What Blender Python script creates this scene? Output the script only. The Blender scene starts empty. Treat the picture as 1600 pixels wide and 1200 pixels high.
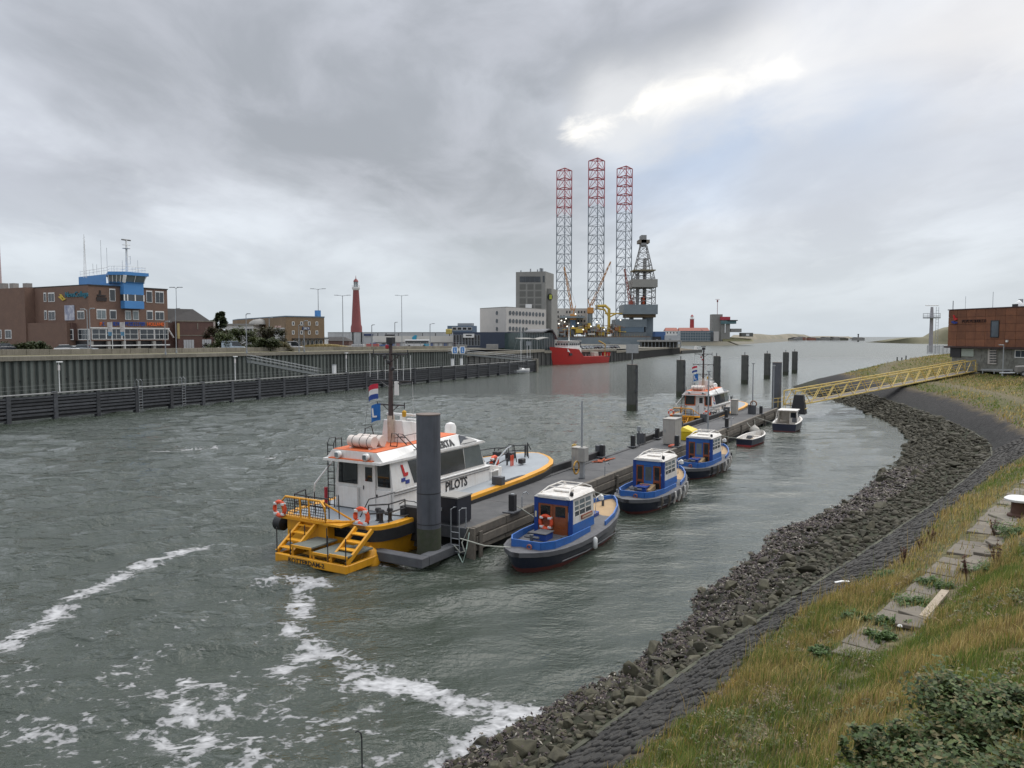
import bpy, bmesh, math, random
import numpy as np
from mathutils import Vector, Matrix, noise as mnoise

random.seed(7)
RNG = np.random.default_rng(7)
R = math.radians
SC = bpy.context.scene
COL = SC.collection

# ------------------------------------------------------------------ camera
F, CAMH = 1209.0, 11.0                      # focal length in photo pixels, eye height above the water
PITCH = math.atan(75 / F)
cam_d = bpy.data.cameras.new('camera')
cam = bpy.data.objects.new('camera', cam_d)
COL.objects.link(cam)
cam.location = (0, 0, CAMH)
cam.rotation_euler = (R(90) - PITCH, 0, 0)
cam_d.sensor_width = 36
cam_d.lens = F / 1600 * 36
cam_d.clip_start = 0.1
cam_d.clip_end = 20000
SC.camera = cam
SC.render.resolution_x, SC.render.resolution_y = 1024, 768


def ray(px, py):
    a, b = (px - 800) / F, -(py - 600) / F
    c, s = math.cos(PITCH), math.sin(PITCH)
    return np.array([a, c + b * s, -s + b * c])


def P(px, py, z=0.0):                       # survey: where a sight line meets level z
    r = ray(px, py)
    return np.array([0, 0, CAMH]) + r * ((z - CAMH) / r[2])


def D(px, py, d):                           # survey: point on a sight line at distance d
    r = ray(px, py)
    return np.array([0, 0, CAMH]) + r * (d / r[1])


# ------------------------------------------------------------------ exposure, sky, sun
SC.view_settings.view_transform = 'Standard'
SC.view_settings.look = 'None'
SC.view_settings.exposure = 0.68
SC.view_settings.gamma = 1.0
SC.view_settings.use_curve_mapping = False
SC.cycles.max_bounces = 6
SC.cycles.diffuse_bounces = 3
SC.cycles.glossy_bounces = 4
SC.cycles.use_denoising = True
SUN_EL, SUN_AZ = R(55), R(40)               # behind the thin cloud, ahead and to the right

world = bpy.data.worlds.new('World')
SC.world = world
world.use_nodes = True


def build_sky():
    nt = world.node_tree
    nt.nodes.clear()
    N, L = nt.nodes.new, nt.links.new

    def val(x):
        return x

    def math_(op, a, b=None, clamp=False):
        n = N('ShaderNodeMath'); n.operation = op; n.use_clamp = clamp
        for i, x in enumerate((a, b)):
            if x is None: continue
            if isinstance(x, (int, float)): n.inputs[i].default_value = x
            else: L(x, n.inputs[i])
        return n.outputs[0]

    def smooth(x, lo, hi):
        n = N('ShaderNodeMapRange'); n.interpolation_type = 'SMOOTHSTEP'
        n.inputs[1].default_value = lo; n.inputs[2].default_value = hi
        n.inputs[3].default_value = 0.0 if lo < hi else 1.0
        n.inputs[4].default_value = 1.0 if lo < hi else 0.0
        if lo > hi:
            n.inputs[1].default_value, n.inputs[2].default_value = hi, lo
        L(x, n.inputs[0])
        return n.outputs[0]

    def mix(f, a, b):
        n = N('ShaderNodeMix'); n.data_type = 'RGBA'
        if isinstance(f, (int, float)): n.inputs[0].default_value = f
        else: L(f, n.inputs[0])
        for i, x in ((6, a), (7, b)):
            if isinstance(x, tuple): n.inputs[i].default_value = (*x, 1)
            else: L(x, n.inputs[i])
        return n.outputs[2]

    tc = N('ShaderNodeTexCoord')
    sep = N('ShaderNodeSeparateXYZ'); L(tc.outputs['Generated'], sep.inputs[0])
    x, y, z = sep.outputs
    az = math_('ARCTAN2', x, y)
    el = math_('ARCSINE', z)
    # cloud deck coordinates: direction projected on a level layer
    zz = math_('ADD', math_('MAXIMUM', z, 0.0), 0.16)
    cx, cy = math_('DIVIDE', x, zz), math_('DIVIDE', y, zz)
    comb = N('ShaderNodeCombineXYZ'); L(cx, comb.inputs[0]); L(cy, comb.inputs[1])

    def noise(scale, det, dist=0.0, off=0.0, rough=0.55):
        mp = N('ShaderNodeMapping'); L(comb.outputs[0], mp.inputs[0])
        mp.inputs['Location'].default_value = (off, off * 1.7, off * 0.3)
        mp.inputs['Rotation'].default_value = (0, 0, R(28))
        mp.inputs['Scale'].default_value = (1.0, 0.62, 1)
        n = N('ShaderNodeTexNoise'); L(mp.outputs[0], n.inputs['Vector'])
        n.inputs['Scale'].default_value = scale; n.inputs['Detail'].default_value = det
        n.inputs['Roughness'].default_value = rough; n.inputs['Distortion'].default_value = dist
        return n.outputs['Fac']
    n1, n2, n2b = noise(1.1, 6, 0.3, 3.1), noise(2.6, 7, 0.4, 11.3), noise(5.0, 8, 0.5, 17.0, 0.6)

    def capsule(p0, p1, jitter, jamt):
        # angular distance to a streak of cloud running from p0 to p1 (azimuth, elevation)
        r0, r1 = ray(*p0), ray(*p1)
        a0 = (math.atan2(r0[0], r0[1]), math.asin(r0[2] / np.linalg.norm(r0)))
        a1 = (math.atan2(r1[0], r1[1]), math.asin(r1[2] / np.linalg.norm(r1)))
        dx, dy = a1[0] - a0[0], a1[1] - a0[1]
        ll = dx * dx + dy * dy
        qx, qy = math_('SUBTRACT', az, a0[0]), math_('SUBTRACT', el, a0[1])
        t = math_('DIVIDE', math_('ADD', math_('MULTIPLY', qx, dx), math_('MULTIPLY', qy, dy)), ll, True)
        ex = math_('SUBTRACT', qx, math_('MULTIPLY', t, dx))
        ey = math_('SUBTRACT', qy, math_('MULTIPLY', t, dy))
        d = math_('SQRT', math_('ADD', math_('MULTIPLY', ex, ex), math_('MULTIPLY', ey, ey)))
        return math_('ADD', d, math_('MULTIPLY', math_('SUBTRACT', jitter, 0.5), jamt))

    sky = N('ShaderNodeTexSky'); sky.sky_type = 'NISHITA'; sky.sun_disc = False
    sky.sun_elevation = SUN_EL; sky.sun_rotation = SUN_AZ
    sky.air_density = 1.2; sky.dust_density = 3.0
    K = 9.2                                    # Background strength is 0.1

    def c(r, g, b): return (r * K, g * K, b * K)
    light, mid, dark = c(.60, .63, .68), c(.395, .413, .46), c(.25, .263, .285)
    blue, horizon, glare = c(.33, .41, .54), c(.44, .49, .53), c(.84, .81, .75)
    col = mix(smooth(n1, 0.36, 0.66), mid, light)
    col = mix(math_('MULTIPLY', smooth(n2b, 0.50, 0.75), 0.22), col, c(.36, .37, .40))
    col = mix(math_('MULTIPLY', smooth(n2b, 0.46, 0.26), 0.22), col, c(.66, .68, .70))
    col = mix(math_('MULTIPLY', smooth(n2, 0.48, 0.7), 0.45), col, mid)
    # blue-grey thin patch below the slit
    col = mix(math_('MULTIPLY', smooth(capsule((1000, 250), (1330, 165), n2, 0.10), 0.13, 0.0), 0.75), col, blue)
    # heavy grey mass from the upper left to the middle
    m1 = smooth(capsule((270, 30), (740, 245), n1, 0.30), 0.27, 0.05)
    m2 = smooth(capsule((640, 60), (1060, 45), n2, 0.20), 0.17, 0.02)
    m3 = smooth(capsule((1230, 250), (1560, 250), n2, 0.16), 0.10, 0.0)
    col = mix(math_('MULTIPLY', math_('MAXIMUM', m1, m2), 0.92), col, mix(smooth(n2, 0.36, 0.68), dark, c(.36, .372, .405)))
    col = mix(math_('MULTIPLY', m3, 0.6), col, c(.40, .42, .46))
    # the bright slit where the sun stands behind the cloud edge
    g1 = smooth(capsule((985, 165), (1235, 103), n2b, 0.12), 0.026, -0.040)
    g2 = smooth(capsule((900, 212), (1000, 160), n2b, 0.12), 0.020, -0.022)
    g3 = smooth(capsule((1240, 100), (1700, 20), n2, 0.14), 0.11, -0.02)
    g4 = smooth(capsule((960, 185), (1260, 100), n2, 0.14), 0.085, -0.01)
    col = mix(math_('MULTIPLY', g3, 0.75), col, c(.63, .615, .60))
    col = mix(math_('MULTIPLY', g4, 0.7), col, c(.66, .66, .66))
    col = mix(math_('MULTIPLY', math_('MAXIMUM', g1, g2), 0.95), col, glare)
    # paler band towards the horizon
    col = mix(math_('MULTIPLY', smooth(el, 0.20, 0.0), 0.85), col, horizon)
    # an overcast sky grows brighter towards the zenith
    gain = math_('ADD', 1.0, math_('MULTIPLY', smooth(el, R(18), R(80)), 1.5))
    sc_ = N('ShaderNodeVectorMath'); sc_.operation = 'SCALE'; L(col, sc_.inputs[0]); L(gain, sc_.inputs['Scale'])
    col = mix(0.93, sky.outputs[0], sc_.outputs[0])
    bg = N('ShaderNodeBackground'); bg.inputs[1].default_value = 0.1
    L(col, bg.inputs[0])
    out = N('ShaderNodeOutputWorld'); L(bg.outputs[0], out.inputs[0])


build_sky()
sun_d = bpy.data.lights.new('sun', 'SUN')
sun_d.energy = 1.5
sun_d.angle = R(60)
sun_d.color = (1.0, 0.96, 0.9)
sun = bpy.data.objects.new('sun', sun_d)
COL.objects.link(sun)
sun.rotation_euler = (R(90) - SUN_EL, 0, -SUN_AZ + R(180))
sd = Vector((math.sin(SUN_AZ) * math.cos(SUN_EL), math.cos(SUN_AZ) * math.cos(SUN_EL), math.sin(SUN_EL)))
sun.rotation_euler = sd.to_track_quat('Z', 'Y').to_euler()

# ------------------------------------------------------------------ materials
MATS = {}


def mat(name, c1, c2=None, scale=3.0, rough=0.7, bump=0.0, bscale=None, metal=0.0, rnd=0.0, streak=0.0, streak_c=None,
        spec=0.5, coat=0.0, detail=5):
    """weathered surface: two tones of the real colour mixed by noise, optional rain streaks and relief"""
    if name in MATS: return MATS[name]
    m = bpy.data.materials.new(name); m.use_nodes = True
    nt = m.node_tree; N, L = nt.nodes.new, nt.links.new
    b = nt.nodes['Principled BSDF']
    b.inputs['Roughness'].default_value = rough
    b.inputs['Metallic'].default_value = metal
    b.inputs['Specular IOR Level'].default_value = spec
    b.inputs['Coat Weight'].default_value = coat
    tc = N('ShaderNodeTexCoord')
    n = N('ShaderNodeTexNoise'); n.inputs['Scale'].default_value = scale; n.inputs['Detail'].default_value = detail
    n.inputs['Roughness'].default_value = 0.65
    L(tc.outputs['Object'], n.inputs['Vector'])
    rp = N('ShaderNodeMapRange'); rp.inputs[1].default_value = 0.3; rp.inputs[2].default_value = 0.7
    L(n.outputs['Fac'], rp.inputs[0])
    mx = N('ShaderNodeMix'); mx.data_type = 'RGBA'
    L(rp.outputs[0], mx.inputs[0])
    mx.inputs[6].default_value = (*c1, 1); mx.inputs[7].default_value = (*(c2 or tuple(x * 0.82 for x in c1)), 1)
    out = mx.outputs[2]
    if streak:
        mp = N('ShaderNodeMapping'); L(tc.outputs['Object'], mp.inputs[0]); mp.inputs['Scale'].default_value = (4, 4, 0.25)
        n2 = N('ShaderNodeTexNoise'); n2.inputs['Scale'].default_value = 1.6; n2.inputs['Detail'].default_value = 4
        L(mp.outputs[0], n2.inputs['Vector'])
        r2 = N('ShaderNodeMapRange'); r2.inputs[1].default_value = 0.5; r2.inputs[2].default_value = 0.72
        r2.inputs[4].default_value = streak
        L(n2.outputs['Fac'], r2.inputs[0])
        m2 = N('ShaderNodeMix'); m2.data_type = 'RGBA'
        L(r2.outputs[0], m2.inputs[0]); L(out, m2.inputs[6])
        m2.inputs[7].default_value = (*(streak_c or (0.12, 0.08, 0.05)), 1)
        out = m2.outputs[2]
    if rnd:
        oi = N('ShaderNodeObjectInfo')
        r3 = N('ShaderNodeMapRange'); r3.inputs[3].default_value = 1 - rnd; r3.inputs[4].default_value = 1 + rnd
        L(oi.outputs['Random'], r3.inputs[0])
        v = N('ShaderNodeVectorMath'); v.operation = 'SCALE'
        L(out, v.inputs[0]); L(r3.outputs[0], v.inputs['Scale'])
        out = v.outputs[0]
    L(out, b.inputs['Base Color'])
    if bump:
        nb = N('ShaderNodeTexNoise'); nb.inputs['Scale'].default_value = bscale or scale * 5; nb.inputs['Detail'].default_value = 4
        L(tc.outputs['Object'], nb.inputs['Vector'])
        bp = N('ShaderNodeBump'); bp.inputs['Strength'].default_value = bump; bp.inputs['Distance'].default_value = 0.03
        L(nb.outputs['Fac'], bp.inputs['Height']); L(bp.outputs[0], b.inputs['Normal'])
    MATS[name] = m
    return m


def brick_mat(name, c1, c2, mortar, scale=1.0, axis_rot=0.0):
    if name in MATS: return MATS[name]
    m = mat(name, c1, c2, 0.6, 0.85)
    nt = m.node_tree; N, L = nt.nodes.new, nt.links.new
    b = nt.nodes['Principled BSDF']
    tc = N('ShaderNodeTexCoord')
    sp = N('ShaderNodeSeparateXYZ'); L(tc.outputs['Object'], sp.inputs[0])
    ad = N('ShaderNodeMath'); L(sp.outputs[0], ad.inputs[0]); L(sp.outputs[1], ad.inputs[1])
    cb = N('ShaderNodeCombineXYZ'); L(ad.outputs[0], cb.inputs[0]); L(sp.outputs[2], cb.inputs[1])
    br = N('ShaderNodeTexBrick'); L(cb.outputs[0], br.inputs['Vector'])
    br.inputs['Scale'].default_value = 4.0 * scale
    br.inputs['Mortar Size'].default_value = 0.015
    br.inputs['Color1'].default_value = (1, 1, 1, 1); br.inputs['Color2'].default_value = (.72, .72, .72, 1)
    br.inputs['Mortar'].default_value = (*mortar, 1)
    mx = N('ShaderNodeMix'); mx.data_type = 'RGBA'; mx.blend_type = 'MULTIPLY'; mx.inputs[0].default_value = 0.8
    src = b.inputs['Base Color'].links[0].from_socket
    L(src, mx.inputs[6]); L(br.outputs[0], mx.inputs[7]); L(mx.outputs[2], b.inputs['Base Color'])
    return m


def glass(name, c=(0.02, 0.025, 0.03), rough=0.06):
    if name in MATS: return MATS[name]
    m = mat(name, c, tuple(x * 1.8 for x in c), 0.7, rough, rnd=0.3)
    m.node_tree.nodes['Principled BSDF'].inputs['Specular IOR Level'].default_value = 0.7
    return m


# ------------------------------------------------------------------ mesh builder
class MB:
    def __init__(s): s.v, s.f = [], []

    def add(s, vs, fs):
        o = len(s.v)
        s.v += [tuple(map(float, v)) for v in vs]
        s.f += [tuple(i + o for i in f) for f in fs]
        return s

    def box(s, lo, hi):
        x0, y0, z0 = lo; x1, y1, z1 = hi
        return s.add([(x0, y0, z0), (x1, y0, z0), (x1, y1, z0), (x0, y1, z0), (x0, y0, z1), (x1, y0, z1), (x1, y1, z1), (x0, y1, z1)],
                     [(3, 2, 1, 0), (4, 5, 6, 7), (0, 1, 5, 4), (1, 2, 6, 5), (2, 3, 7, 6), (3, 0, 4, 7)])

    def cbox(s, c, size, rz=0.0):
        hx, hy, hz = size[0] / 2, size[1] / 2, size[2] / 2
        ca, sa = math.cos(rz), math.sin(rz)
        vs = []
        for z in (-hz, hz):
            for x, y in ((-hx, -hy), (hx, -hy), (hx, hy), (-hx, hy)):
                vs.append((c[0] + x * ca - y * sa, c[1] + x * sa + y * ca, c[2] + z))
        return s.add(vs, [(3, 2, 1, 0), (4, 5, 6, 7), (0, 1, 5, 4), (1, 2, 6, 5), (2, 3, 7, 6), (3, 0, 4, 7)])

    def prism(s, poly, z0, z1):
        n = len(poly)
        vs = [(p[0], p[1], z0) for p in poly] + [(p[0], p[1], z1) for p in poly]
        return s.add(vs, [tuple(range(n - 1, -1, -1)), tuple(range(n, 2 * n))] + [(i, (i + 1) % n, n + (i + 1) % n, n + i) for i in range(n)])

    def extr(s, poly, a, b):
        """polygon of 3D points extruded by vectors a..b"""
        n = len(poly)
        vs = [tuple(np.add(p, a)) for p in poly] + [tuple(np.add(p, b)) for p in poly]
        return s.add(vs, [tuple(range(n - 1, -1, -1)), tuple(range(n, 2 * n))] + [(i, (i + 1) % n, n + (i + 1) % n, n + i) for i in range(n)])

    def loft(s, secs, cap=True, closed=True):
        n = len(secs[0]); vs = [p for q in secs for p in q]; fs = []
        m = n if closed else n - 1
        for k in range(len(secs) - 1):
            for i in range(m):
                j = (i + 1) % n
                fs.append((k * n + i, k * n + j, (k + 1) * n + j, (k + 1) * n + i))
        if cap and closed:
            fs.append(tuple(range(n - 1, -1, -1))); fs.append(tuple(range((len(secs) - 1) * n, len(secs) * n)))
        return s.add(vs, fs)

    def tube(s, pts, r, n=6, closed=False):
        pts = [Vector(p) for p in pts]
        secs = []
        for i, p in enumerate(pts):
            if closed: t = pts[(i + 1) % len(pts)] - pts[i - 1]
            else: t = pts[min(i + 1, len(pts) - 1)] - pts[max(i - 1, 0)]
            t = t.normalized() if t.length > 1e-9 else Vector((0, 0, 1))
            up = Vector((0, 0, 1)) if abs(t.z) < 0.95 else Vector((1, 0, 0))
            a = t.cross(up).normalized(); b = a.cross(t)
            rr = r[i] if isinstance(r, (list, tuple)) else r
            secs.append([tuple(p + (a * math.cos(2 * math.pi * k / n) + b * math.sin(2 * math.pi * k / n)) * rr) for k in range(n)])
        if closed: secs.append(secs[0]); return s.loft(secs, cap=False)
        return s.loft(secs)

    def bar(s, p, q, w, h=None):
        return s.tube([p, q], w * 0.7071, 4) if h is None else s._bar(p, q, w, h)

    def _bar(s, p, q, w, h):
        p, q = Vector(p), Vector(q); t = (q - p).normalized()
        up = Vector((0, 0, 1)) if abs(t.z) < 0.98 else Vector((1, 0, 0))
        a = t.cross(up).normalized(); b = a.cross(t).normalized()
        c = lambda o: [tuple(o + a * (x * w / 2) + b * (y * h / 2)) for x, y in ((-1, -1), (1, -1), (1, 1), (-1, 1))]
        return s.loft([c(p), c(q)])

    def cyl(s, c, r, h, n=16, r2=None):
        r2 = r if r2 is None else r2
        a = [2 * math.pi * k / n for k in range(n)]
        return s.loft([[(c[0] + r * math.cos(t), c[1] + r * math.sin(t), c[2]) for t in a],
                       [(c[0] + r2 * math.cos(t), c[1] + r2 * math.sin(t), c[2] + h) for t in a]])

    def lathe(s, prof, c=(0, 0, 0), n=16):
        a = [2 * math.pi * k / n for k in range(n)]
        return s.loft([[(c[0] + r * math.cos(t), c[1] + r * math.sin(t), c[2] + z) for t in a] for r, z in prof])

    def torus(s, c, r, r2, axis='z', n=20, m=8):
        pts = []
        for k in range(n):
            t = 2 * math.pi * k / n
            u, w = r * math.cos(t), r * math.sin(t)
            pts.append({'z': (c[0] + u, c[1] + w, c[2]), 'y': (c[0] + u, c[1], c[2] + w), 'x': (c[0], c[1] + u, c[2] + w)}[axis])
        return s.tube(pts, r2, m, True)

    def mesh(s, name, m, smooth=False):
        me = bpy.data.meshes.new(name)
        me.from_pydata(s.v, [], s.f); me.update()
        if m: me.materials.append(m)
        if smooth: me.polygons.foreach_set('use_smooth', [True] * len(me.polygons))
        return me

    def build(s, name, m, parent=None, smooth=False, bevel=0.0, fix=True):
        me = s.mesh(name, m, smooth)
        if fix or bevel:
            bm = bmesh.new(); bm.from_mesh(me)
            if bevel:
                bmesh.ops.bevel(bm, geom=[e for e in bm.edges if len(e.link_faces) == 2 and e.calc_face_angle(0) > 0.6], offset=bevel, segments=1, affect='EDGES')
            bmesh.ops.recalc_face_normals(bm, faces=bm.faces)
            bm.to_mesh(me); bm.free()
        if smooth:
            try: me.set_sharp_from_angle(angle=R(40))
            except Exception: pass
        return link(name, me, parent)


def link(name, me, parent=None, loc=None, rot=None):
    o = bpy.data.objects.new(name, me); COL.objects.link(o)
    if parent: o.parent = parent
    if loc is not None: o.location = loc
    if rot is not None: o.rotation_euler = rot
    return o


def tag(o, label, cat, group=None, kind=None):
    if label: o['label'] = label
    if cat: o['category'] = cat
    if group: o['group'] = group
    if kind: o['kind'] = kind
    return o


def thing(name, label, cat, loc=(0, 0, 0), rz=0.0, group=None):
    o = bpy.data.objects.new(name, None); COL.objects.link(o)
    o.location = loc; o.rotation_euler = (0, 0, rz); o.empty_display_size = 0.3
    return tag(o, label, cat, group)


def struct(o, label=None):
    o['kind'] = 'structure'
    if label: o['label'] = label
    return o


def kids(o): return [c for c in COL.objects if c.parent == o]


def copy_tree(o, parent=None, **kw):
    ch = {}
    for c in COL.objects:
        if c.parent: ch.setdefault(c.parent.name, []).append(c)

    def rec(src, par):
        c = src.copy(); COL.objects.link(c); c.parent = par
        for k in ch.get(src.name, []): rec(k, c)
        return c
    return rec(o, parent)


def text_part(txt, size, m, parent, mat4, name='lettering', extrude=0.01, sx=1.0, align='LEFT', bold=0.022):
    cu = bpy.data.curves.new('t', 'FONT'); cu.body = txt; cu.size = size; cu.extrude = extrude; cu.align_x = align
    cu.resolution_u = 2; cu.offset = bold * size
    to = bpy.data.objects.new('t', cu); COL.objects.link(to)
    dg = bpy.context.evaluated_depsgraph_get()
    me = bpy.data.meshes.new_from_object(to.evaluated_get(dg))
    bpy.data.objects.remove(to); bpy.data.curves.remove(cu)
    me.transform(Matrix.Diagonal((sx, 1, 1, 1))); me.transform(mat4)
    me.materials.clear(); me.materials.append(m)
    me.name = name
    return link(name, me, parent)


def frame_mat(o, xdir, ydir):
    x = Vector(xdir).normalized(); y = Vector(ydir).normalized(); z = x.cross(y).normalized(); y = z.cross(x)
    m = Matrix((x, y, z)).transposed().to_4x4(); m.translation = Vector(o)
    return m


class Fac:
    """a vertical facade through two surveyed points; local x runs along it, y inwards, z is height"""
    def __init__(s, px0, d0, px1, d1, z0):
        a, b = D(px0, 525, d0)[:2], D(px1, 525, d1)[:2]
        s.o = a; s.z0 = z0; s.t = (b - a) / np.linalg.norm(b - a); s.len = float(np.linalg.norm(b - a))
        s.n = np.array([-s.t[1], s.t[0]]); s.rz = math.atan2(s.t[1], s.t[0])

    def hit(s, px, py, off=0.0):
        r = ray(px, py); k = (s.o @ s.n + off) / (r[:2] @ s.n); p = r * k
        return float((p[:2] - s.o) @ s.t), CAMH + float(p[2]) - s.z0

    def rect(s, x0, y0, x1, y1, off=0.0):
        xm, ym = (x0 + x1) / 2, (y0 + y1) / 2
        a, b = s.hit(x0, ym, off)[0], s.hit(x1, ym, off)[0]
        t, u = s.hit(xm, y0, off)[1], s.hit(xm, y1, off)[1]
        return min(a, b), max(a, b), min(t, u), max(t, u)

    @property
    def loc(s): return (s.o[0], s.o[1], s.z0)


M_WHITE = mat('white_frame_paint', (.72, .72, .70), (.62, .62, .6), 2, .55)
M_GLASS = glass('window_glass', (.025, .03, .035))
M_GLASSL = glass('pale_window_glass', (.10, .12, .125), .1)


def window(par, fac, rc, cols=1, rows=1, gm=None, fm=None, fw=0.09, off=0.0, mull=0.05, head=0.0):
    """a window in a facade: a frame with glazing bars standing a little proud, and its pane"""
    x0, x1, z0, z1 = fac.rect(*rc, off)
    y = off
    b = MB()
    b.box((x0 - fw, y - .07, z0 - fw), (x1 + fw, y + .02, z0)); b.box((x0 - fw, y - .07, z1), (x1 + fw, y + .02, z1 + fw + head))
    b.box((x0 - fw, y - .07, z0), (x0, y + .02, z1)); b.box((x1, y - .07, z0), (x1 + fw, y + .02, z1))
    for i in range(1, cols):
        xx = x0 + (x1 - x0) * i / cols; b.box((xx - mull / 2, y - .06, z0), (xx + mull / 2, y + .02, z1))
    for i in range(1, rows):
        zz = z0 + (z1 - z0) * i / rows; b.box((x0, y - .055, zz - mull / 2), (x1, y + .02, zz + mull / 2))
    w = b.build('window', fm or M_WHITE, par)
    MB().box((x0, y - .03, z0), (x1, y + .015, z1)).build('pane', gm or M_GLASS, w)
    return w


def pbox(par, name, fac, rc, y0, y1, m, off=0.0, bevel=0.0, ext=None):
    """a box on the facade given by its outline, from depth y0 to y1"""
    x0, x1, z0, z1 = fac.rect(*rc, off)
    if ext is not None: z0 = ext
    return MB().box((x0, y0, z0), (x1, y1, z1)).build(name, m, par, bevel=bevel)
# ================================================================== the setting: right bank, water, far land
def poly_nearest(pts, q):
    """distance from points q (n,2) to polyline pts (m,3 with z) and the z there"""
    pts = np.asarray(pts, float)
    best = np.full(len(q), 1e9); zz = np.zeros(len(q))
    for a, b in zip(pts[:-1], pts[1:]):
        d = b[:2] - a[:2]; l2 = max(d @ d, 1e-9)
        t = np.clip(((q - a[:2]) @ d) / l2, 0, 1)
        e = q - (a[:2] + t[:, None] * d)
        dd = np.hypot(e[:, 0], e[:, 1]); k = dd < best
        best[k] = dd[k]; zz[k] = (a[2] + t * (b[2] - a[2]))[k]
    return best, zz


def inside(poly, q):
    poly = np.asarray(poly, float)[:, :2]; c = np.zeros(len(q), bool)
    x, y = q[:, 0], q[:, 1]
    for a, b in zip(poly, np.roll(poly, -1, 0)):
        if a[1] == b[1]: continue
        k = ((a[1] > y) != (b[1] > y)) & (x < (b[0] - a[0]) * (y - a[1]) / (b[1] - a[1]) + a[0])
        c ^= k
    return c


def pz(lst, z): return [tuple(P(x, y, z)) for x, y in lst]


OUT = [(420, 420), (420, -60), (-60, -60)]     # closes every rail far inland
W_ = [(-34, -24, 0), (-12, 5.6, 0)] + pz([(700, 1200), (760, 1160), (830, 1125), (900, 1085), (985, 1045), (1050, 990), (1090, 958), (1085, 935), (1140, 900),
      (1200, 850), (1215, 830), (1270, 813), (1330, 785), (1375, 750), (1412, 715), (1425, 690), (1405, 668), (1380, 655), (1340, 637), (1300, 625), (1262, 616)], 0) + \
     [(59.0, 160, 0), (61, 168, 0), (66, 174, 0), (78, 186, 0), (100, 214, 0), (130, 258, 0), (175, 320, 0), (300, 400, 0)]
C_ = [(-31, -27, 1.4), (-9.5, 3.2, 1.4)] + pz([(862, 1199), (1005, 1098), (1100, 1030), (1200, 962), (1300, 897), (1375, 847), (1450, 795), (1512, 747), (1550, 712), (1547, 695), (1520, 675)], 1.4) + \
     [(50.0, 90, 1.4), (53.6, 104, 1.4), (57.2, 120, 1.4), (59.6, 135, 1.4), (61.4, 150, 1.4), (63.0, 160, 1.6), (65.5, 166, 1.8), (70, 171, 1.8), (81, 182, 1.8), (103, 210, 1.8), (133, 254, 1.8), (178, 316, 1.8), (300, 395, 1.8)]
E_ = [(-28.8, -28.6, 2.8), (-7.3, 1.4, 2.8)] + pz([(1000, 1169), (1056, 1135), (1108, 1090), (1161, 1030), (1225, 970), (1307, 929), (1412, 869), (1470, 800), (1550, 740), (1600, 708)], 2.8) + \
     [(41.2, 61, 2.8), (46.4, 72, 2.8), (52, 86, 2.8), (56.8, 99.7, 2.9), (60.6, 118, 3.0), (63.2, 133, 3.0), (65.4, 148, 3.0), (67, 157, 3.2), (69.5, 162, 3.3), (74, 167, 3.4), (84, 178, 3.6), (107, 206, 3.8), (137, 250, 3.8), (182, 312, 3.8), (300, 390, 3.8)]
L_ = [(-26, -31, 3.5), (-4.8, -.6, 3.5), (3.6, 14, 3.45)] + pz([(1296, 1022), (1375, 959), (1461, 884), (1540, 803), (1600, 750)], 3.55) + \
     [(36.5, 47.5, 3.6), (44.5, 58, 3.6), (50.5, 71, 3.6), (55.5, 83, 3.6), (61, 98, 3.5), (65, 116, 3.5), (67.5, 132, 3.5), (69.5, 146, 3.7), (73, 154, 4.4), (80, 164, 5.4), (91, 175, 6.0), (112, 202, 6.2), (142, 246, 5.0), (186, 308, 5.0), (300, 384, 5.0)]
R_ = [(x + dx, y + dy, z + .12) for (x, y, z), (dx, dy) in zip(L_, [(.9, -.7)] * 8 + [(1.1, -.5)] * 2 + [(1.3, -.2)] * 12)] + [(300, 380, 5.1)]
R_ = R_[:len(L_)]
B_ = [(-22, -34, 6.2), (-1.2, -3.4, 6.3), (6.2, 8.6, 6.3), (12.2, 15.2, 6.2), (19.5, 22.5, 6.1), (29, 31, 6.0), (41.5, 42, 5.8), (52, 53, 5.4), (59, 68, 4.9), (64, 82, 4.8), (70, 98, 4.5), (76, 116, 4.0), (79.5, 128, 4.2), (83, 142, 4.6), (90, 152, 5.6), (105, 170, 7.2), (125, 198, 7.4), (155, 240, 5.3), (196, 300, 5.3), (300, 370, 5.3)]
T_ = [(-17, -38, 9.3), (1.5, -1.5, 9.3), (9.5, 4.5, 9.2), (17, 10.5, 9.0), (27, 17.5, 8.6), (40, 27, 8.0), (56, 38, 7.2), (70, 54, 6.2), (82, 76, 5.6), (92, 100, 5.4), (100, 130, 5.4), (120, 150, 6.0), (150, 185, 7.4), (220, 290, 5.4), (300, 350, 5.4)]
RAILS = [W_, C_, E_, L_, R_, B_, T_]
POLYS = [[p[:2] for p in r] + [(r[-1][0] + 120, r[-1][1]), (420, -60), (r[0][0], -60)] for r in RAILS]


def land(q):
    """height and zone number (0 water edge .. 6 top) of points q (n,2) on the right bank; outside: below water"""
    q = np.asarray(q, float); n = len(q)
    lev = np.full(n, -1)
    for i, p in enumerate(POLYS): lev[inside(p, q) & (lev == i - 1)] = i
    z = np.zeros(n); zone = np.zeros(n)
    dz = [poly_nearest(r, q) for r in RAILS]
    k = lev == -1
    z[k] = -np.minimum(dz[0][0][k] * 0.45, 4); zone[k] = -np.minimum(dz[0][0][k] * .2, 1)
    for i in range(len(RAILS) - 1):
        k = lev == i
        a, b = dz[i][0][k], dz[i + 1][0][k]; t = a / np.maximum(a + b, 1e-6)
        z[k] = dz[i][1][k] * (1 - t) + dz[i + 1][1][k] * t; zone[k] = i + t
    k = lev == len(RAILS) - 1
    z[k] = dz[-1][1][k]; zone[k] = len(RAILS) - 1
    return z, zone


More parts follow.
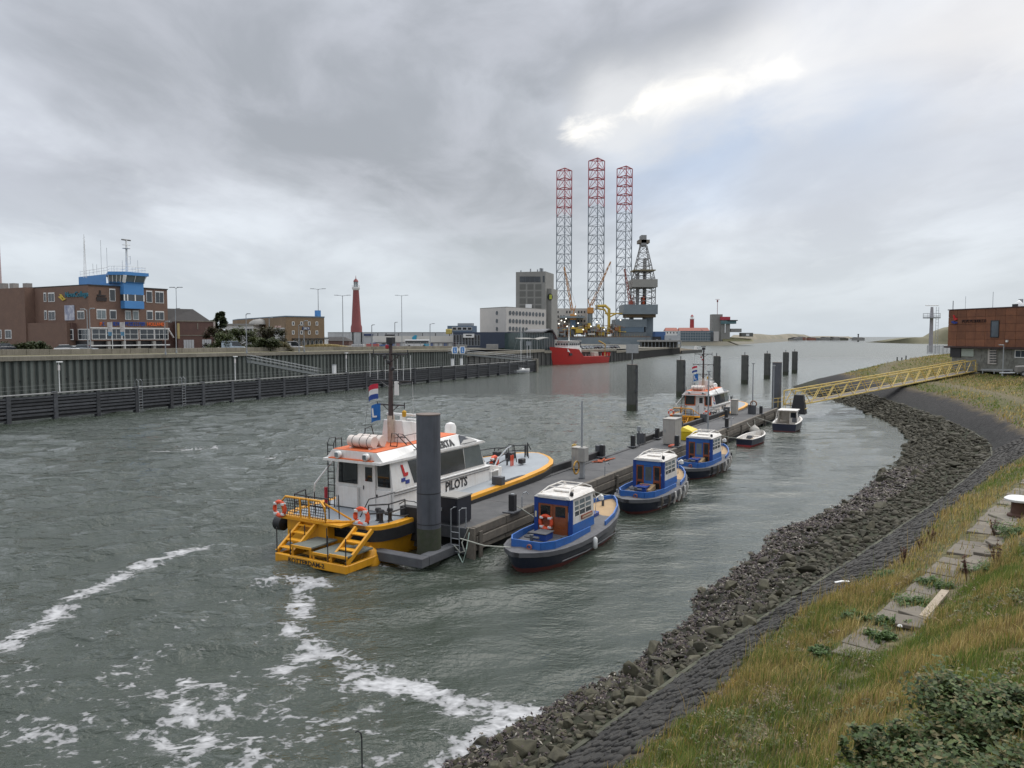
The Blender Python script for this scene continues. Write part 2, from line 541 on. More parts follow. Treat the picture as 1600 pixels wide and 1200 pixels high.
def fbm(x, y, s, seed=0, octv=3):
    out = np.zeros_like(x); a = 1.0
    r = np.random.default_rng(seed)
    for o in range(octv):
        for _ in range(4):
            th, ph = r.uniform(0, 6.28, 2); k = s * 2 ** o * r.uniform(.7, 1.3)
            out += a * np.sin(x * k * math.cos(th) + y * k * math.sin(th) + ph) / 4
        a *= .5
    return out


def grid_obj(name, xs, ys, zf, m, keep=None, attrs=None, smooth=True):
    X, Y = np.meshgrid(xs, ys); q = np.stack([X.ravel(), Y.ravel()], 1)
    z, at = zf(q)
    nx, ny = len(xs), len(ys)
    i = np.arange((nx - 1) * (ny - 1)); r, c = i // (nx - 1), i % (nx - 1)
    a = r * nx + c
    fs = np.stack([a, a + 1, a + nx + 1, a + nx], 1)
    if keep is not None: fs = fs[keep(z[fs].max(1), q[fs].mean(1))]
    me = bpy.data.meshes.new(name)
    used = np.unique(fs); remap = np.full(len(q), -1); remap[used] = np.arange(len(used)); fs = remap[fs]
    me.vertices.add(len(used)); me.vertices.foreach_set('co', np.column_stack([q, z])[used].astype(np.float32).ravel())
    me.loops.add(fs.size); me.polygons.add(len(fs))
    me.loops.foreach_set('vertex_index', fs.ravel().astype(np.int32))
    me.polygons.foreach_set('loop_start', (np.arange(len(fs)) * 4).astype(np.int32))
    me.update(); me.validate()
    for k, v in (at or {}).items():
        t = me.attributes.new(k, 'FLOAT', 'POINT'); t.data.foreach_set('value', v[used].astype(np.float32))
    if smooth: me.polygons.foreach_set('use_smooth', [True] * len(me.polygons))
    me.materials.append(m)
    return link(name, me)


def bank_material():
    m = bpy.data.materials.new('bank_ground'); m.use_nodes = True
    nt = m.node_tree; N, L = nt.nodes.new, nt.links.new; b = nt.nodes['Principled BSDF']
    b.inputs['Roughness'].default_value = .95; b.inputs['Specular IOR Level'].default_value = .2
    at = N('ShaderNodeAttribute'); at.attribute_name = 'zone'
    tc = N('ShaderNodeTexCoord')
    def nz(s, d=6):
        n = N('ShaderNodeTexNoise'); n.inputs['Scale'].default_value = s; n.inputs['Detail'].default_value = d; L(tc.outputs['Object'], n.inputs['Vector']); return n.outputs['Fac']
    j = N('ShaderNodeMath'); j.operation = 'MULTIPLY_ADD'; L(nz(.5), j.inputs[0]); j.inputs[1].default_value = .7; L(at.outputs['Fac'], j.inputs[2])
    j2 = N('ShaderNodeMath'); j2.operation = 'SUBTRACT'; L(j.outputs[0], j2.inputs[0]); j2.inputs[1].default_value = .35
    ramp = N('ShaderNodeValToRGB'); dv = N('ShaderNodeMath'); dv.operation = 'DIVIDE'; L(j2.outputs[0], dv.inputs[0]); dv.inputs[1].default_value = 6
    L(dv.outputs[0], ramp.inputs[0]); cr = ramp.color_ramp
    cr.elements[0].position = 0; cr.elements[0].color = (.022, .022, .016, 1)
    cr.elements[1].position = 1; cr.elements[1].color = (.10, .085, .035, 1)
    for p, c in ((.15, (.035, .038, .022)), (.18, (.028, .028, .027)), (.30, (.036, .034, .033)), (.35, (.10, .08, .05)), (.42, (.085, .085, .032)), (.55, (.12, .105, .06)), (.64, (.13, .11, .065)), (.72, (.12, .10, .04))):
        e = cr.elements.new(p); e.color = (*c, 1)
    mx = N('ShaderNodeMix'); mx.data_type = 'RGBA'; mx.blend_type = 'MULTIPLY'; mx.inputs[0].default_value = 1
    rp = N('ShaderNodeMapRange'); rp.inputs[1].default_value = .3; rp.inputs[2].default_value = .7; rp.inputs[3].default_value = .55; rp.inputs[4].default_value = 1.35
    L(nz(3.0, 8), rp.inputs[0]); L(ramp.outputs[0], mx.inputs[6]); L(rp.outputs[0], mx.inputs[7]); L(mx.outputs[2], b.inputs['Base Color'])
    bp = N('ShaderNodeBump'); bp.inputs['Strength'].default_value = .8; bp.inputs['Distance'].default_value = .08
    L(nz(7, 8), bp.inputs['Height']); L(bp.outputs[0], b.inputs['Normal'])
    return m


def bank_z(q):
    z, zone = land(q)
    x, y = q[:, 0], q[:, 1]
    rough = np.clip((zone - 2) * 1.5, 0, 1) * np.where((zone > 2.9) & (zone < 4.1), .25, 1)
    z = z + rough * (.10 * fbm(x, y, .8, 3) + .05 * fbm(x, y, 3.1, 4))
    return z, {'zone': zone}


xs = np.concatenate([np.arange(-34, 62, .38), np.arange(62, 110, 1.2), np.arange(110, 421, 6.0)])
ys = np.concatenate([np.arange(-30, 6, 1.5), np.arange(6, 75, .38), np.arange(75, 185, .9), np.arange(185, 421, 4.0)])
bank = struct(grid_obj('bank_ground', xs, ys, bank_z, bank_material(), keep=lambda z, c: z > -1.2))


def zland(x, y):
    z, _ = bank_z(np.array([[x, y]])); return float(z[0])


# ------------------------------------------------------------------ water
def water_material():
    m = bpy.data.materials.new('harbour_water'); m.use_nodes = True
    nt = m.node_tree; N, L = nt.nodes.new, nt.links.new; b = nt.nodes['Principled BSDF']
    b.inputs['Base Color'].default_value = (.042, .052, .040, 1)
    b.inputs['IOR'].default_value = 1.33
    geo = N('ShaderNodeNewGeometry')
    def nz(sc, det, scale=(1, 1, 1), rot=0, rough=.55, dist=0.):
        mp = N('ShaderNodeMapping'); L(geo.outputs['Position'], mp.inputs[0]); mp.inputs['Scale'].default_value = scale; mp.inputs['Rotation'].default_value = (0, 0, rot)
        n = N('ShaderNodeTexNoise'); n.inputs['Scale'].default_value = sc; n.inputs['Detail'].default_value = det; n.inputs['Roughness'].default_value = rough; n.inputs['Distortion'].default_value = dist
        L(mp.outputs[0], n.inputs['Vector']); return n.outputs['Fac']
    def mth(op, a, c=None, d=None, clamp=False):
        n = N('ShaderNodeMath'); n.operation = op; n.use_clamp = clamp
        for i, v in enumerate((a, c, d)):
            if v is None: continue
            if isinstance(v, (int, float)): n.inputs[i].default_value = v
            else: L(v, n.inputs[i])
        return n.outputs[0]
    # ripples of three sizes, long in the direction across the breeze
    calm = N('ShaderNodeAttribute'); calm.attribute_name = 'calm'
    dim = lambda k: mth('SUBTRACT', 1.0, mth('MULTIPLY', calm.outputs['Fac'], k))
    h = mth('ADD', mth('MULTIPLY', mth('MULTIPLY', nz(.6, 3, (.6, 1, 1), R(-18)), .42), dim(.88)), mth('ADD', mth('MULTIPLY', mth('MULTIPLY', nz(1.9, 4, (.62, 1, 1), R(-8), dist=.4), .29), dim(.80)), mth('MULTIPLY', mth('MULTIPLY', nz(6.5, 3, (.7, 1, 1), R(12)), .075), dim(.62))))
    st = 1.0
    bp = N('ShaderNodeBump'); bp.inputs['Distance'].default_value = 1.0
    bp.inputs['Strength'].default_value = .95; L(h, bp.inputs['Height']); L(bp.outputs[0], b.inputs['Normal'])
    # waves too small to model far out make the surface duller there
    sy = N('ShaderNodeSeparateXYZ'); L(geo.outputs['Position'], sy.inputs[0])
    ro = N('ShaderNodeMapRange'); ro.inputs[1].default_value = 110; ro.inputs[2].default_value = 420; ro.inputs[3].default_value = .03; ro.inputs[4].default_value = .30; L(sy.outputs[1], ro.inputs[0]); L(ro.outputs[0], b.inputs['Roughness'])
    # drifting foam: density attribute broken up into lace
    fo = N('ShaderNodeAttribute'); fo.attribute_name = 'foam'
    vo = N('ShaderNodeTexVoronoi'); vo.feature = 'DISTANCE_TO_EDGE'; vo.inputs['Scale'].default_value = 2.6
    wob = N('ShaderNodeTexNoise'); wob.inputs['Scale'].default_value = 1.3; wob.inputs['Detail'].default_value = 3; L(geo.outputs['Position'], wob.inputs['Vector'])
    va = N('ShaderNodeVectorMath'); va.operation = 'MULTIPLY_ADD'; L(wob.outputs['Color'], va.inputs[0]); va.inputs[1].default_value = (.9, .9, 0); L(geo.outputs['Position'], va.inputs[2])
    L(va.outputs[0], vo.inputs['Vector'])
    n_a = nz(.8, 3, (.85, 1.1, 1), R(-15), .5, .8)
    n_b = nz(2.7, 3, (.8, 1.15, 1), R(-15), .55, .9)
    n_c = nz(11., 4, (.7, 1.1, 1), R(-15), .6, .2)
    field = mth('ADD', mth('MULTIPLY', fo.outputs['Fac'], .56), mth('ADD', mth('MULTIPLY', mth('SUBTRACT', n_a, .5), 1.25), mth('ADD', mth('MULTIPLY', mth('SUBTRACT', n_b, .5), 1.1), mth('MULTIPLY', mth('SUBTRACT', n_c, .5), .36))))
    field = mth('SUBTRACT', field, mth('MULTIPLY', mth('SUBTRACT', 1.0, mth('MULTIPLY', fo.outputs['Fac'], 7.0, clamp=True)), .35))
    field = mth('SUBTRACT', field, mth('MULTIPLY', mth('SUBTRACT', vo.outputs['Distance'], .10, clamp=True), .9))
    mr = N('ShaderNodeMapRange'); mr.interpolation_type = 'SMOOTHSTEP'; mr.inputs[1].default_value = .33; mr.inputs[2].default_value = .50; L(field, mr.inputs[0])
    fb = N('ShaderNodeBsdfDiffuse')
    fc = N('ShaderNodeMapRange'); fc.inputs[1].default_value = .40; fc.inputs[2].default_value = .85; fc.inputs[3].default_value = .22; fc.inputs[4].default_value = .50; L(field, fc.inputs[0])
    cc = N('ShaderNodeCombineXYZ')
    for i in range(3): L(fc.outputs[0], cc.inputs[i])
    L(cc.outputs[0], fb.inputs['Color'])
    ms = N('ShaderNodeMixShader'); L(mth('MULTIPLY', mr.outputs[0], .88), ms.inputs[0]); L(b.outputs[0], ms.inputs[1]); L(fb.outputs[0], ms.inputs[2])
    L(ms.outputs[0], nt.nodes['Material Output'].inputs['Surface'])
    return m


FOAM = [  # polylines on the water (photo survey), half-width in metres, density
    ([(-80, 1075), (0, 1012), (95, 950), (200, 893), (310, 855)], .8, 1.05), ([(-60, 1030), (0, 1000), (180, 905)], .8, .5),
    ([(215, 985), (275, 955), (330, 935), (385, 925)], .6, .55), ([(410, 910), (455, 905), (500, 912)], .9, .95), ([(470, 915), (470, 960), (462, 985)], .7, .95),
    ([(455, 985), (490, 1010), (440, 1045)], .9, .92), ([(480, 1000), (560, 1050), (640, 1075)], 1.0, .95), ([(560, 1062), (640, 1072), (720, 1105), (820, 1112)], .95, 1.15), ([(720, 1100), (790, 1130), (740, 1160), (700, 1195)], .75, 1.1),
    ([(285, 1060), (285, 1110), (340, 1165), (320, 1125), (350, 1115)], .45, 1.0), ([(290, 1075), (345, 1070)], .3, .9), ([(190, 1130), (260, 1160), (300, 1200)], .7, .7), ([(360, 1180), (460, 1200)], .6, .9),
    ([(180, 1040), (240, 1030), (150, 1060)], .9, .5), ([(530, 1150), (560, 1190), (640, 1195)], .6, .62), ([(0, 1060), (20, 1050)], .5, .8), ([(60, 1110), (120, 1090), (60, 1170)], 2.4, .36), ([(200, 1080), (120, 1150), (230, 1190)], 2.2, .42),
    ([(250, 705), (330, 700)], 1.6, .6), ([(420, 715), (490, 712)], 1.6, .55), ([(370, 860), (440, 850)], .8, .35), ([(420, 1090), (520, 1095)], 1.5, .33), ([(130, 1000), (260, 975)], 1.6, .35), ([(540, 880), (640, 885)], .5, .55)]


def water_z(q):
    x, y = q[:, 0], q[:, 1]
    r = np.random.default_rng(5); z = np.zeros(len(q))
    for _ in range(34):
        lam = math.exp(r.uniform(math.log(1.1), math.log(7.5))); th = r.normal(R(100), .42)
        k = 2 * math.pi / lam
        z += .0085 * lam ** .9 * np.sin(k * (x * math.cos(th) + y * math.sin(th)) + r.uniform(0, 6.28))
    # sheltered pool between the pontoon and the stones
    rel = q - np.array([-1.77, 37.5]); v = rel @ np.array([-.866, .5])
    calm = 1 / (1 + np.exp((v + 1.5) * .45)) * np.clip((y - 14) / 14, 0, 1) * np.clip((190 - y) / 30, 0, 1)
    edge = np.clip((np.minimum.reduce([x + 95, 95 - x, y + 2, 150 - y])) / 25, 0, 1)
    z *= (1 - .7 * calm) * edge
    foam = np.zeros(len(q))
    for pts, w, den in FOAM:
        d, _ = poly_nearest([tuple(P(a, b, 0)) for a, b in pts], q)
        foam = np.maximum(foam, den * 1.06 * np.exp(-(d / (w * .86)) ** 2))
    foam = np.maximum(foam, (.49 + .14 * fbm(x, y, .35, 21)) * np.clip((x * -1 + 1) / 6, 0, 1) * np.clip((31 - y) / 10, 0, 1))
    return z, {'foam': foam, 'calm': calm}


WM = water_material()
xs = np.concatenate([[-6000, -2000, -600, -250, -130], np.arange(-95, -34, 1.2), np.arange(-34, 30, .27), np.arange(30, 95.1, 1.2), [130, 250, 600, 2000, 6000]])
ys = np.concatenate([[-300, -60], np.arange(-2, 10, 1.0), np.arange(10, 62, .27), np.arange(62, 150.1, .9), [170, 200, 260, 400, 800, 2000, 5000, 9000]])
water = struct(grid_obj('water', xs, ys, water_z, WM))
struct(link('seabed', MB().box((-6000, -300, -9), (6000, 9000, -8)).mesh('seabed', mat('seabed_silt', (.06, .055, .04)))))

# ------------------------------------------------------------------ left quay land and far land
M_PAVE = mat('quay_paving', (.16, .145, .115), (.11, .105, .085), .25, .95, .3, 2)
A0, B0 = np.array([-80.4, 97.0]), np.array([-13.6, 228.0])          # foot of the sheet pile wall
wt = (B0 - A0) / np.linalg.norm(B0 - A0); wn = np.array([-wt[1], wt[0]])
WALL_LEN = float(np.linalg.norm(B0 - A0))
Q2, Q3, Q4 = np.array([12.0, 292.0]), np.array([45.0, 335.0]), np.array([104.0, 480.0])
ZQ = lambda s: 8.1 - .9 * s / WALL_LEN       # level of the quay top along the wall


def ground_poly(name, pts, m):
    me = bpy.data.meshes.new(name); me.from_pydata([tuple(p) for p in pts], [], [tuple(range(len(pts)))]); me.update()
    me.materials.append(m); return struct(link(name, me))


g = MB()
back = 900
edge = [(A0 + wn * .5, 8.0), (B0 + wn * .5, 7.1), (Q2 + np.array([-1, 1]), 5.45), (Q3 + np.array([-1, 1]), 5.3), (Q4 + np.array([-1, 1]), 4.2)]
far = [((-420, 330), 7.6), ((-380, 640), 6.2), ((-210, 780), 5.4), ((20, 820), 4.9), ((104.0, 560.0), 4.2)]
vs = [(p[0], p[1], z) for p, z in edge] + [(p[0], p[1], z) for p, z in far] + [(-200, 60, 8.2), (-420, 60, 8.4)]
g.add(vs, [(0, 1, 5, 11), (0, 11, 10), (1, 2, 7, 6), (1, 6, 5), (2, 3, 8, 7), (3, 4, 9, 8), (11, 5, 5 + 0)][:6])
struct(g.build('quay_ground', M_PAVE, fix=True))
# ================================================================== left quay wall, fender, far quays
M_SHEET = mat('sheet_pile_steel', (.075, .088, .078), (.13, .14, .125), .9, .8, .25, 4, rnd=.26, streak=.7, streak_c=(.05, .042, .03))
M_CONC = mat('old_concrete', (.26, .235, .19), (.17, .155, .12), .7, .95, .35, 6, rnd=.10, streak=.5, streak_c=(.10, .085, .06))
M_CONCG = mat('grey_concrete', (.30, .29, .265), (.22, .215, .2), .5, .9, .3, 6, rnd=.06)
M_TAR = mat('tarred_timber', (.034, .036, .040), (.070, .073, .078), 1.6, .75, .4, 9, rnd=.35)
M_GALV = mat('galvanised_steel', (.33, .35, .36), (.25, .26, .27), 3, .5, metal=.3)
M_BLACK = mat('black_steel', (.015, .015, .017), (.028, .028, .03), 3, .5)

rzw = math.atan2(wt[1], wt[0])
qw = thing('quay_wall', 'long corrugated steel sheet pile quay wall with concrete cap on the left bank', 'quay wall', (A0[0], A0[1], 0), rzw)
pit_ = 1.18
prof = [(0, 0), (.30, 0), (.44, .34), (.74, .34), (.88, 0), (1.18, 0)]
top_poly = [(x, y) for x, y in prof] + [(1.18, .55), (0, .55)]
me_s = MB().prism(top_poly, -1.0, 1.0).mesh('sheet_pile', M_SHEET)
n_s = int(WALL_LEN / pit_) + 1
for i in range(n_s):
    zt = ZQ(i * pit_) - .55
    o = link('sheet_pile', me_s, qw, (i * pit_, -.1, (zt - 1) / 2)); o.scale = (1, 1, (zt + 1) / 2)
me_a = MB().cbox((.58, -.04, 0), (.2, .12, .22)).mesh('anchor_plate', M_BLACK)
for i in range(0, n_s, 3): link('anchor_plate', me_a, qw, (i * pit_, .22, 4.4 + random.uniform(-.1, .1)))
seg = 7.08
for i in range(int(WALL_LEN / seg) + 1):                      # cap beam cast in lengths, parapet panels above
    x0, x1 = i * seg, min((i + 1) * seg, WALL_LEN + 2) - .02
    z0, z1 = ZQ(x0), ZQ(x1)
    b = MB().loft([[(x0, -.35, z0 - .62), (x0, .9, z0 - .62), (x0, .9, z0), (x0, -.35, z0)], [(x1, -.35, z1 - .62), (x1, .9, z1 - .62), (x1, .9, z1), (x1, -.35, z1)]])
    b.build('cap_beam', M_CONC, qw)
M_DRY = mat('dry_verge', (.17, .145, .085), (.10, .10, .05), 1.2, 1, .8, 8)
b = MB()
for i in range(40):
    x0, x1 = i * WALL_LEN / 40, (i + 1) * WALL_LEN / 40
    b.add([(x0, .5, ZQ(x0) + .04), (x1, .5, ZQ(x1) + .04), (x1, 3.2, ZQ(x1) + .12), (x0, 3.2, ZQ(x0) + .12)], [(0, 1, 2, 3)])
o = b.build('grass_verge', M_DRY, qw)

pw = thing('parapet_wall', 'low beige concrete parapet wall running along the quay edge in panels', 'wall', (A0[0], A0[1], 0), rzw)
for i in range(int(WALL_LEN / 3.54)):
    x0 = i * 3.54; z = ZQ(x0)
    h = 1.0 - .1 * (x0 / WALL_LEN) + random.uniform(-.03, .03)
    MB().box((x0 + .02, 3.25, z + .1), (x0 + 3.52, 3.5, z + h)).build('panel', M_CONC, pw, bevel=.02)

# --- the timber fender on piles standing in front
f0, f1 = P(-70, 671, 0)[:2], P(836, 581, 0)[:2]
ft = (f1 - f0) / np.linalg.norm(f1 - f0); FL = float(np.linalg.norm(f1 - f0)); rzf = math.atan2(ft[1], ft[0])
fw_ = thing('timber_fender', 'long black timber guide fender with horizontal beams standing in the water', 'fender', (f0[0], f0[1], 0), rzf)
bay = FL / 27
for i in range(28):
    MB().box((i * bay - .28, -.32, -2), (i * bay + .28, .35, 3.45 + (.25 if i % 2 == 0 else 0))).build('post', M_TAR, fw_, bevel=.03)
rows = [.35, .85, 1.35, 1.8, 2.25, 2.7, 3.1]
for i in range(27):
    for j, z in enumerate(rows):
        if j == 0 and i % 3 == 1: continue
        x0, x1 = i * bay + .29, (i + 1) * bay - .29
        h = .27 if j else .18
        me = MB().box((x0, -.28 + random.uniform(0, .06), z - h / 2), (x1, .10, z + h / 2)).build('beam', M_TAR, fw_)
for i in range(27):
    MB().box((i * bay + .28, .4, -2), (i * bay + .62, .8, 3.2)).build('rear_pile', M_TAR, fw_)
    MB().box((i * bay + .29, .14, .3), ((i + 1) * bay - .29, .22, 3.2)).build('gap_shade_sheet', M_BLACK, fw_)  # added black sheet standing in for dark shade between the beams
    MB().box((i * bay, -.34, 3.46), ((i + 1) * bay - .02, .9, 3.55)).build('walkway_plank', mat('weathered_walkway', (.21, .21, .20), (.13, .13, .125), 1.2, .9, rnd=.1), fw_)
M_STEELR = mat('dull_rail_steel', (.17, .18, .18), (.13, .14, .14), 3, .6)
for k in range(int(FL / 2.1)):
    x = k * 2.1 + .5
    if k % 13 == 12: continue
    MB().tube([(x, .85, 3.5), (x, .85, 4.55)], .016, 5).build('rail_post', M_STEELR, fw_)
for z in (4.05, 4.53): MB().tube([(.5, .85, z), (FL - 1, .85, z)], .014, 5).build('hand_rail', M_STEELR, fw_)
MB().box((FL - .2, -.7, -2), (FL + 1.1, .8, 4.0)).build('end_pile', mat('pale_end_post', (.22, .2, .16), (.09, .085, .07), 1.5, .9), fw_, bevel=.05)


def fender_pt(px, py, z):   # distance along the fender of a surveyed point
    return float((P(px, py, z)[:2] - f0) @ ft)


def lamp_small(s, lab):
    t = thing('fender_lamp', lab, 'lamp post', (*(f0 + ft * s), 3.52), rzf, 'short lamp posts on the fender')
    MB().cyl((0, .55, 0), .07, 4.0, 8, .05).build('pole', M_WHITE, t)
    MB().box((-.25, .35, 3.95), (.45, .75, 4.1)).build('lamp_head', M_WHITE, t, bevel=.02)
    MB().box((-.1, .48, 2.9), (.12, .62, 3.6)).build('sign_plate', mat('faded_sign', (.6, .52, .5), (.7, .68, .66), 6, .6), t)


lamp_small(fender_pt(72, 612, 3.5), 'small white lamp post on the fender, nearest the left edge')
lamp_small(fender_pt(322, 593, 3.5), 'small white lamp post on the fender below the brick garage')
lamp_small(fender_pt(508, 582, 3.5), 'small white lamp post on the fender right of the sloping footbridge')
for k, px in enumerate((189, 371)):
    s = fender_pt(px, 604, 3.5)
    t = thing('fender_ladder', ['steel ladder hoop on the fender below the office building', 'steel ladder hoop on the fender below the garage'][k], 'ladder', (*(f0 + ft * s), 3.5), rzf, 'ladders on the fender')
    for x in (-.3, .3): MB().tube([(x, -.36, -3.4), (x, -.36, .9), (x, .1, 1.2), (x, .4, .9), (x, .4, 0)], .03, 5).build('stile', M_GALV, t)
    for z in np.arange(-3, .3, .4): MB().bar((-.3, -.36, z), (.3, -.36, z), .03).build('rung', M_GALV, t)

# --- sloping footbridges from the quay down to the fender walkway
def ramp(p0, p1, lab, w=1.3):
    a, b_ = np.array(p0), np.array(p1); L = float(np.linalg.norm((b_ - a)[:2])); dz = b_[2] - a[2]
    t = thing('access_footbridge', lab, 'footbridge', tuple(a), math.atan2(b_[1] - a[1], b_[0] - a[0]))
    m = mat('footbridge_steel', (.22, .235, .23), (.16, .17, .165), 1.5, .6)
    b = MB().loft([[(0, 0, -.45), (0, w, -.45), (0, w, 0), (0, 0, 0)], [(L, 0, dz - .45), (L, w, dz - .45), (L, w, dz), (L, 0, dz)]])
    b.build('deck', m, t)
    for y in (0, w):
        for h in (.5, 1.0): MB().tube([(0, y, h), (L, y, dz + h)], .03, 5).build('hand_rail', M_GALV, t)
        for k in range(int(L / 2) + 1):
            x = min(k * 2.0, L); MB().tube([(x, y, dz * x / L), (x, y, dz * x / L + 1)], .025, 5).build('rail_post', M_GALV, t)
    return t


s = fender_pt(482, 584, 3.6); pA = np.array([*D(392, 565, 139)[:2], 6.6]); pB = np.array([*(f0 + ft * s + np.array([-ft[1], ft[0]]) * .9), 3.65])
ramp(pA, pB, 'grey steel footbridge sloping from the quay wall down to the fender')
s2 = fender_pt(792, 562, 3.6)
ramp(np.array([*D(705, 553, 215)[:2], 6.5]), np.array([*(f0 + ft * s2 + np.array([-ft[1], ft[0]]) * .9), 3.65]), 'grey steel footbridge near the far end of the fender by the yacht')
for k, (px, py, lab) in enumerate(((480, 575, 'small white cabinet on the fender beside the footbridge foot'), (671, 563, 'small white cabinet on the fender left of its twin'), (681, 562, 'small white cabinet on the fender right of its twin'))):
    s = fender_pt(px, py + 8, 3.5)
    t = thing('control_cabinet', lab, 'cabinet', (*(f0 + ft * s), 3.55), rzf, 'white cabinets on the fender')
    MB().box((-.35, .3, 0), (.35, .8, 1.7)).build('body', M_WHITE, t, bevel=.02); MB().box((-.4, .25, 1.7), (.4, .85, 1.8)).build('lid', M_GALV, t)
# navigation sign with two blue plates
s = fender_pt(662, 570, 3.5); t = thing('berth_sign', 'pair of blue and white hexagonal berth signs on posts above the fender', 'sign', (*(f0 + ft * s), 3.5), rzf)
M_SBLUE = mat('sign_blue', (.03, .16, .42), (.04, .18, .45), 4, .5)
for k, x in enumerate((-1.9, 1.9)):
    MB().cyl((x, .6, 0), .08, 4.4, 8).build('post', M_GALV, t)
    hexa = [(x - 1.7, .5, 3.9), (x - 1.2, .5, 3.0), (x + 1.2, .5, 3.0), (x + 1.7, .5, 3.9), (x + 1.2, .5, 4.8), (x - 1.2, .5, 4.8)]
    o = MB().extr(hexa, (0, 0, 0), (0, .06, 0)).build('plate', M_WHITE, t)
    MB().box((x - .95, .46, 3.15), (x + .95, .5, 4.65)).build('panel', M_SBLUE, o)
    text_part('L', 1.3, M_WHITE, o, frame_mat((x - .35, .45, 3.45), (1, 0, 0), (0, 0, 1)))

# --- lower far quay beyond the fender, with the red ship
M_DARKW = mat('dark_quay_wall', (.05, .05, .047), (.075, .073, .066), .6, .85, .3, 3, streak=.4, streak_c=(.03, .03, .025))


def quay_line(name, lab, p0, p1, z, zc=.7, pit=2.6, t_=1.2, m=None):
    a, b_ = np.array(p0), np.array(p1); L = float(np.linalg.norm(b_ - a)); rz = math.atan2(b_[1] - a[1], b_[0] - a[0])
    t = thing(name, lab, 'quay wall', (a[0], a[1], 0), rz)
    MB().box((0, 0, -3), (L, t_, z - zc)).build('wall_face', m or M_DARKW, t)
    MB().box((-.1, -.35, z - zc), (L + .1, t_ + .3, z)).build('cap_beam', M_CONC, t)
    me = MB().box((-.22, -.3, -3), (.22, -.004, z - zc)).mesh('pile', M_DARKW)
    for k in range(int(L / pit)): link('pile', me, t, (k * pit + pit / 2, 0, 0))
    return t


quay_line('harbour_quay', 'dark harbour quay wall behind the white yacht and red ship', B0, Q2, 6.0, 1.0, 4.0, 1.6)
quay_line('harbour_quay', 'dark harbour quay wall under the red ship and parked cars', Q2, Q3, 5.4, .9, 3.0)
quay_line('harbour_quay', 'dark piled quay wall in front of the drilling rig', Q3, Q4, 4.6, .9, 2.6)
pm0, pm1 = Q4, np.array([126.0, 520.0])
t = thing('harbour_mole', 'low sandy harbour mole ending in a small white light', 'mole', (Q4[0], Q4[1], 0), math.atan2(*(pm1 - pm0)[::-1]))
Lm = float(np.linalg.norm(pm1 - pm0))
MB().loft([[(0, -1, -3), (0, 30, -3), (0, 30, 3.6), (0, 0, 3.6)], [(Lm, 0, -3), (Lm, 10, -3), (Lm, 9, 1.6), (Lm, .5, 1.6)]]).build('bank', mat('pale_sand_path', (.36, .30, .22), (.28, .24, .18), .2, .95), t)
MB().box((-1, -1.6, -3), (Lm + 1, -.9, 2.0)).build('wall_face', M_DARKW, t)
MB().box((Lm - 2.5, 1, 1.6), (Lm, 3, 4.2)).build('light_house', M_WHITE, t); MB().box((Lm - 1.9, -1.0 + 2, 2.2), (Lm - .7, .99, 3.6)).build('dark_opening', M_BLACK, t)

# --- sailing yacht lying against the fender end
yl = P(793, 584, 0); t = thing('sailing_yacht', 'small white sailing yacht moored at the end of the black fender', 'yacht', (yl[0] + .2, yl[1] - .6, 0), math.atan2(ft[1], ft[0]) - R(16))
M_GEL = mat('white_gelcoat', (.74, .74, .72), (.66, .66, .64), 2, .35, coat=.3)
def hull_secs(L, B, zd, st, n=9, bow=1.0, tr=.85, zk=-.3):
    S = []
    for i in range(n):
        x = L * i / (n - 1); u = i / (n - 1)
        w = B / 2 * (tr + (1 - tr) * math.sin(min(1, u / .45) * math.pi / 2)) * (1 - max(0, (u - .45) / .55) ** 2.2 * bow) + .01
        zt = zd + st * u * u
        S.append([(x, -w, zt), (x, -w * .92, zt * .45), (x * .97, -w * .55, zk * .5), (x * .95, 0, zk), (x * .97, w * .55, zk * .5), (x, w * .92, zt * .45), (x, w, zt)])
    return S
S = hull_secs(9.5, 3.0, 1.0, .35)
MB().loft(S, cap=True).build('hull', M_GEL, t, True)
MB().loft([[p[0], p[-1], (p[-1][0], p[-1][1] * .98, p[-1][2] - .15), (p[0][0], p[0][1] * .98, p[0][2] - .15)] for p in [[(q[0], q[1], q[2] + .02) for q in s_] for s_ in S]]).build('deck', M_GEL, t)
MB().loft([[(2.6, -.9, 1.1), (2.6, .9, 1.1), (2.6, .75, 1.75), (2.6, -.75, 1.75)], [(6.6, -.7, 1.15), (6.6, .7, 1.15), (6.3, .5, 1.5), (6.3, -.5, 1.5)]]).build('coachroof', M_GEL, t)
MB().box((3, -.93, 1.25), (5, -.86, 1.5)).build('cabin_window', M_GLASS, t)
MB().box((.1, -1.42, .55), (9.0, -1.36, .62)).build('stripe', mat('navy_stripe', (.02, .03, .1)), t)
MB().tube([(5.6, 0, 1.2), (5.6, 0, 14.5)], .09, 6).build('mast', M_WHITE, t)
MB().tube([(5.6, 0, 2.6), (1.2, 0, 2.5)], .12, 6).build('boom', mat('sail_cover', (.6, .58, .55)), t)
for a in ((9.3, 0, 1.35), (.1, 0, 1.2), (5.2, 1.4, 1.1), (5.2, -1.4, 1.1)): MB().tube([a, (5.6, 0, 14.2)], .02, 4).build('stay', M_GALV, t)
for x, y in ((.3, 1), (.3, -1), (1.5, -1.3), (1.5, 1.3)): MB().tube([(x, y, 1), (x, y, 1.9), (x + .5, y, 1.9)], .03, 5).build('pulpit', M_GALV, t)
MB().box((1.3, -.9, 1.7), (2.8, .9, 2.0)).build('spray_hood', mat('grey_canvas', (.16, .16, .17)), t, bevel=.1)

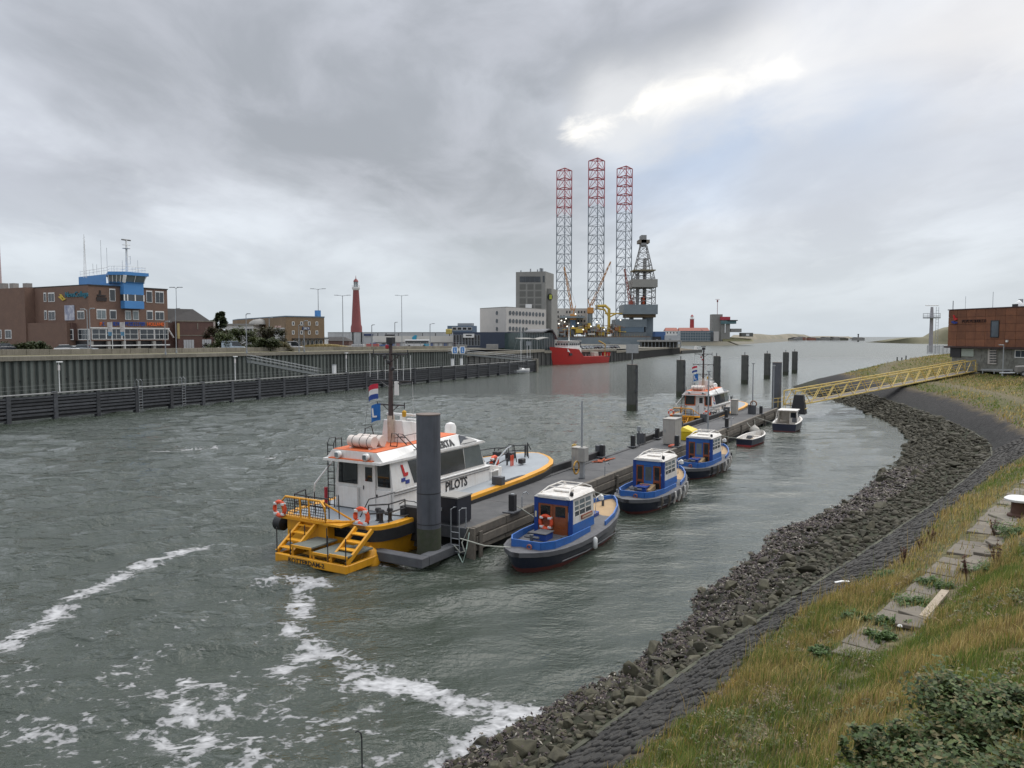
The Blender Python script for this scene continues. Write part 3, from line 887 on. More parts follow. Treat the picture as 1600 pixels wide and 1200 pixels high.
# --- red supply ship
sp = D(862, 568, 296)
t = thing('supply_ship', 'bright red offshore supply ship with white wheelhouse moored at the far quay', 'ship', (*D(941, 560, 326)[:2], 0), math.atan2(sp[1] - D(941, 560, 326)[1], sp[0] - D(941, 560, 326)[0]))
SL = float(np.linalg.norm(sp[:2] - D(941, 560, 326)[:2])) - 1
M_RED = mat('ship_red', (.50, .025, .02), (.42, .03, .025), .5, .45, streak=.25, streak_c=(.25, .02, .015))
S = []
for i in range(13):
    u = i / 12; x = SL * u
    w = 4.2 * (.86 + .14 * min(1, u * 4)) * (1 - max(0, (u - .62) / .38) ** 2.4) + .03
    zt = 2.7 + .25 * u + (2.9 if u > .60 else 0) * min(1, max(0, (u - .60) / .06)) + (max(0, u - .66) * 3.0)
    xr = x + max(0, u - .6) / .4 * 2.4
    S.append([(xr, -w, zt), (x + (xr - x) * .45, -w * .93, zt * .45), (x, -w * .8, -.8), (x, w * .8, -.8), (x + (xr - x) * .45, w * .93, zt * .45), (xr, w, zt)])
MB().loft(S).build('hull', M_RED, t, True)
MB().box((.5, -3.9, 2.45), (SL * .6, 3.9, 2.72)).build('deck', mat('ship_deck', (.18, .07, .05), (.12, .07, .06)), t)
M_SHIPW = mat('ship_white', (.78, .77, .72), (.6, .59, .55), .8, .5, streak=.2)
MB().loft([[(SL * .60, -3.6, 3), (SL * .60, 3.6, 3), (SL * .60, 3.4, 6.4), (SL * .60, -3.4, 6.4)], [(SL * .86, -3.4, 5), (SL * .86, 3.4, 5), (SL * .86, 3.2, 6.4), (SL * .86, -3.2, 6.4)]]).build('deckhouse', M_SHIPW, t)
wh = MB().loft([[(SL * .62, -3.3, 6.4), (SL * .62, 3.3, 6.4), (SL * .62, 3.0, 8.9), (SL * .62, -3.0, 8.9)], [(SL * .845, -3.1, 6.4), (SL * .845, 3.1, 6.4), (SL * .82, 2.7, 8.9), (SL * .82, -2.7, 8.9)]]).build('wheelhouse', M_SHIPW, t)
MB().box((SL * .60, -3.5, 8.9), (SL * .84, 3.5, 9.15)).build('wheelhouse_roof', M_SHIPW, t)
for k in range(5):
    y = -2.5 + k * 1.25; MB().box((SL * .845 - .15, y - .4, 7.5), (SL * .845 + .02, y + .4, 8.15)).build('window', M_GLASS, t)
    x = SL * .64 + k * 1.5; MB().box((x - .4, -3.3, 7.5), (x + .4, -3.1, 8.15)).build('window', M_GLASS, t); MB().box((x - .4, 3.1, 7.5), (x + .4, 3.3, 8.15)).build('window', M_GLASS, t)
MB().tube([(SL * .7, 0, 9), (SL * .7, 0, 16)], [.28, .1], 6).build('mast', M_SHIPW, t)
for z in (11, 13): MB().bar((SL * .7, -1.8, z), (SL * .7, 1.8, z), .14).build('yard', M_BLACK, t)
MB().box((SL * .52, -1.4, 2.7), (SL * .59, 1.4, 9.5)).build('funnel', M_BLACK, t, bevel=.1)
for x, y in ((5, -2), (9, 1.5), (12, -2.2)): MB().cbox((x, y, 3.6), (3.2, 2.0, 1.8)).build('deck_gear', mat('deck_gear', (.45, .45, .4), (.3, .28, .2), .8, .7), t, bevel=.1)
MB().tube([(2, 2.5, 2.7), (2, 2.5, 7.5), (7, 2.5, 9)], .3, 6).build('deck_crane', mat('crane_ochre', (.5, .33, .07)), t)
for k in range(9): MB().tube([(k * 2.4 + .3, 4.0, 2.7), (k * 2.4 + .3, 4.0, 3.8)], .06, 4).build('rail_post', M_SHIPW, t)
MB().cbox((SL * .80, 3.15, 3.9), (2.4, .9, .9)).build('anchor_pocket', M_BLACK, t)
for k, n_ in enumerate((-.6, .6)): MB().cbox((SL * .9 + 1, 2.4, 3.6 + n_ * .1), (.1, .1, .1)).build('hawse', M_BLACK, t)
MB().box((.2, -4.0, 2.7), (.5, 4.0, 4.2)).build('stern_bulwark', M_RED, t)
# ================================================================== left bank buildings, rig, lighthouses
M_BRICK = brick_mat('brown_brick', (.21, .128, .092), (.17, .106, .08), (.6, .55, .5))
M_BRICKD = brick_mat('dark_red_brick', (.155, .088, .07), (.12, .07, .06), (.6, .55, .5))
M_BRICKY = brick_mat('ochre_brown_brick', (.25, .175, .105), (.20, .14, .085), (.7, .65, .55))
M_TOWB = mat('tower_blue', (.07, .24, .52), (.06, .21, .47), .4, .6)
M_ROOFD = mat('dark_roof', (.05, .046, .043), (.035, .033, .032), .8, .9)

def unread_letters(par, fac, rc, n, m, y=-.12):
    """a line of letters too far off to read: separate strokes at letter size"""
    x0, x1, z0, z1 = fac.rect(*rc); w = (x1 - x0) / n; rr = random.Random(n * 7 + int(rc[0])); s_ = w * .16; h = z1 - z0
    b = MB()
    for k in range(n):
        a = x0 + k * w + w * .1; e = a + w * .78; q = rr.randrange(4)
        b.box((a, y, z0), (a + s_, y + .08, z1))
        if q != 1: b.box((e - s_, y, z0 if q else z0 + h * .45), (e, y + .08, z1))
        b.box((a + s_, y + .002, z1 - h * .17), (e - s_, y + .078, z1))
        if q in (0, 2): b.box((a + s_, y + .002, z0 + h * .42), (e - s_, y + .078, z0 + h * .58))
        if q in (1, 3): b.box((a + s_, y + .002, z0), (e - s_, y + .078, z0 + h * .17))
    return b.build('lettering', m, par)


# --- brown brick office with the blue control tower
fr = Fac(140, 150, 263, 165, 8.0)
fl = Fac(0, 166, 140, 150, 8.0)
t = thing('brick_office', 'brown brick office building with blue control tower at the left', 'building', fr.loc, fr.rz)
ztop = fr.hit(140, 446)[1]
inv = lambda p: (float((p - fr.o) @ fr.t), float((p - fr.o) @ fr.n))
lft = inv(fl.o - fl.t * 22); cor = (0, 0); rt = (fr.len, 0)
MB().prism([lft, cor, rt, (fr.len, 26), (lft[0], lft[1] + 30)], 2.05, ztop).build('wall', M_BRICK, t)
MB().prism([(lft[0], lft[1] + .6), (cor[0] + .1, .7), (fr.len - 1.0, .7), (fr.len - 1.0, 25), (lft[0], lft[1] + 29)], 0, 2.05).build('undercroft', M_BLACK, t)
MB().prism([(lft[0] - .1, lft[1] - .12), (0, -.14), (fr.len + .12, -.12), (fr.len + .12, .4), (0, .4), (lft[0], lft[1] + .4)], ztop, ztop + .22).build('roof_edge', M_ROOFD, t)
for (a, b, c, d) in ((571, 0, 0, 0),)[:0]: pass
for rc, cc in (((171.5, 453, 179.5, 470), 1), ((229, 456, 237, 472), 1), ((243, 457, 255, 473), 2), ((151.5, 485, 165, 498), 2), ((172, 486, 181, 498), 1), ((196, 487, 204, 499), 2), ((208, 487, 216, 499), 1), ((229.5, 487, 238, 499), 1), ((243, 488, 255.5, 499.5), 2)):
    window(t, fr, rc, cc, 1, M_GLASSL if random.random() < .45 else M_GLASS, fw=.09, head=.16)
for rc, cc in (((144, 514.5, 165, 529.5), 2), ((166.5, 514.5, 189, 529.5), 3), ((191, 514.5, 215, 529.5), 2), ((219, 515, 240, 529.5), 2), ((242, 515, 262, 529.5), 3)):
    window(t, fr, rc, cc, 2, M_GLASS, fw=.11, mull=.07)
pbox(t, 'sill_band', fr, (141, 512, 264, 513.6), -.2, -.08, M_WHITE)
pbox(t, 'floor_band', fr, (141, 538.6, 264, 540.2), -.35, .2, M_WHITE)
for px in (143, 170, 194, 217, 241): x, _ = fr.hit(px, 544); MB().box((x - .3, -.2, 0), (x + .3, .5, 1.95)).build('column', M_CONCG, t)
# left wing, seen on its own plane
tl = thing('brick_annex', 'brown brick wing with tall stair window left of the office corner', 'building', fl.loc, fl.rz)
x0, zt0 = fl.hit(40, 505, -1.6); x1, _ = fl.hit(104, 505, -1.6)
MB().box((x0 - 24, -1.6, 0), (x1, 1.5, zt0)).build('wall', M_BRICK, tl)
x2, zt2 = fl.hit(38, 449, -1.9)
MB().box((x2 - 26, -1.9, 0), (x2, -.02, zt2)).build('wall', M_BRICK, tl)
x3, _ = fl.hit(104, 520, -1.6); MB().box((x3, -.9, 2.2), (fl.hit(120, 520)[0], .8, zt0 - .1)).build('wall', M_BRICKD, tl)
window(tl, fl, (43, 460, 53, 503), 2, 7, M_GLASS, fw=.18, mull=.14, off=-.02)
for rc, cc in (((69, 459, 72, 471), 1), ((76, 459, 85, 471), 2), ((70, 487, 73, 499), 1), ((76.5, 487.5, 86, 499.5), 2), ((121.5, 487.5, 131.5, 498), 2)):
    window(tl, fl, rc, cc, 1, M_GLASS, fw=.09, off=-.02, head=.16)
window(tl, fl, (104.5, 515.5, 114, 530), 2, 2, M_GLASS, fw=.14, off=-.9)
window(tl, fl, (123, 515, 139, 530), 3, 2, M_GLASS, fw=.14, off=-.02)
for rc in ((9, 516.5, 17.5, 528), (-3, 516.5, 2, 528)): window(tl, fl, rc, 2 if rc[0] > 0 else 1, 1, M_GLASS, fw=.16, off=-1.9)
pbox(tl, 'floor_band', fl, (99, 539.8, 140, 541.6), -1.2, -.3, M_WHITE)
o = pbox(tl, 'banner', fl, (102, 477, 117, 500.5), -.16, -.04, mat('poster_print', (.62, .63, .66), (.16, .18, .28), .7, .6, detail=2))
M_LOGO1 = mat('sign_teal', (.03, .16, .22)); M_LOGO2 = mat('sign_yellow', (.62, .45, .06))
x, z = fl.hit(102.5, 464.5); text_part('NovaCollege', 1.45, M_LOGO1, tl, frame_mat((x, -.1, z), (1, 0, 0), (0, 0, 1)), extrude=.06)
b = MB()
for pts in (((92, 463.5), (96, 463), (104, 467.5), (99, 470)), ((94, 459.5), (97, 460.5), (101.5, 467), (99, 468))):
    b.extr([(fl.hit(*p)[0], -.2, fl.hit(*p)[1]) for p in pts], (0, 0, 0), (0, .15, 0))
b.build('emblem', M_LOGO2, tl)
M_LB, M_LO = mat('letter_blue', (.02, .08, .36)), mat('letter_orange', (.72, .14, .03))
x, z = fr.hit(229.5, 509); xe, ze = fr.hit(255, 503.5)
text_part('HOLLAND', 1.0, M_LO, t, frame_mat((x, -.1, z), (1, 0, 0), (0, 0, 1)) @ Matrix.Diagonal((.86, .98, 1, 1)), extrude=.06)
unread_letters(t, fr, (176, 503.3, 193, 509), 6, M_LB)
unread_letters(t, fr, (195.5, 503.3, 226.5, 509), 9, M_LB)
unread_letters(t, fr, (155.2, 503.5, 159.5, 509), 1, M_LO); unread_letters(t, fr, (160, 503.5, 164, 509), 1, M_LB)
# dark ship emblem on the brick
b = MB(); b.extr([(fr.hit(*p)[0], -.14, fr.hit(*p)[1]) for p in ((150.5, 464), (166.5, 465), (166, 470.5), (150.5, 470))], (0, 0, 0), (0, .1, 0))
b.extr([(fr.hit(*p)[0], -.14, fr.hit(*p)[1]) for p in ((151, 460), (165.5, 461.5), (164, 463.5), (152, 463))], (0, 0, 0), (0, .1, 0))
b.extr([(fr.hit(*p)[0], -.14, fr.hit(*p)[1]) for p in ((155, 453.5), (157, 453.5), (157.5, 460), (154.5, 460))], (0, 0, 0), (0, .1, 0))
b.build('ship_emblem', mat('emblem_dark', (.03, .022, .022)), t)
# blue tower on the roof
tw = MB().prism([inv(D(125, 500, 166)[:2]), inv(D(168, 500, 158)[:2]), inv(D(168, 500, 171)[:2]), inv(D(127, 500, 178)[:2])], ztop - .1, fr.hit(150, 428, 6)[1])
tw.build('tower_block', M_TOWB, t)
xa, xb = fr.hit(193, 470, -1)[0], fr.hit(224, 470, -1)[0]
zB, zC = fr.hit(208, 442, -1)[1], fr.hit(208, 460.5, -1)[1]
zr = fr.hit(196, 425, -1)[1]
xl = fr.hit(169, 440, 1.5)[0]
MB().box((xa, -1.2, zC), (xb, 7, zB)).build('tower_shaft', M_TOWB, t)
MB().loft([[(xl, 1.3, zB - .1), (xa, -1.25, zB - .1), (xb, -1.25, zB - .1), (xb, 8, zB - .1), (xl + 3.2, 6.4, zB - .1)], [(xl - .1, 1.1, zB + .1), (xa, -1.5, zB + .1), (xb + .2, -1.5, zB + .1), (xb + .2, 8, zB + .1), (xl + 3.2, 6.4, zB + .1)]]).build('tower_floor', M_TOWB, t)
zw = fr.hit(208, 431, -1)[1]
gl = MB().loft([[(xl, 1.3, zB + .1), (xa, -1.3, zB + .1), (xb, -1.3, zB + .1), (xb, 8, zB + .1), (xl + 3.2, 6.4, zB + .1)], [(xl - .3, 1.0, zw), (xa - .1, -1.8, zw), (xb + .4, -1.8, zw), (xb + .4, 8, zw), (xl + 3, 6.4, zw)]])
gl.build('tower_glazing', M_GLASSL, t)
for k in range(5):
    f_ = k / 4; MB().bar((xl + (xa - xl) * f_, 1.22 - 2.55 * f_, zB), (xl - .3 + (xa - xl + .2) * f_, .94 - 2.8 * f_, zw), .13 if k < 4 else .5).build('glazing_bar', M_WHITE, t)
for k in range(1, 3): MB().bar((xa + (xb - xa) * k / 2, -1.34, zB), (xa + (xb - xa) * k / 2 + .1, -1.86, zw), .12).build('glazing_bar', M_WHITE, t)
MB().prism([(xl - .5, .7), (xa - .2, -2.0), (xb + .7, -2.0), (xb + .7, 8.4), (xl + 2.9, 6.6)], zw, zr).build('tower_roof', M_TOWB, t)
zl0, zl1 = fr.hit(208, 470.5, -1)[1], fr.hit(208, 482.5, -1)[1]
MB().box((xa, -1.3, zl0), (xb - .1, -.05, zC)).build('bay_glazing', M_GLASS, t)
for f_ in (0, .16, .55, 1): MB().box((xa + (xb - xa - .1) * f_ - .12, -1.36, zl0), (xa + (xb - xa - .1) * f_ + .12, -1.25, zC)).build('bay_post', M_WHITE, t)
MB().box((xa - .02, -1.35, zl1), (xb - .05, -.03, zl0)).build('bay_apron', M_TOWB, t, bevel=.06)
zrr = zr; rl0, rl1 = inv(D(125, 420, 166)[:2]), inv(D(167, 420, 158)[:2])
for k in range(15):
    px = 124 + k * 7.2
    f_ = k / 14
    p_ = tuple(np.array(rl0) + (np.array(rl1) - np.array(rl0)) * f_ / .4) if f_ < .4 else (xl + (xb - xl) * (f_ - .4) / .6, .9 - 2.7 * min(1, (f_ - .4) / .3))
    MB().bar((*p_, zrr - .3), (*p_, zrr + 1.1), .05).build('roof_rail_post', M_WHITE, t)
for z in (.55, 1.1):
    MB().tube([(*rl0, zrr + z - .2), (*rl1, zrr + z), (xl, .9, zrr + z), (xa, -1.8, zrr + z), (xb + .4, -1.6, zrr + z), (xb + .4, 7, zrr + z)], .04, 4).build('roof_rail', M_WHITE, t)
x, z = fr.hit(197, 375, 2); MB().tube([(x, 2, zr), (x, 2, z)], [.3, .16], 8).build('radar_mast', M_WHITE, t)
MB().bar((x - 1.0, 2, z), (x + 1.0, 2, z), .2).build('radar_scanner', M_BLACK, t)
for dz in (-1.0, -1.7): MB().torus((x, 2, z + dz), .75, .05, 'z', 10, 4).build('radar_gallery', M_WHITE, t)
MB().cyl((x, 2, z - 1.75), .7, .12, 10).build('radar_platform', M_GALV, t)
MB().tube([(x, 2, z - 3.2), (x + .8, 2, z - 3.2), (x + .8, 2, z - 4.8), (x, 2, z - 4.8)], .08, 5).build('radar_bracket', M_WHITE, t)
x, z = fr.hit(131, 366, 8)
for a in range(3): MB().tube([(x + .3 * math.cos(a * 2.1), 8 + .3 * math.sin(a * 2.1), zr - 1), (x, 8, z)], .045, 4).build('lattice_leg', M_WHITE, t)
for k in range(9): MB().bar((x - .25, 8, zr + k * .85), (x + .25, 8, zr + .5 + k * .85), .04).build('lattice_brace', M_WHITE, t)
for px, py in ((157, 375), (166.5, 387), (145, 412), (151, 413), (178, 415), (191, 407), (215, 407)):
    x, z = fr.hit(px, py, 4); MB().tube([(x, 4, zr - .5), (x, 4, z)], .035, 4).build('aerial', M_GALV, t)
for px in (6, 22, 43): x, z = fl.hit(px, 447, 6); MB().cbox((x, 6, z), (1.6, 1.2, 1.2)).build('roof_vent', M_CONCG, tl)
# pinkish chimney / mast at the frame's left edge
p_ = D(-1, 450, 210); tc_ = thing('tall_mast', 'slim pale tapering mast at the very left edge of the view', 'mast', (p_[0], p_[1], 7.8))
MB().cyl((0, 0, 0), .9, 38, 12, .35).build('shaft', mat('pale_pink_mast', (.42, .33, .31), (.36, .29, .28), 1, .7), tc_, True)

# --- brick garage with dark pitched roof
fg = Fac(278, 172, 335, 178, 7.9)
t = thing('brick_garage', 'small dark red brick building with black pitched roof beside the office', 'building', fg.loc, fg.rz)
ze = fg.hit(300, 502.5)[1]; zr_ = fg.hit(300, 483, 6)[1]; Lg = fg.len
MB().box((0, 0, 0), (Lg, 14, ze)).build('wall', M_BRICKD, t)
MB().loft([[(-2.2, 3, ze - .3), (-2.2, 6, zr_), (-2.2, 7, zr_), (-2.2, 13, ze)], [(Lg + .2, 1.2, ze - .1), (Lg - 2.2, 6, zr_), (Lg - 2.2, 7, zr_), (Lg + .2, 13, ze)]]).build('roof', M_ROOFD, t)
MB().box((-2.2, 2.0, 0), (-.02, 13, ze - .35)).build('side_wall', M_BRICKD, t)
MB().box((-.1, -.12, ze), (Lg + .2, .5, ze + .2)).build('parapet_coping', M_CONC, t)
pbox(t, 'wall_band', fg, (280, 523.5, 334, 524.6), -.08, .05, M_CONC)
for rc in ((287, 531, 303, 546), (316, 530.5, 330, 546)):
    o = pbox(t, 'garage_door', fg, rc, -.06, .05, mat('pale_door', (.5, .52, .53), (.42, .43, .44), 2, .6))
    x0, x1, z0, z1 = fg.rect(*rc)
    for k in range(1, 4): MB().box((x0 + (x1 - x0) * k / 4 - .03, -.09, z0), (x0 + (x1 - x0) * k / 4 + .03, -.062, z1)).build('door_slat', M_CONCG, o)
pbox(t, 'corner_strip', fg, (277, 505, 280.5, 529), -.1, .1, mat('yellow_panel', (.45, .36, .16)))
pbox(t, 'corner_strip', fg, (333.5, 502, 336.5, 546), -.1, .1, mat('pale_pilaster', (.42, .36, .32)))
MB().tube([fg_p for fg_p in [(-2.25, 1.9, ze - .2), (-.5, 1.0, ze - 3.6)]], .18, 5).build('gable_board', M_WHITE, t)
pbox(t, 'wall_mark', fg, (308, 505, 309.5, 514.5), -.06, .02, M_CONC)

# --- white villa behind the shrubs
fv = Fac(352, 215, 396, 215, 7.6)
t = thing('white_villa', 'white flat building with large glass half hidden by shrubs', 'building', fv.loc, fv.rz)
zt = fv.hit(370, 508)[1]; MB().box((0, 0, 0), (fv.len, 12, zt)).build('wall', M_WHITE, t)
MB().box((-.4, -.5, zt), (fv.len + .4, 12, zt + .4)).build('roof', M_CONCG, t)
for rc in ((362, 513.5, 372, 524), (374, 513.5, 383, 524), (386, 513.5, 394, 524)): window(t, fv, rc, 2, 1, M_GLASS, fw=.15)
MB().lathe([(3.2, 0), (2.8, .7), (1.8, 1.3), (.05, 1.6)], (fv.len * .95, 7, zt + .3), 14).build('dome_light', M_CONCG, t, True)
fv2 = Fac(431, 205, 447, 206, 7.6)
t = thing('white_porch', 'narrow white framed glass porch beside the ochre brick block', 'building', fv2.loc, fv2.rz)
zt = fv2.hit(440, 512)[1]; MB().box((0, 0, 0), (fv2.len, 6, zt)).build('wall', M_WHITE, t)
window(t, fv2, (433.5, 514, 445, 521.5), 3, 1, M_GLASS, fw=.1); window(t, fv2, (435, 530.5, 445, 540), 2, 1, M_GLASS, fw=.1)
pbox(t, 'sign_board', fv2, (433, 523, 445, 529.5), -.12, -.02, M_WHITE); pbox(t, 'roof_sign', fv2, (430, 509, 439, 512), -.2, .6, mat('pinkish_sign', (.6, .42, .38)))

# --- ochre brick block with small windows
fk = Fac(447, 205, 507, 214, 7.5); fk2 = Fac(371, 245, 447, 205, 7.5)
t = thing('ochre_brick_block', 'square ochre brown brick block with small white windows and blue chimney', 'building', fk.loc, fk.rz)
zt = fk.hit(470, 495.5)[1]
iv = lambda p: (float((p - fk.o) @ fk.t), float((p - fk.o) @ fk.n))
MB().prism([iv(fk2.o), (0, 0), (fk.len, 0), (fk.len, 34), (iv(fk2.o)[0] + 5, iv(fk2.o)[1] + 12)], 0, zt).build('wall', M_BRICKY, t)
MB().prism([iv(fk2.o), (-.1, -.1), (fk.len + .1, -.1), (fk.len, 34), (iv(fk2.o)[0] + 5, iv(fk2.o)[1] + 12)], zt, zt + .3).build('roof_edge', mat('blue_grey_roof', (.10, .16, .22), (.12, .15, .18), .5), t)
for py in (505.5, 519.5):
    for px in (458, 471, 483, 495): window(t, fk, (px - 1.2, py - 2.2, px + 1.2, py + 2.2), 1, 1, M_GLASS, fw=.14)
pbox(t, 'canopy', fk, (456, 528.6, 508, 530.2), -1.6, .1, M_ROOFD)
for k in range(7): window(t, fk, (459 + k * 6.7, 531.5, 463 + k * 6.7, 541), 1, 1, M_GLASS, fw=.12)
o = pbox(t, 'sign_board', fk, (472, 511, 483.5, 515.5), -.16, -.02, mat('navy_sign', (.02, .04, .12))); unread_letters(o, fk, (473.5, 511.8, 482.5, 514.8), 4, M_WHITE, -.2)
x0, x1, z0, z1 = fk.rect(494, 485, 500, 494.5, 3); MB().box((x0, 2.6, zt + .3), (x1, 3.7, z1)).build('chimney', M_TOWB, t)

# --- pale warehouse, long white building, lighthouse
M_PANEL = mat('pale_cladding', (.45, .46, .46), (.39, .40, .405), .3, .7, rnd=.05)
fh = Fac(512, 430, 760, 430, 6.6)
t = thing('pale_warehouse', 'long pale grey warehouse of upright panels below the tall red lighthouse', 'building', fh.loc, fh.rz)
zt = fh.hit(560, 519)[1]; MB().box((.5, .1, 0), (fh.len, 30, zt - .2)).build('wall', M_PANEL, t); MB().box((0, -.2, zt - .2), (fh.len, 30, zt)).build('roof_edge', M_GALV, t)
me = MB().box((.06, -.02, 0), (fh.len / 22 - .06, .1, zt - .25)).mesh('panel', M_PANEL)
for k in range(22): link('panel', me, t, (k * fh.len / 22, 0, 0))
for px in (551.5, 565): x, _ = fh.hit(px, 530); MB().box((x - .35, -.3, 0), (x + .35, 0.1, zt)).build('downpipe', M_BLACK, t)
pbox(t, 'sign_board', fh, (569, 521.8, 583, 524.6), -.5, -.1, mat('navy_sign', (.02, .04, .12)))
fu = Fac(506, 330, 545, 330, 7.0)
t = thing('low_house', 'low dark roofed house behind the dry grass mound', 'house', fu.loc, fu.rz)
zt = fu.hit(520, 532.5)[1]; MB().box((0, 0, 0), (fu.len, 8, zt)).build('wall', M_BRICKD, t); zr2 = fu.hit(525, 526.5)[1]
MB().loft([[(1, -.3, zt), (1, 4, zr2), (1, 8.3, zt)], [(fu.len + .3, -.3, zt - .1), (fu.len - 2.5, 4, zr2), (fu.len + .3, 8.3, zt - .1)]]).build('roof', M_ROOFD, t); pbox(t, 'white_gable', fu, (506, 529, 513, 540), -.1, .5, M_WHITE)
fp = Fac(585, 327, 711, 322, 6.8)
t = thing('white_hall', 'long low white hall with blue diamond emblem and flat roof', 'building', fp.loc, fp.rz)
zt = fp.hit(640, 525)[1]; zb = fp.hit(640, 534.5)[1]
MB().box((0, 0, 0), (fp.len, 20, zb)).build('ground_floor', mat('pale_mixed_front', (.30, .29, .29), (.42, .40, .40), .25, .7), t)
MB().box((-.4, -.8, zb), (fp.len + .3, 20, zt)).build('wall', mat('cream_white_cladding', (.62, .60, .55), (.56, .54, .50), .4, .6), t)
b = MB(); b.extr([(fp.hit(*p, -.8)[0], -.98, fp.hit(*p, -.8)[1]) for p in ((644, 527), (648.5, 523.5), (651.8, 524), (650, 531.5), (645, 532.5))], (0, 0, 0), (0, .12, 0)); b.build('emblem', mat('sign_cyan', (.04, .32, .48)), t)
for px in (590, 603, 622, 660, 680, 702): pbox(t, 'roof_post', fp, (px - .5, 520.5, px + .5, 525), 1, 1.4, M_BLACK, .8)
for k in range(16):
    px = 590 + k * 7.4
    pbox(t, 'shop_window', fp, (px, 536.5, px + 5, 542), -.1, .05, random.choice([M_GLASS, M_GLASS, mat('pink_poster', (.5, .28, .28)), mat('blue_poster', (.08, .14, .34)), M_WHITE]))
pbox(t, 'blue_container', fp, (582, 536, 589, 543), -3, -1, mat('container_blue', (.03, .09, .26)))
# dark blue offices with rooftop plant
fo = Fac(708, 306, 752, 303, 6.4)
t = thing('dark_blue_offices', 'dark blue glazed low offices left of the round window building', 'building', fo.loc, fo.rz)
zt = fo.hit(730, 519)[1]; MB().box((0, 0, 0), (fo.len + 14, 14, zt)).build('wall', mat('navy_cladding', (.025, .035, .06), (.03, .045, .075), .5, .4), t)
x0, x1, z0, z1 = fo.rect(699, 509, 738, 517, 4); MB().box((x0, 4, zt), (x1, 10, z1)).build('upper_storey', mat('blue_grey_cladding', (.11, .16, .22), (.08, .12, .17), .5, .4), t)
for k in range(4): window(t, fo, (707 + k * 8, 511.5, 713 + k * 8, 515.5), 1, 1, M_GLASS, off=3.97, fw=.15)
for k in range(9): window(t, fo, (709 + k * 4.7, 523.5, 712 + k * 4.7, 540), 1, 2, M_GLASS, fm=M_GALV, fw=.12)
x0, x1, z0, z1 = fo.rect(715, 505, 737, 511, 6); MB().box((x0, 6, z0), (x1, 9, z1)).build('roof_plant', M_GALV, t)
x0, x1, z0, z1 = fo.rect(697, 514, 704, 522); MB().box((x0, -.5, z0), (x1, 2, z1)).build('digger_yellow', mat('site_yellow', (.45, .36, .10)), t, bevel=.2)
o = pbox(t, 'white_sign', fo, (724.5, 521.5, 741.5, 527.5), -.6, -.2, M_WHITE); pbox(t, 'sign_mark', fo, (728, 523, 737, 525), -.68, -.6, M_BLACK, -.6)

lh = D(557, 519, 560)
t = thing('tall_lighthouse', 'tall tapering red lighthouse with white gallery and domed lantern', 'lighthouse', (lh[0], lh[1], 5.5))
M_LR = mat('lighthouse_red', (.22, .052, .05), (.185, .05, .047), .3, .6)
zz = lambda py: CAMH + (525 - py) * 560 / F - 5.5
MB().lathe([(4.3, 0), (4.1, zz(511)), (3.5, zz(507)), (2.1, zz(453.5))], n=16).build('shaft', M_LR, t, True)
MB().lathe([(2.2, zz(454)), (2.9, zz(451.5)), (2.9, zz(449)), (2.0, zz(449))], n=16).build('gallery', M_WHITE, t)
for k in range(12): a = k * math.pi / 6; MB().bar((2.8 * math.cos(a), 2.8 * math.sin(a), zz(449)), (2.8 * math.cos(a), 2.8 * math.sin(a), zz(446.5)), .1).build('gallery_post', M_WHITE, t)
MB().torus((0, 0, zz(446.5)), 2.8, .07, 'z', 14, 4).build('gallery_rail', M_WHITE, t)
MB().cyl((0, 0, zz(449)), 1.5, zz(441) - zz(449), 12).build('lantern', M_GLASSL, t); MB().lathe([(1.9, zz(441)), (1.5, zz(438.5)), (.3, zz(436)), (.05, zz(431))], n=12).build('dome', M_LR, t, True)
for k in range(8): a = k * math.pi / 4; MB().bar((1.55 * math.cos(a), 1.55 * math.sin(a), zz(449)), (1.55 * math.cos(a), 1.55 * math.sin(a), zz(441)), .14).build('lantern_bar', M_WHITE, t)

# --- white building with round windows, and the grey tower behind
fA = Fac(750, 335, 791, 318, 5.8); fB = Fac(791, 318, 853, 345, 5.8)
t = thing('round_window_building', 'pale concrete building with rows of round windows beside grey tower', 'building', fB.loc, fB.rz)
M_PALE = mat('pale_concrete_panel', (.50, .475, .44), (.44, .42, .39), .35, .8, .1, 2)
zt = fB.hit(792, 480.5)[1]; zb = fB.hit(792, 523)[1]
iv = lambda p: (float((p - fB.o) @ fB.t), float((p - fB.o) @ fB.n))
bk = [iv(fB.o + fB.t * fB.len + D(853, 525, 12)[:2]), iv(fA.o + D(750, 525, 12)[:2])]
MB().prism([iv(fA.o), (0, 0), (fB.len, 0), *bk], zb, zt).build('wall', M_PALE, t)
MB().prism([iv(fA.o), (0, 0), (fB.len, 0), *bk], zt, zt + .35).build('roof_edge', M_CONCG, t)
M_GLG = glass('green_glazing', (.03, .05, .05), .1)
MB().prism([(p[0] + (1.2 if i == 0 else 0), p[1] + .8) for i, p in enumerate([iv(fA.o), (0, 0), (fB.len, 0), *bk])], 0, zb).build('ground_floor', M_GLG, t)
for k in range(26):
    f_ = k / 25; x = fB.len * f_
    MB().box((x - .1, .45, 0), (x + .1, .8, zb)).build('fin', M_GALV, t)
for i, py in enumerate((489, 501.5, 513.5)):
    for k in range(11):
        px = 797 + k * 5.15 - i * .1
        if py > 510 and px > 826: continue
        x, z = fB.hit(px, py + k * .28)
        w = MB().loft([[(x + .95 * math.cos(a), -.12, z + .95 * math.sin(a)) for a in np.linspace(0, 2 * math.pi, 14, endpoint=False)], [(x + .95 * math.cos(a), .05, z + .95 * math.sin(a)) for a in np.linspace(0, 2 * math.pi, 14, endpoint=False)]])
        w.build('window', M_GLASS, t)
ta = fA
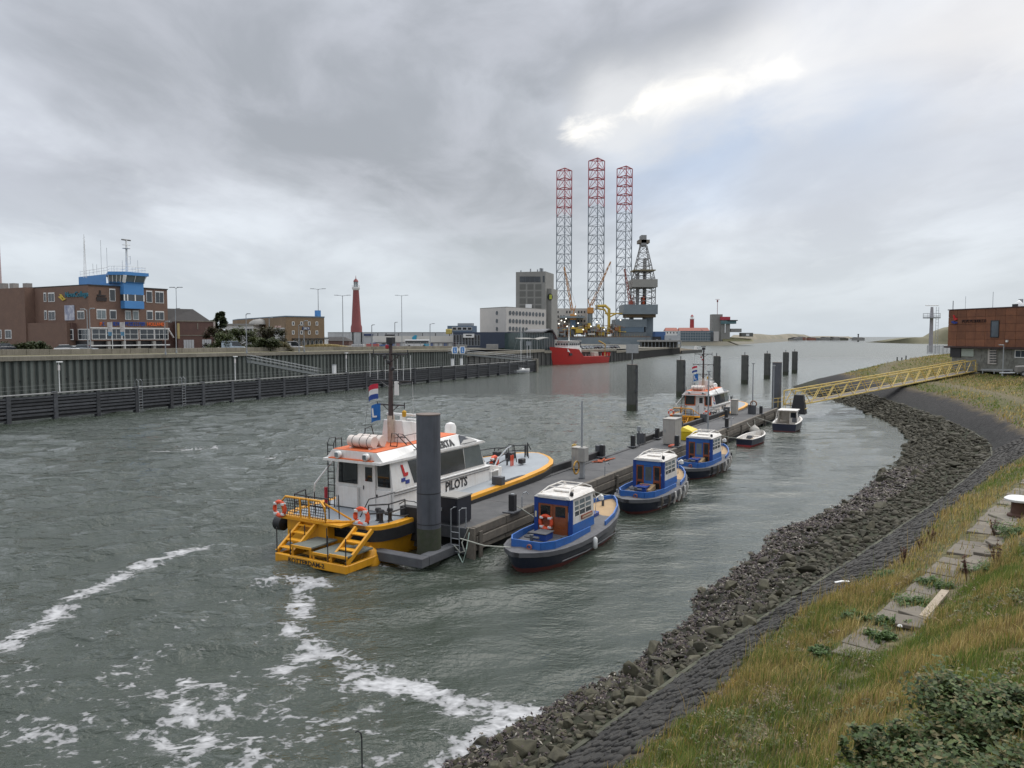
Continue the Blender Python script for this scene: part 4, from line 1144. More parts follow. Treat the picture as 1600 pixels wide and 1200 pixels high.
for py in (489, 501.5, 514):
    x, z = fA.hit(776.5, py); ca, sa = fA.t, fA.n
    pts = lambda off: [(*iv(fA.o + fA.t * (x + .8 * 1.0 * 1.05 * math.cos(a)) + fA.n * off), z + .88 * math.sin(a)) for a in np.linspace(0, 2 * math.pi, 16, endpoint=False)]
    MB().loft([pts(-.12), pts(.05)]).build('window', M_GLASS, t)
ftw = Fac(806, 356, 852, 352, 5.8)
t = thing('grey_office_tower', 'tall grey concrete office tower with windowed top floor and antennas', 'building', ftw.loc, ftw.rz)
M_TG = mat('tower_concrete', (.25, .245, .225), (.21, .205, .19), .35, .85, .15, 2); M_TG2 = mat('tower_dark_panel', (.135, .135, .12), (.115, .115, .105), .4, .8)
zt = ftw.hit(830, 424.5)[1]; MB().box((0, 0, 0), (ftw.len, 16, zt)).build('wall', M_TG, t)
for r_ in range(4):
    for c_ in range(3):
        pbox(t, 'facade_panel', ftw, (812 + c_ * 12.2, 444 + r_ * 11, 821.5 + c_ * 12.2, 452.5 + r_ * 11), -.08, .03, M_TG2)
for c_ in range(9): window(t, ftw, (812.5 + c_ * 3.6, 432.5, 815.3 + c_ * 3.6, 440.5), 1, 1, M_GLASS, fm=M_BLACK, fw=.12)
pbox(t, 'top_window', ftw, (848, 431, 851, 441), -.06, .03, M_GLASS)
x0, x1, z0, z1 = ftw.rect(852, 451, 862.5, 520, 4); MB().box((ftw.len, 3, 0), (x1, 15, z1)).build('stair_tower', M_TG, t)
x, z = ftw.hit(859.5, 464, 3); MB().cyl((x, 2.9, z - .2), 0.01, .01, 4).build('emblem_mount', M_BLACK, t)
b = MB().loft([[(x + 1.3 * math.cos(a), 2.88, z + 1.6 * math.sin(a)) for a in np.linspace(0, 6.283, 12, endpoint=False)], [(x + 1.3 * math.cos(a), 2.99, z + 1.6 * math.sin(a)) for a in np.linspace(0, 6.283, 12, endpoint=False)]]); o = b.build('round_sign', M_BLACK, t)
MB().box((x - .3, 2.8, z - 1), (x + .9, 2.87, z + 1)).build('sign_mark', mat('sign_lime', (.5, .55, .08)), o)
for px, py in ((814, 422.5), (829, 420), (840, 421), (845, 419), (847, 419.5)):
    x, z = ftw.hit(px, py, 5); MB().cbox((x, 5, zt + (z - zt) * .5), (.5 if px < 843 else 1.1, .5, max(.4, z - zt))).build('roof_gear', M_GALV, t)
x0, x1, z0, z1 = ftw.rect(823, 475.5, 831, 482, -4); MB().box((x0, -6, z0), (x1, -4, z1)).build('roof_box', M_WHITE, t)
# curved terminal roof in front
fT = Fac(812, 290, 868, 300, 5.6)
t = thing('glass_terminal', 'low glass ferry terminal with curved grey roof and wavy canopy', 'building', fT.loc, fT.rz)
zt = fT.hit(845, 516)[1]
MB().box((1.5, .5, 0), (fT.len, 12, zt - 1.0)).build('wall', M_GLG, t)
for k in range(20): MB().box((1.5 + k * (fT.len - 2) / 19, .3, 0), (1.65 + k * (fT.len - 2) / 19, .5, zt - 1)).build('fin', M_GALV, t)
S = []
for k in range(13):
    f_ = k / 12; x = 3 + (fT.len - 2.4) * f_
    z = zt - 1 + (1.1 * math.sin(math.pi * min(1, max(0, (f_ - .55) / .45))) if f_ > .55 else .05) - (2.6 * max(0, (f_ - .85) / .15))
    S.append([(x, -.6, z), (x, 12.3, z), (x, 12.3, z + .45), (x, -.6, z + .45)])
MB().loft(S).build('roof', mat('terminal_roof', (.16, .16, .16), (.13, .13, .135), .5), t)
x0, x1, z0, z1 = fT.rect(811, 528, 855, 532, -5); S = []
for k in range(11):
    f_ = k / 10; z = (z0 + z1) / 2 + .35 * math.sin(f_ * 7 + 1) * (f_ > .5)
    S.append([(x0 + (x1 - x0) * f_, -6, z), (x0 + (x1 - x0) * f_, -2.5, z + .3), (x0 + (x1 - x0) * f_, -2.5, z + .5), (x0 + (x1 - x0) * f_, -6, z + .22)])
MB().loft(S).build('canopy', M_CONCG, t)
for k in range(5): x = x0 + (x1 - x0) * (k + .5) / 5; MB().cyl((x, -4, 0), .12, z0, 6).build('canopy_post', M_GALV, t)
# ================================================================== jack-up rig
RD = 640.0
def rz_(py, d=RD): return CAMH + (525 - py) * d / F
def rx_(px, d=RD): return (px - 800) * d / F
M_LEG = mat('rig_leg_hazy_grey', (.19, .22, .25), (.24, .265, .29), .2, .6)  # leg grey lifted, with the haze of distance mixed into it
M_LEGR = mat('rig_leg_red', (.45, .12, .14), (.38, .12, .14), .3, .6)
M_RIGG = mat('rig_grey', (.20, .235, .25), (.16, .19, .205), .15, .6, streak=.25, streak_c=(.12, .1, .08))
M_RIGW = mat('rig_white', (.50, .47, .42), (.42, .40, .36), .2, .6)
M_ORNG = mat('crane_orange', (.52, .24, .05), (.45, .20, .05), .3, .6)
M_YEL = mat('crane_yellow', (.55, .38, .05), (.48, .33, .06), .3, .6)
rig = thing('jackup_rig', 'offshore jack-up drilling rig with three tall red-topped lattice legs', 'drilling rig', (rx_(935), RD, 0))
X0 = rx_(935)
hx = lambda px, d=RD: rx_(px, d) - X0
hz = lambda py, d=RD: rz_(py, d)
# hull
hp = [(hx(862), -6), (hx(905), -20), (hx(1000), -24), (hx(1022), -4), (hx(1015), 40), (hx(870), 40)]
MB().prism(hp, hz(545), hz(527)).build('hull', M_RIGG, rig)
MB().prism([(x * .99, y + .3) for x, y in hp], hz(527), hz(525.5)).build('main_deck', mat('rig_deck_rust', (.20, .13, .08), (.13, .10, .08), .3, .8), rig)


def leg(px, ptop, y, w):
    xc = hx(px, RD + y); d = RD + y
    zb, zt = hz(540, d), hz(ptop, d)
    r = w / math.sqrt(3) * 1.0
    ch = [(xc + w / 2 * c_, y + s_ * w * .5) for c_, s_ in ((-1, .3), (1, .3), (0, -.57))]
    ch = [(xc - w / 2, y + .29 * w), (xc + w / 2, y + .29 * w), (xc - .02 * w, y - .577 * w)]
    L = bpy.data.objects.new('rig_leg', None); COL.objects.link(L); L.parent = rig
    for c in ch:
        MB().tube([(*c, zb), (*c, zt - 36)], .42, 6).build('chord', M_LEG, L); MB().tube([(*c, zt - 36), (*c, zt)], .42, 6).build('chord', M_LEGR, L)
    n = int((zt - zb) / 7.4); h = (zt - zb) / n
    for k in range(n):
        z0, z1 = zb + k * h, zb + (k + 1) * h
        b = MB()
        for i in range(3):
            p, q = ch[i], ch[(i + 1) % 3]; mx_ = ((p[0] + q[0]) / 2, (p[1] + q[1]) / 2)
            b.tube([(*p, z0), (*mx_, z1)], .23, 4); b.tube([(*q, z0), (*mx_, z1)], .23, 4)
            b.tube([(*p, z1), (*mx_, z1)], .19, 4); b.tube([(*q, z1), (*mx_, z1)], .19, 4)
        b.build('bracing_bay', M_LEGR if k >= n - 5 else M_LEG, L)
        if k >= n - 5:
            b = MB(); z = z1
            for i in range(3):
                p, q = ch[i], ch[(i + 1) % 3]
                b.tube([(*p, z + .25), (*q, z + .25)], .28, 4)
                m_ = ((p[0] + q[0]) / 2, (p[1] + q[1]) / 2); m2 = ((ch[0][0] + ch[1][0] + ch[2][0]) / 3, (ch[0][1] + ch[1][1] + ch[2][1]) / 3)
                b.tube([(*m_, z + .25), (*m2, z + 1.2)], .25, 4); b.tube([(*p, z - .2), (*m2, z + 1.2)], .22, 4)
            b.build('red_frame', M_LEGR, L)


leg(881, 270, 16, 12.6); leg(931, 255, -8, 12.9); leg(974.5, 267, 20, 12.9)
for px, y in ((881, 16), (931, -8), (974.5, 20)):
    xc = hx(px, RD + y); MB().box((xc - 8, y - 6, hz(526)), (xc + 8, y + 8, hz(515))).build('jack_house', M_RIGG, rig)
# accommodation and superstructure
def rbox(name, x0, y0, x1, y1, dy0, dy1, m, bev=0):
    d = RD + dy0; return MB().box((hx(x0, d), dy0, hz(y1, d)), (hx(x1, d), dy1, hz(y0, d))).build(name, m, rig, bevel=bev)
acc = rbox('accommodation', 863, 482, 917, 517, -4, 20, M_RIGW)
for r_ in range(4):
    for c_ in range(11): 
        if random.random() < .75: rbox('window', 866 + c_ * 4.6, 486 + r_ * 7, 868 + c_ * 4.6, 489.5 + r_ * 7, -4.2, -3.9, M_BLACK)
rbox('helideck', 876, 494, 913, 497, -18, 4, M_RIGG)
rbox('pedestal', 891, 497, 899, 522, -14, -8, mat('pedestal_blue', (.10, .17, .26)))
rbox('pedestal', 899, 505, 909, 522, -10, -4, M_RIGG)
rbox('engine_house', 962, 499, 1010, 511, -18, 10, M_RIGG); rbox('engine_house', 966, 511, 1006, 519, -17.8, 10, mat('rig_blue_grey', (.13, .18, .22), (.11, .15, .19), .2))
rbox('cantilever', 974, 476, 1027, 491, -22, 6, M_RIGG); rbox('cantilever_beam', 978, 491, 1024, 496, -18, 2, mat('rig_rust_beam', (.14, .10, .06), (.2, .14, .07), .3))
rbox('cantilever_leg', 1008, 496, 1020, 532, -12, 4, M_RIGG); rbox('lower_house', 962, 519, 1010, 531, -17.5, 8, mat('rig_hull_side', (.17, .19, .195)))
# derrick
dxc, dd = 1003.5, RD - 8
db = bpy.data.objects.new('derrick', None); COL.objects.link(db); db.parent = rig
def dpt(f, i):   # corner i at height fraction f
    w0, w1 = 9.0, 2.5
    w = (w0 + (w1 - w0) * max(0, (f - .38) / .62)) if f > .38 else w0 - .4
    sx, sy = ((-1, -1), (1, -1), (1, 1), (-1, 1))[i]
    return (hx(dxc, dd) + sx * w, -8 + sy * w, hz(476, dd) + (hz(386, dd) - hz(476, dd)) * f)
M_DER = mat('derrick_hazy_grey', (.21, .21, .21), (.26, .258, .25), .3, .7)  # grey lightened to carry distance haze in the colour
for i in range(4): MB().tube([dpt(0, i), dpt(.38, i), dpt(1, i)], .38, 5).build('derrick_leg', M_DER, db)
lv = np.linspace(0, 1, 10)
for k in range(9):
    b = MB()
    for i in range(4):
        j = (i + 1) % 4
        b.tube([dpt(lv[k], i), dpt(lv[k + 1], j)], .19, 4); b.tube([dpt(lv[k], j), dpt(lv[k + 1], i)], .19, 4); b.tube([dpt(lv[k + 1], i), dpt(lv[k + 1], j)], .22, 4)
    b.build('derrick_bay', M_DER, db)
def dbox(n, x0, y0, x1, y1, m, t0=-12, t1=-2): return MB().box((hx(x0, dd), t0, hz(y1, dd)), (hx(x1, dd), t1, hz(y0, dd))).build(n, m, db)
dbox('derrick_housing', 984, 438.5, 1022, 450.5, mat('derrick_pale_house', (.30, .29, .26), (.26, .25, .225), .2), -20, 6)
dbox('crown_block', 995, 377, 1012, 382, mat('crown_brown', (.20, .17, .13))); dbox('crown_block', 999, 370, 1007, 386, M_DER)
dbox('top_drive', 1002, 464, 1007, 476, mat('drive_red', (.55, .10, .04))); dbox('monkey_board', 986, 423.5, 1020, 425, mat('board_ochre', (.26, .22, .13)), -17, 2)
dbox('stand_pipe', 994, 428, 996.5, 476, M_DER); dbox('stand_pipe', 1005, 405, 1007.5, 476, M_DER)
# cranes
def crane(px, pyb, tip, root, m, lab, dy=-12):
    d = RD + dy; c = bpy.data.objects.new('deck_crane', None); COL.objects.link(c); c.parent = rig; c['label'] = lab
    xb = hx(px, d)
    MB().cyl((xb, dy, hz(522, d)), 1.8, hz(pyb, d) - hz(522, d), 10).build('crane_pedestal', M_RIGG if m != M_YEL else m, c)
    MB().box((xb - 2.4, dy - 2.5, hz(pyb, d)), (xb + 2.4, dy + 2.5, hz(pyb - 9, d))).build('crane_cab', m, c, bevel=.2)
    a = np.array([hx(root[0], d), dy, hz(root[1], d)]); e = np.array([hx(tip[0], d), dy, hz(tip[1], d)])
    n = 9; off = [np.array(o) for o in ((-.9, -.9, 0), (.9, -.9, 0), (.9, .9, 0), (-.9, .9, 0))]
    q = lambda f, i: tuple(a + (e - a) * f + off[i] * (1 - .6 * f))
    for i in range(4): MB().tube([q(0, i), q(1, i)], .2, 4).build('boom_chord', m, c)
    b = MB()
    for k in range(n):
        for i in range(4): b.tube([q(k / n, i), q((k + 1) / n, (i + 1) % 4)], .12, 4)
    b.build('boom_lacing', m, c)
    MB().tube([tuple(e), (e[0] + .4, e[1], e[2] - 9)], .1, 4).build('hoist_rope', M_BLACK, c)
    g_ = (xb - 2.2 if tip[0] > px else xb + 2.2, dy, hz(pyb - 22, d)); MB().tube([(xb, dy, hz(pyb - 9, d)), g_], .3, 4).build('gantry_post', m, c); MB().tube([g_, tuple(e)], .08, 4).build('pendant', M_BLACK, c)
crane(895, 500, (881, 418), (894, 486), M_ORNG, 'orange deck crane with boom leaning left')
crane(922, 490, (953, 410), (923, 478), M_ORNG, 'orange deck crane with boom leaning right')
crane(986, 480, (974.5, 421), (984, 474), mat('crane_red', (.34, .08, .05), (.3, .09, .06), .3), 'red-brown deck crane beside the derrick')
c = bpy.data.objects.new('yellow_gantry', None); COL.objects.link(c); c.parent = rig; d = RD - 14
MB().tube([(hx(951, d), -14, hz(522, d)), (hx(951, d), -14, hz(483, d)), (hx(945, d), -14, hz(478, d)), (hx(930, d), -14, hz(479, d))], 1.3, 6).build('gantry_arm', M_YEL, c)
MB().tube([(hx(930, d), -14, hz(482, d)), (hx(944, d), -14, hz(484, d)), (hx(951, d), -14, hz(496, d)), (hx(962, d), -14, hz(490, d))], .8, 6).build('gantry_arm', M_YEL, c)
MB().box((hx(945, d), -14, hz(491, d)), (hx(975, d), -12.5, hz(489, d))).build('gantry_beam', M_YEL, c)
rr = random.Random(4)
PIPE = [mat('rig_pipe_rust', (.30, .13, .05)), mat('rig_pipe_grey', (.2, .21, .21)), M_YEL, M_BLACK, M_RIGW]
for k in range(64):
    px = rr.uniform(866, 975); d = RD - 18; z0 = hz(rr.uniform(513, 524), d); w = rr.uniform(1.2, 6); h = rr.uniform(1.0, 5)
    MB().box((hx(px, d), rr.uniform(-22, -8), z0), (hx(px, d) + w, rr.uniform(-7, 0), z0 + h)).build('deck_module', rr.choice(PIPE), rig)
for k in range(44):
    px = rr.uniform(864, 970); d = RD - 20; x = hx(px, d); z = hz(rr.uniform(508, 522), d)
    MB().tube([(x, -21, hz(526, d)), (x, -21, z), (x + rr.uniform(-7, 7), -21, z + rr.uniform(-1, 3))], .22, 4).build('pipework', rr.choice(PIPE), rig)
for k in range(26): x = hx(905, RD - 22) + k * 2.0; MB().bar((x, -21.5 - .04 * k, hz(525.5)), (x, -21.5 - .04 * k, hz(523)), .1).build('rail_post', M_YEL, rig)
M_LAMP = bpy.data.materials.new('rig_lamp_glow'); M_LAMP.use_nodes = True
_b = M_LAMP.node_tree.nodes['Principled BSDF']; _b.inputs['Emission Color'].default_value = (1, .93, .78, 1); _b.inputs['Emission Strength'].default_value = 1.5
for px, py in ((877, 501), (884, 498), (873, 506), (886, 510), (895, 510), (923, 510), (932, 503), (868, 514), (903, 505), (911, 515), (969, 500), (882, 503), (944, 515), (899, 491)):
    d = RD - 22; MB().lathe([(.1, -.45), (.5, -.2), (.5, .2), (.1, .45)], (hx(px, d), -22, hz(py, d)), 8).build('deck_lamp', M_LAMP, rig)
rbox('deck_shed', 953, 534, 985, 545, -34, -28, M_RIGG)

# ================================================================== far shore: low lighthouse, offices, control tower, dunes
M_DIKE = mat('far_dike', (.11, .11, .085), (.16, .14, .10), .02, .95)
FS = [tuple(P(a_, b_, 0)[:2]) for a_, b_ in ((1030, 540), (1117, 540), (1155, 540), (1177, 537.5), (1226, 534), (1280, 530.5), (1335, 527.8))]
b = MB(); n = len(FS)
S = []
for i, (x, y) in enumerate(FS):
    f_ = i / (n - 1); h = 4.4
    S.append([(x, y, -2), (x - 6 - 3 * i, y + 14, h), (x - 40 - 20 * i, y + 60, h + 1), (x - 250 - 30 * i, y + 170, h), (x - 250 - 30 * i, y + 170, -3)])
b.loft(S); struct(b.build('far_shore', M_DIKE, fix=True))
t = struct(link('dunes', None, None, (rx_(1205, 900), 900, 0)), 'pale sand dunes on the far shore beyond the control tower')
S = []
rr = random.Random(2)
for i in range(26):
    px = 1150 + i * 7.6; d = 1060 + i * 75; h = (CAMH + (525 - (523.3 + 1.0 * math.sin(i * .9) * (1 if i < 14 else .3) + (2.2 if i > 15 else -1.0))) * d / F) if i not in (0, 25) else 1
    x, y = rx_(px, d) - rx_(1205, 900), d - 900
    S.append([(x, y, 0), (x + 2, y + 25, h * .75 + rr.uniform(-1, 1)), (x + 3, y + 50, h), (x + 6, y + 120, 0)])
MB().loft(S).build('sand', mat('dune_sand', (.24, .205, .15), (.13, .125, .085), .012, .95), t, True)
for k in range(13):
    px = 1232 + k * 9 + rr.uniform(-3, 3); x = rx_(px, 1500) - rx_(1290, 1500)
    w_, h_ = rr.uniform(5, 13), rr.uniform(6, 9.5); t = thing('far_shed', f"low far-off shed on the far spit, {'first second third fourth fifth sixth seventh eighth ninth tenth eleventh twelfth thirteenth'.split()[k]} from the left", 'shed', (rx_(px, 1500), 1500 + rr.uniform(-30, 30), 2), 0, 'sheds at the end of the far shore')
    MB().loft([[(0, 0, h_ - 3), (w_, 0, h_ - 3), (w_, 30, h_ - 3), (0, 30, h_ - 3)], [(0, 12, h_ - 1.8), (w_, 12, h_ - 1.8), (w_, 18, h_ - 1.8), (0, 18, h_ - 1.8)]]).build('roof', M_ROOFD, t)
    MB().box((.2, .3, 0), (w_ - .2, 29.7, h_ - 3)).build('wall', rr.choice([M_WHITE, mat('far_red', (.30, .14, .10)), M_CONCG, M_DIKE, M_DIKE, M_TG]), t)
t = thing('harbour_beacon', 'dark thin beacon tower on the far horizon right of the sheds', 'beacon', (rx_(1340, 1500), 1500, 0)); MB().cyl((0, 0, 0), 1.6, 13, 8, 1.1).build('tower', M_BLACK, t); MB().cyl((0, 0, 13), 1.6, 2, 8).build('lantern', M_BLACK, t)

def fbuild(name, lab, cat, px0, px1, d, z0): f_ = Fac(px0, d, px1, d, z0); return f_, thing(name, lab, cat, f_.loc, f_.rz)
f_, t = fbuild('glass_office', 'long dark glazed office on the far shore', 'building', 1056, 1119, 905, 4.5)
x0, x1, z0, z1 = f_.rect(1063, 517, 1114, 534); MB().box((x0, 0, 0), (x1, 16, z1)).build('wall', glass('blue_grey_glazing', (.05, .075, .09), .15), t)
for k in range(4): pbox(t, 'floor_band', f_, (1062.5, 519 + k * 4.2, 1114.5, 519.8 + k * 4.2), -.3, .02, M_GALV)
for k in range(14): pbox(t, 'mullion', f_, (1063 + k * 3.9, 518, 1063.5 + k * 3.9, 533), -.2, .02, M_GALV)
pbox(t, 'white_core', f_, (1115, 518, 1123, 533), 0, 10, M_PALE); pbox(t, 'dark_core', f_, (1110, 519, 1114.8, 533), -.5, 6, M_GLASS)
f_ = Fac(1040, 960, 1110, 960, 4.5)
M_TILE = mat('red_tiles', (.30, .10, .07), (.26, .10, .075), .1, .8)
for a, c in ((1040, 1060), (1061, 1098), (1096, 1109)):
    t = thing('red_roof_house', {1040: 'white house with red tiled roof, leftmost of three by the short lighthouse', 1061: 'long white house with red tiled roof below the short lighthouse', 1096: 'white house with red tiled roof just left of the control tower'}[a], 'house', f_.loc, f_.rz, 'red roofed houses')
    x0, x1, z0, z1 = f_.rect(a, 512, c, 518); zt = f_.rect(a, 517, c, 522)[3]
    MB().box((x0, 0, 0), (x1, 14, zt)).build('wall', M_WHITE, t); MB().loft([[(x0, -.5, zt), (x0 + 1, 7, z1), (x0, 14.5, zt)], [(x1, -.5, zt), (x1 - 1, 7, z1), (x1, 14.5, zt)]]).build('roof', M_TILE, t)
    for k in range(max(2, int((c - a) / 5))): pbox(t, 'window', f_, (a + 2 + k * 5, 518.5, a + 3.5 + k * 5, 521), -.1, .05, M_GLASS)
f_, t = fbuild('quay_shed', 'low blue shed just right of the drilling rig', 'shed', 1024, 1062, 610, 4.4)
pbox(t, 'wall', f_, (1024, 518, 1040, 530), 0, 12, mat('shed_blue', (.07, .14, .30)), ext=0)
f_, t = fbuild('quay_shed', 'long pale grey shed right of the low blue shed', 'shed', 1024, 1062, 610, 4.4); pbox(t, 'wall', f_, (1038, 524, 1062, 536), -2, 12, M_PANEL, ext=0); pbox(t, 'door', f_, (1044, 529, 1048, 536), -2.1, -1.9, M_GALV, ext=0)
f_, t = fbuild('quay_shed', 'small black shed in front of the low blue shed', 'shed', 1024, 1062, 610, 4.4); pbox(t, 'wall', f_, (1018, 526, 1030, 538), -8, -3, M_BLACK, ext=0); pbox(t, 'door', f_, (1022, 530, 1025, 538), -8.1, -7.9, M_GALV, ext=0)
f_, t = fbuild('long_canopy', 'long low flat canopy roof on the quay right of the rig', 'canopy', 1000, 1066, 450, 4.2)
pbox(t, 'roof', f_, (999, 531.5, 1063, 534), -4, 8, M_CONCG); 
for k in range(12): pbox(t, 'post', f_, (1000 + k * 5.6, 534, 1000.8 + k * 5.6, 541), -3, -2.6, M_GALV, ext=0)
pbox(t, 'back_wall', f_, (1002, 534, 1062, 541), 5, 5.4, mat('canopy_wall_dark', (.10, .095, .085)), ext=0)  # back wall in one plain dark grey-brown
l2 = D(1081, 520, 985); t = thing('short_lighthouse', 'short red round lighthouse with white lantern above red roofs', 'lighthouse', (l2[0], l2[1], 4.5))
zz = lambda py: CAMH + (525 - py) * 985 / F - 4.5
MB().lathe([(3.0, 0), (2.6, zz(499))], n=12).build('shaft', mat('far_lighthouse_red', (.36, .05, .05)), t, True); MB().lathe([(3.2, zz(499)), (3.2, zz(498)), (2, zz(498))], n=12).build('gallery', M_WHITE, t)
MB().cyl((0, 0, zz(498)), 1.9, zz(494.5) - zz(498), 10).build('lantern', M_WHITE, t); MB().lathe([(2.2, zz(494.5)), (1.2, zz(493)), (.05, zz(491.5))], n=10).build('dome', mat('far_lighthouse_red', (.36, .05, .05)), t)
f_, t = fbuild('control_tower', 'grey concrete control tower with red upper deck and projecting lookout', 'building', 1112, 1175, 930, 4.5)
pbox(t, 'core', f_, (1113, 491, 1129, 521), 0, 12, M_TG, ext=0); pbox(t, 'core', f_, (1126, 500, 1140, 521), -2, 8, M_TG, ext=0)
pbox(t, 'red_deck', f_, (1125, 495, 1140, 500), -3, 9, mat('deck_red', (.45, .05, .07))); pbox(t, 'lookout', f_, (1126, 501.5, 1149, 506), -4, 9, mat('lookout_glass', (.10, .18, .19))); pbox(t, 'lookout_roof', f_, (1136, 500, 1151, 501.4), -5, 9, M_BLACK)
pbox(t, 'low_wing', f_, (1141, 513.5, 1158, 519), -2, 8, M_TG); pbox(t, 'low_wing', f_, (1158, 520, 1176, 526), -2, 8, M_TG2); pbox(t, 'wing_window', f_, (1165, 521.5, 1170, 525), -2.15, -1.9, M_WHITE); pbox(t, 'pillar', f_, (1131, 506, 1132.5, 520), -4, -3.2, M_WHITE)
x, z = f_.hit(1122.5, 470); MB().tube([(x, 4, f_.hit(1122, 491)[1]), (x, 4, z)], .3, 6).build('mast', M_LR, t); MB().lathe([(.3, -1.5), (.95, -1.2), (.95, 1.0), (.3, 1.3)], (x, 4, z), 10).build('radar_drum', M_LR, t); MB().bar((x - 2.6, 4, z + 1.9), (x + 2.6, 4, z + 1.9), .3).build('radar_scanner', M_LR, t)
MB().loft([[(f_.hit(1128, 530)[0], -6, 0), (f_.hit(1128, 530)[0], 20, 0), (f_.hit(1128, 530)[0], 20, 6), (f_.hit(1128, 530)[0], 2, 6)], [(f_.hit(1176, 530)[0], -6, 0), (f_.hit(1176, 530)[0], 20, 0), (f_.hit(1176, 530)[0], 20, 3), (f_.hit(1176, 530)[0], 2, 3)]]).build('grass_mound', mat('far_grass', (.17, .15, .07), (.13, .125, .06), .05), t)

# dune headland behind the corten building on the right
t = struct(link('headland', None, None, (rx_(1480, 1060), 1060, 0)), 'grassy dune headland rising behind the rust brown building')
S = []
for px, py, d in ((1380, 534, 1240), (1400, 531, 1180), (1412, 529, 1150), (1430, 527, 1120), (1450, 528, 1100), (1466, 525, 1080), (1480, 516, 1060), (1500, 508, 1050), (1540, 500, 1040), (1640, 492, 1020), (1760, 490, 1000)):
    x = rx_(px, d) - rx_(1480, 1060); h = max(.8, CAMH + (525 - py) * d / F); y = d - 1060
    S.append([(x - 6, y - 40, -1), (x - 2, y - 18, h * .45), (x, y, h), (x + 20, y + 80, h * .9), (x + 30, y + 150, -1)])
MB().loft(S).build('slope', mat('dune_grass', (.115, .11, .06), (.16, .145, .09), .03, .95), t, True)
# ================================================================== pontoon, piles, gangway
PO, PU, PV = np.array([-1.77, 37.5]), np.array([.5, .866]), np.array([-.866, .5])
PRZ = math.atan2(.866, .5)
PLEN, PWID, PDZ = 73.5, 3.75, 1.5
def pw_(u, v, z=0.0): p = PO + PU * u + PV * v; return (p[0], p[1], z)
M_ASPH = mat('pontoon_deck_felt', (.050, .051, .053), (.095, .094, .092), .8, .85, .3, 18, rnd=.14, detail=9)
M_TIMB = mat('weathered_timber', (.17, .145, .115), (.095, .085, .07), 2.2, .9, .5, 14, rnd=.22)
M_STEELD = mat('dark_grey_steel', (.055, .058, .064), (.085, .088, .094), 1.4, .6, .15, 8, streak=.35, streak_c=(.03, .03, .03))
M_RUB = mat('black_rubber', (.012, .012, .013), (.022, .022, .023), 4, .65)
M_ROPE = mat('pale_rope', (.42, .42, .36), (.30, .31, .27), 12, .9)
M_ROPED = mat('dark_rope', (.05, .05, .05), (.08, .075, .07), 12, .9)

pon = thing('mooring_pontoon', 'long floating grey pontoon with timber sides and black bollards', 'pontoon', (PO[0], PO[1], 0), PRZ)
for k in range(12):
    x0, x1 = k * PLEN / 12 + .015, (k + 1) * PLEN / 12 - .015
    MB().box((x0, .34, 1.22), (x1, PWID - .34, PDZ)).build('deck_section', M_ASPH, pon)
for k in range(25):                                    # kerb timbers in lengths, both edges
    x0, x1 = k * PLEN / 25 + .02, (k + 1) * PLEN / 25 - .02
    MB().box((x0, .0, PDZ - .32), (x1, .32, PDZ + .10)).build('kerb_timber', M_TIMB, pon, bevel=.02)
    MB().box((x0, -.06, PDZ - .78), (x1, .24, PDZ - .36)).build('side_timber', M_TIMB, pon, bevel=.02)
    MB().box((x0, .02, PDZ - 1.08), (x1, .20, PDZ - .83)).build('side_timber', M_TIMB, pon, bevel=.02)
    MB().box((x0, PWID - .32, PDZ - .32), (x1, PWID, PDZ + .06)).build('kerb_timber', M_ASPH, pon, bevel=.02)
    if k % 2 == 0: MB().box((x0 + .1, -.16, -.4), (x0 + .38, -.062, PDZ - .1)).build('fender_post', M_TIMB, pon, bevel=.02)
for k in range(9):
    x0 = k * PLEN / 9 + .6; MB().box((x0, .35, -.7), (x0 + PLEN / 9 - 1.2, PWID - .3, .78)).build('float', M_BLACK, pon, bevel=.1)
# near end face: timber cheek and brace
MB().box((-.18, .0, -.5), (-.01, .45, PDZ + .08)).build('end_post', M_TIMB, pon)
MB().box((-.12, .46, .95), (-.01, PWID, PDZ + .02)).build('end_beam', M_STEELD, pon); MB().box((-.1, .46, .2), (-.01, PWID, .5)).build('end_beam', M_STEELD, pon)
# raised black fender beam on the water side
for a, c in ((8.5, 24.0), (33.0, 62.0)):
    n = int((c - a) / 3.9)
    for k in range(n):
        x0 = a + k * (c - a) / n; MB().box((x0 + .02, PWID + .02, PDZ - .1), (x0 + (c - a) / n - .02, PWID + .32, PDZ + .52)).build('fender_beam', M_RUB, pon, bevel=.03)
    for x in np.linspace(a, c, n // 2 + 1): MB().box((x - .22, PWID - .28, PDZ - .6), (x + .22, PWID + .42, PDZ + .95)).build('fender_bracket', M_STEELD, pon, bevel=.02)
# bollards
def bollard(u, v, h=1.05, w=.34, bits=False):
    o = MB().box((u - w / 2, v - w / 2, PDZ + .12), (u + w / 2, v + w / 2, PDZ + h)).build('bollard', M_RUB, pon, bevel=.025)
    MB().box((u - .55, v - .32, PDZ + .101), (u + .55, v + .32, PDZ + .17)).build('bollard_base', M_STEELD, o)
    MB().cyl((u, v, PDZ + h), w * .3, .03, 8).build('bollard_cap', M_GALV, o)
    return o
for u, v in ((3.9, .17), (32.0, .25), (48.0, .17), (30.2, 3.5), (36.3, 3.5), (57.2, 2.6), (23.6, 3.5), (43.0, 3.4), (64, .2)): bollard(u, v)
# ladder at the near corner
lad = MB()
for y in (.75, 1.25):
    MB().tube([(-.35, y, -1.2), (-.35, y, PDZ + .95), (-.1, y, PDZ + 1.0), (.25, y, PDZ + .95), (.25, y, PDZ)], .03, 6).build('ladder_stile', M_GALV, pon)
for z in np.arange(-.6, PDZ + .1, .32): MB().bar((-.35, .75, z), (-.35, 1.25, z), .035).build('ladder_rung', M_GALV, pon)
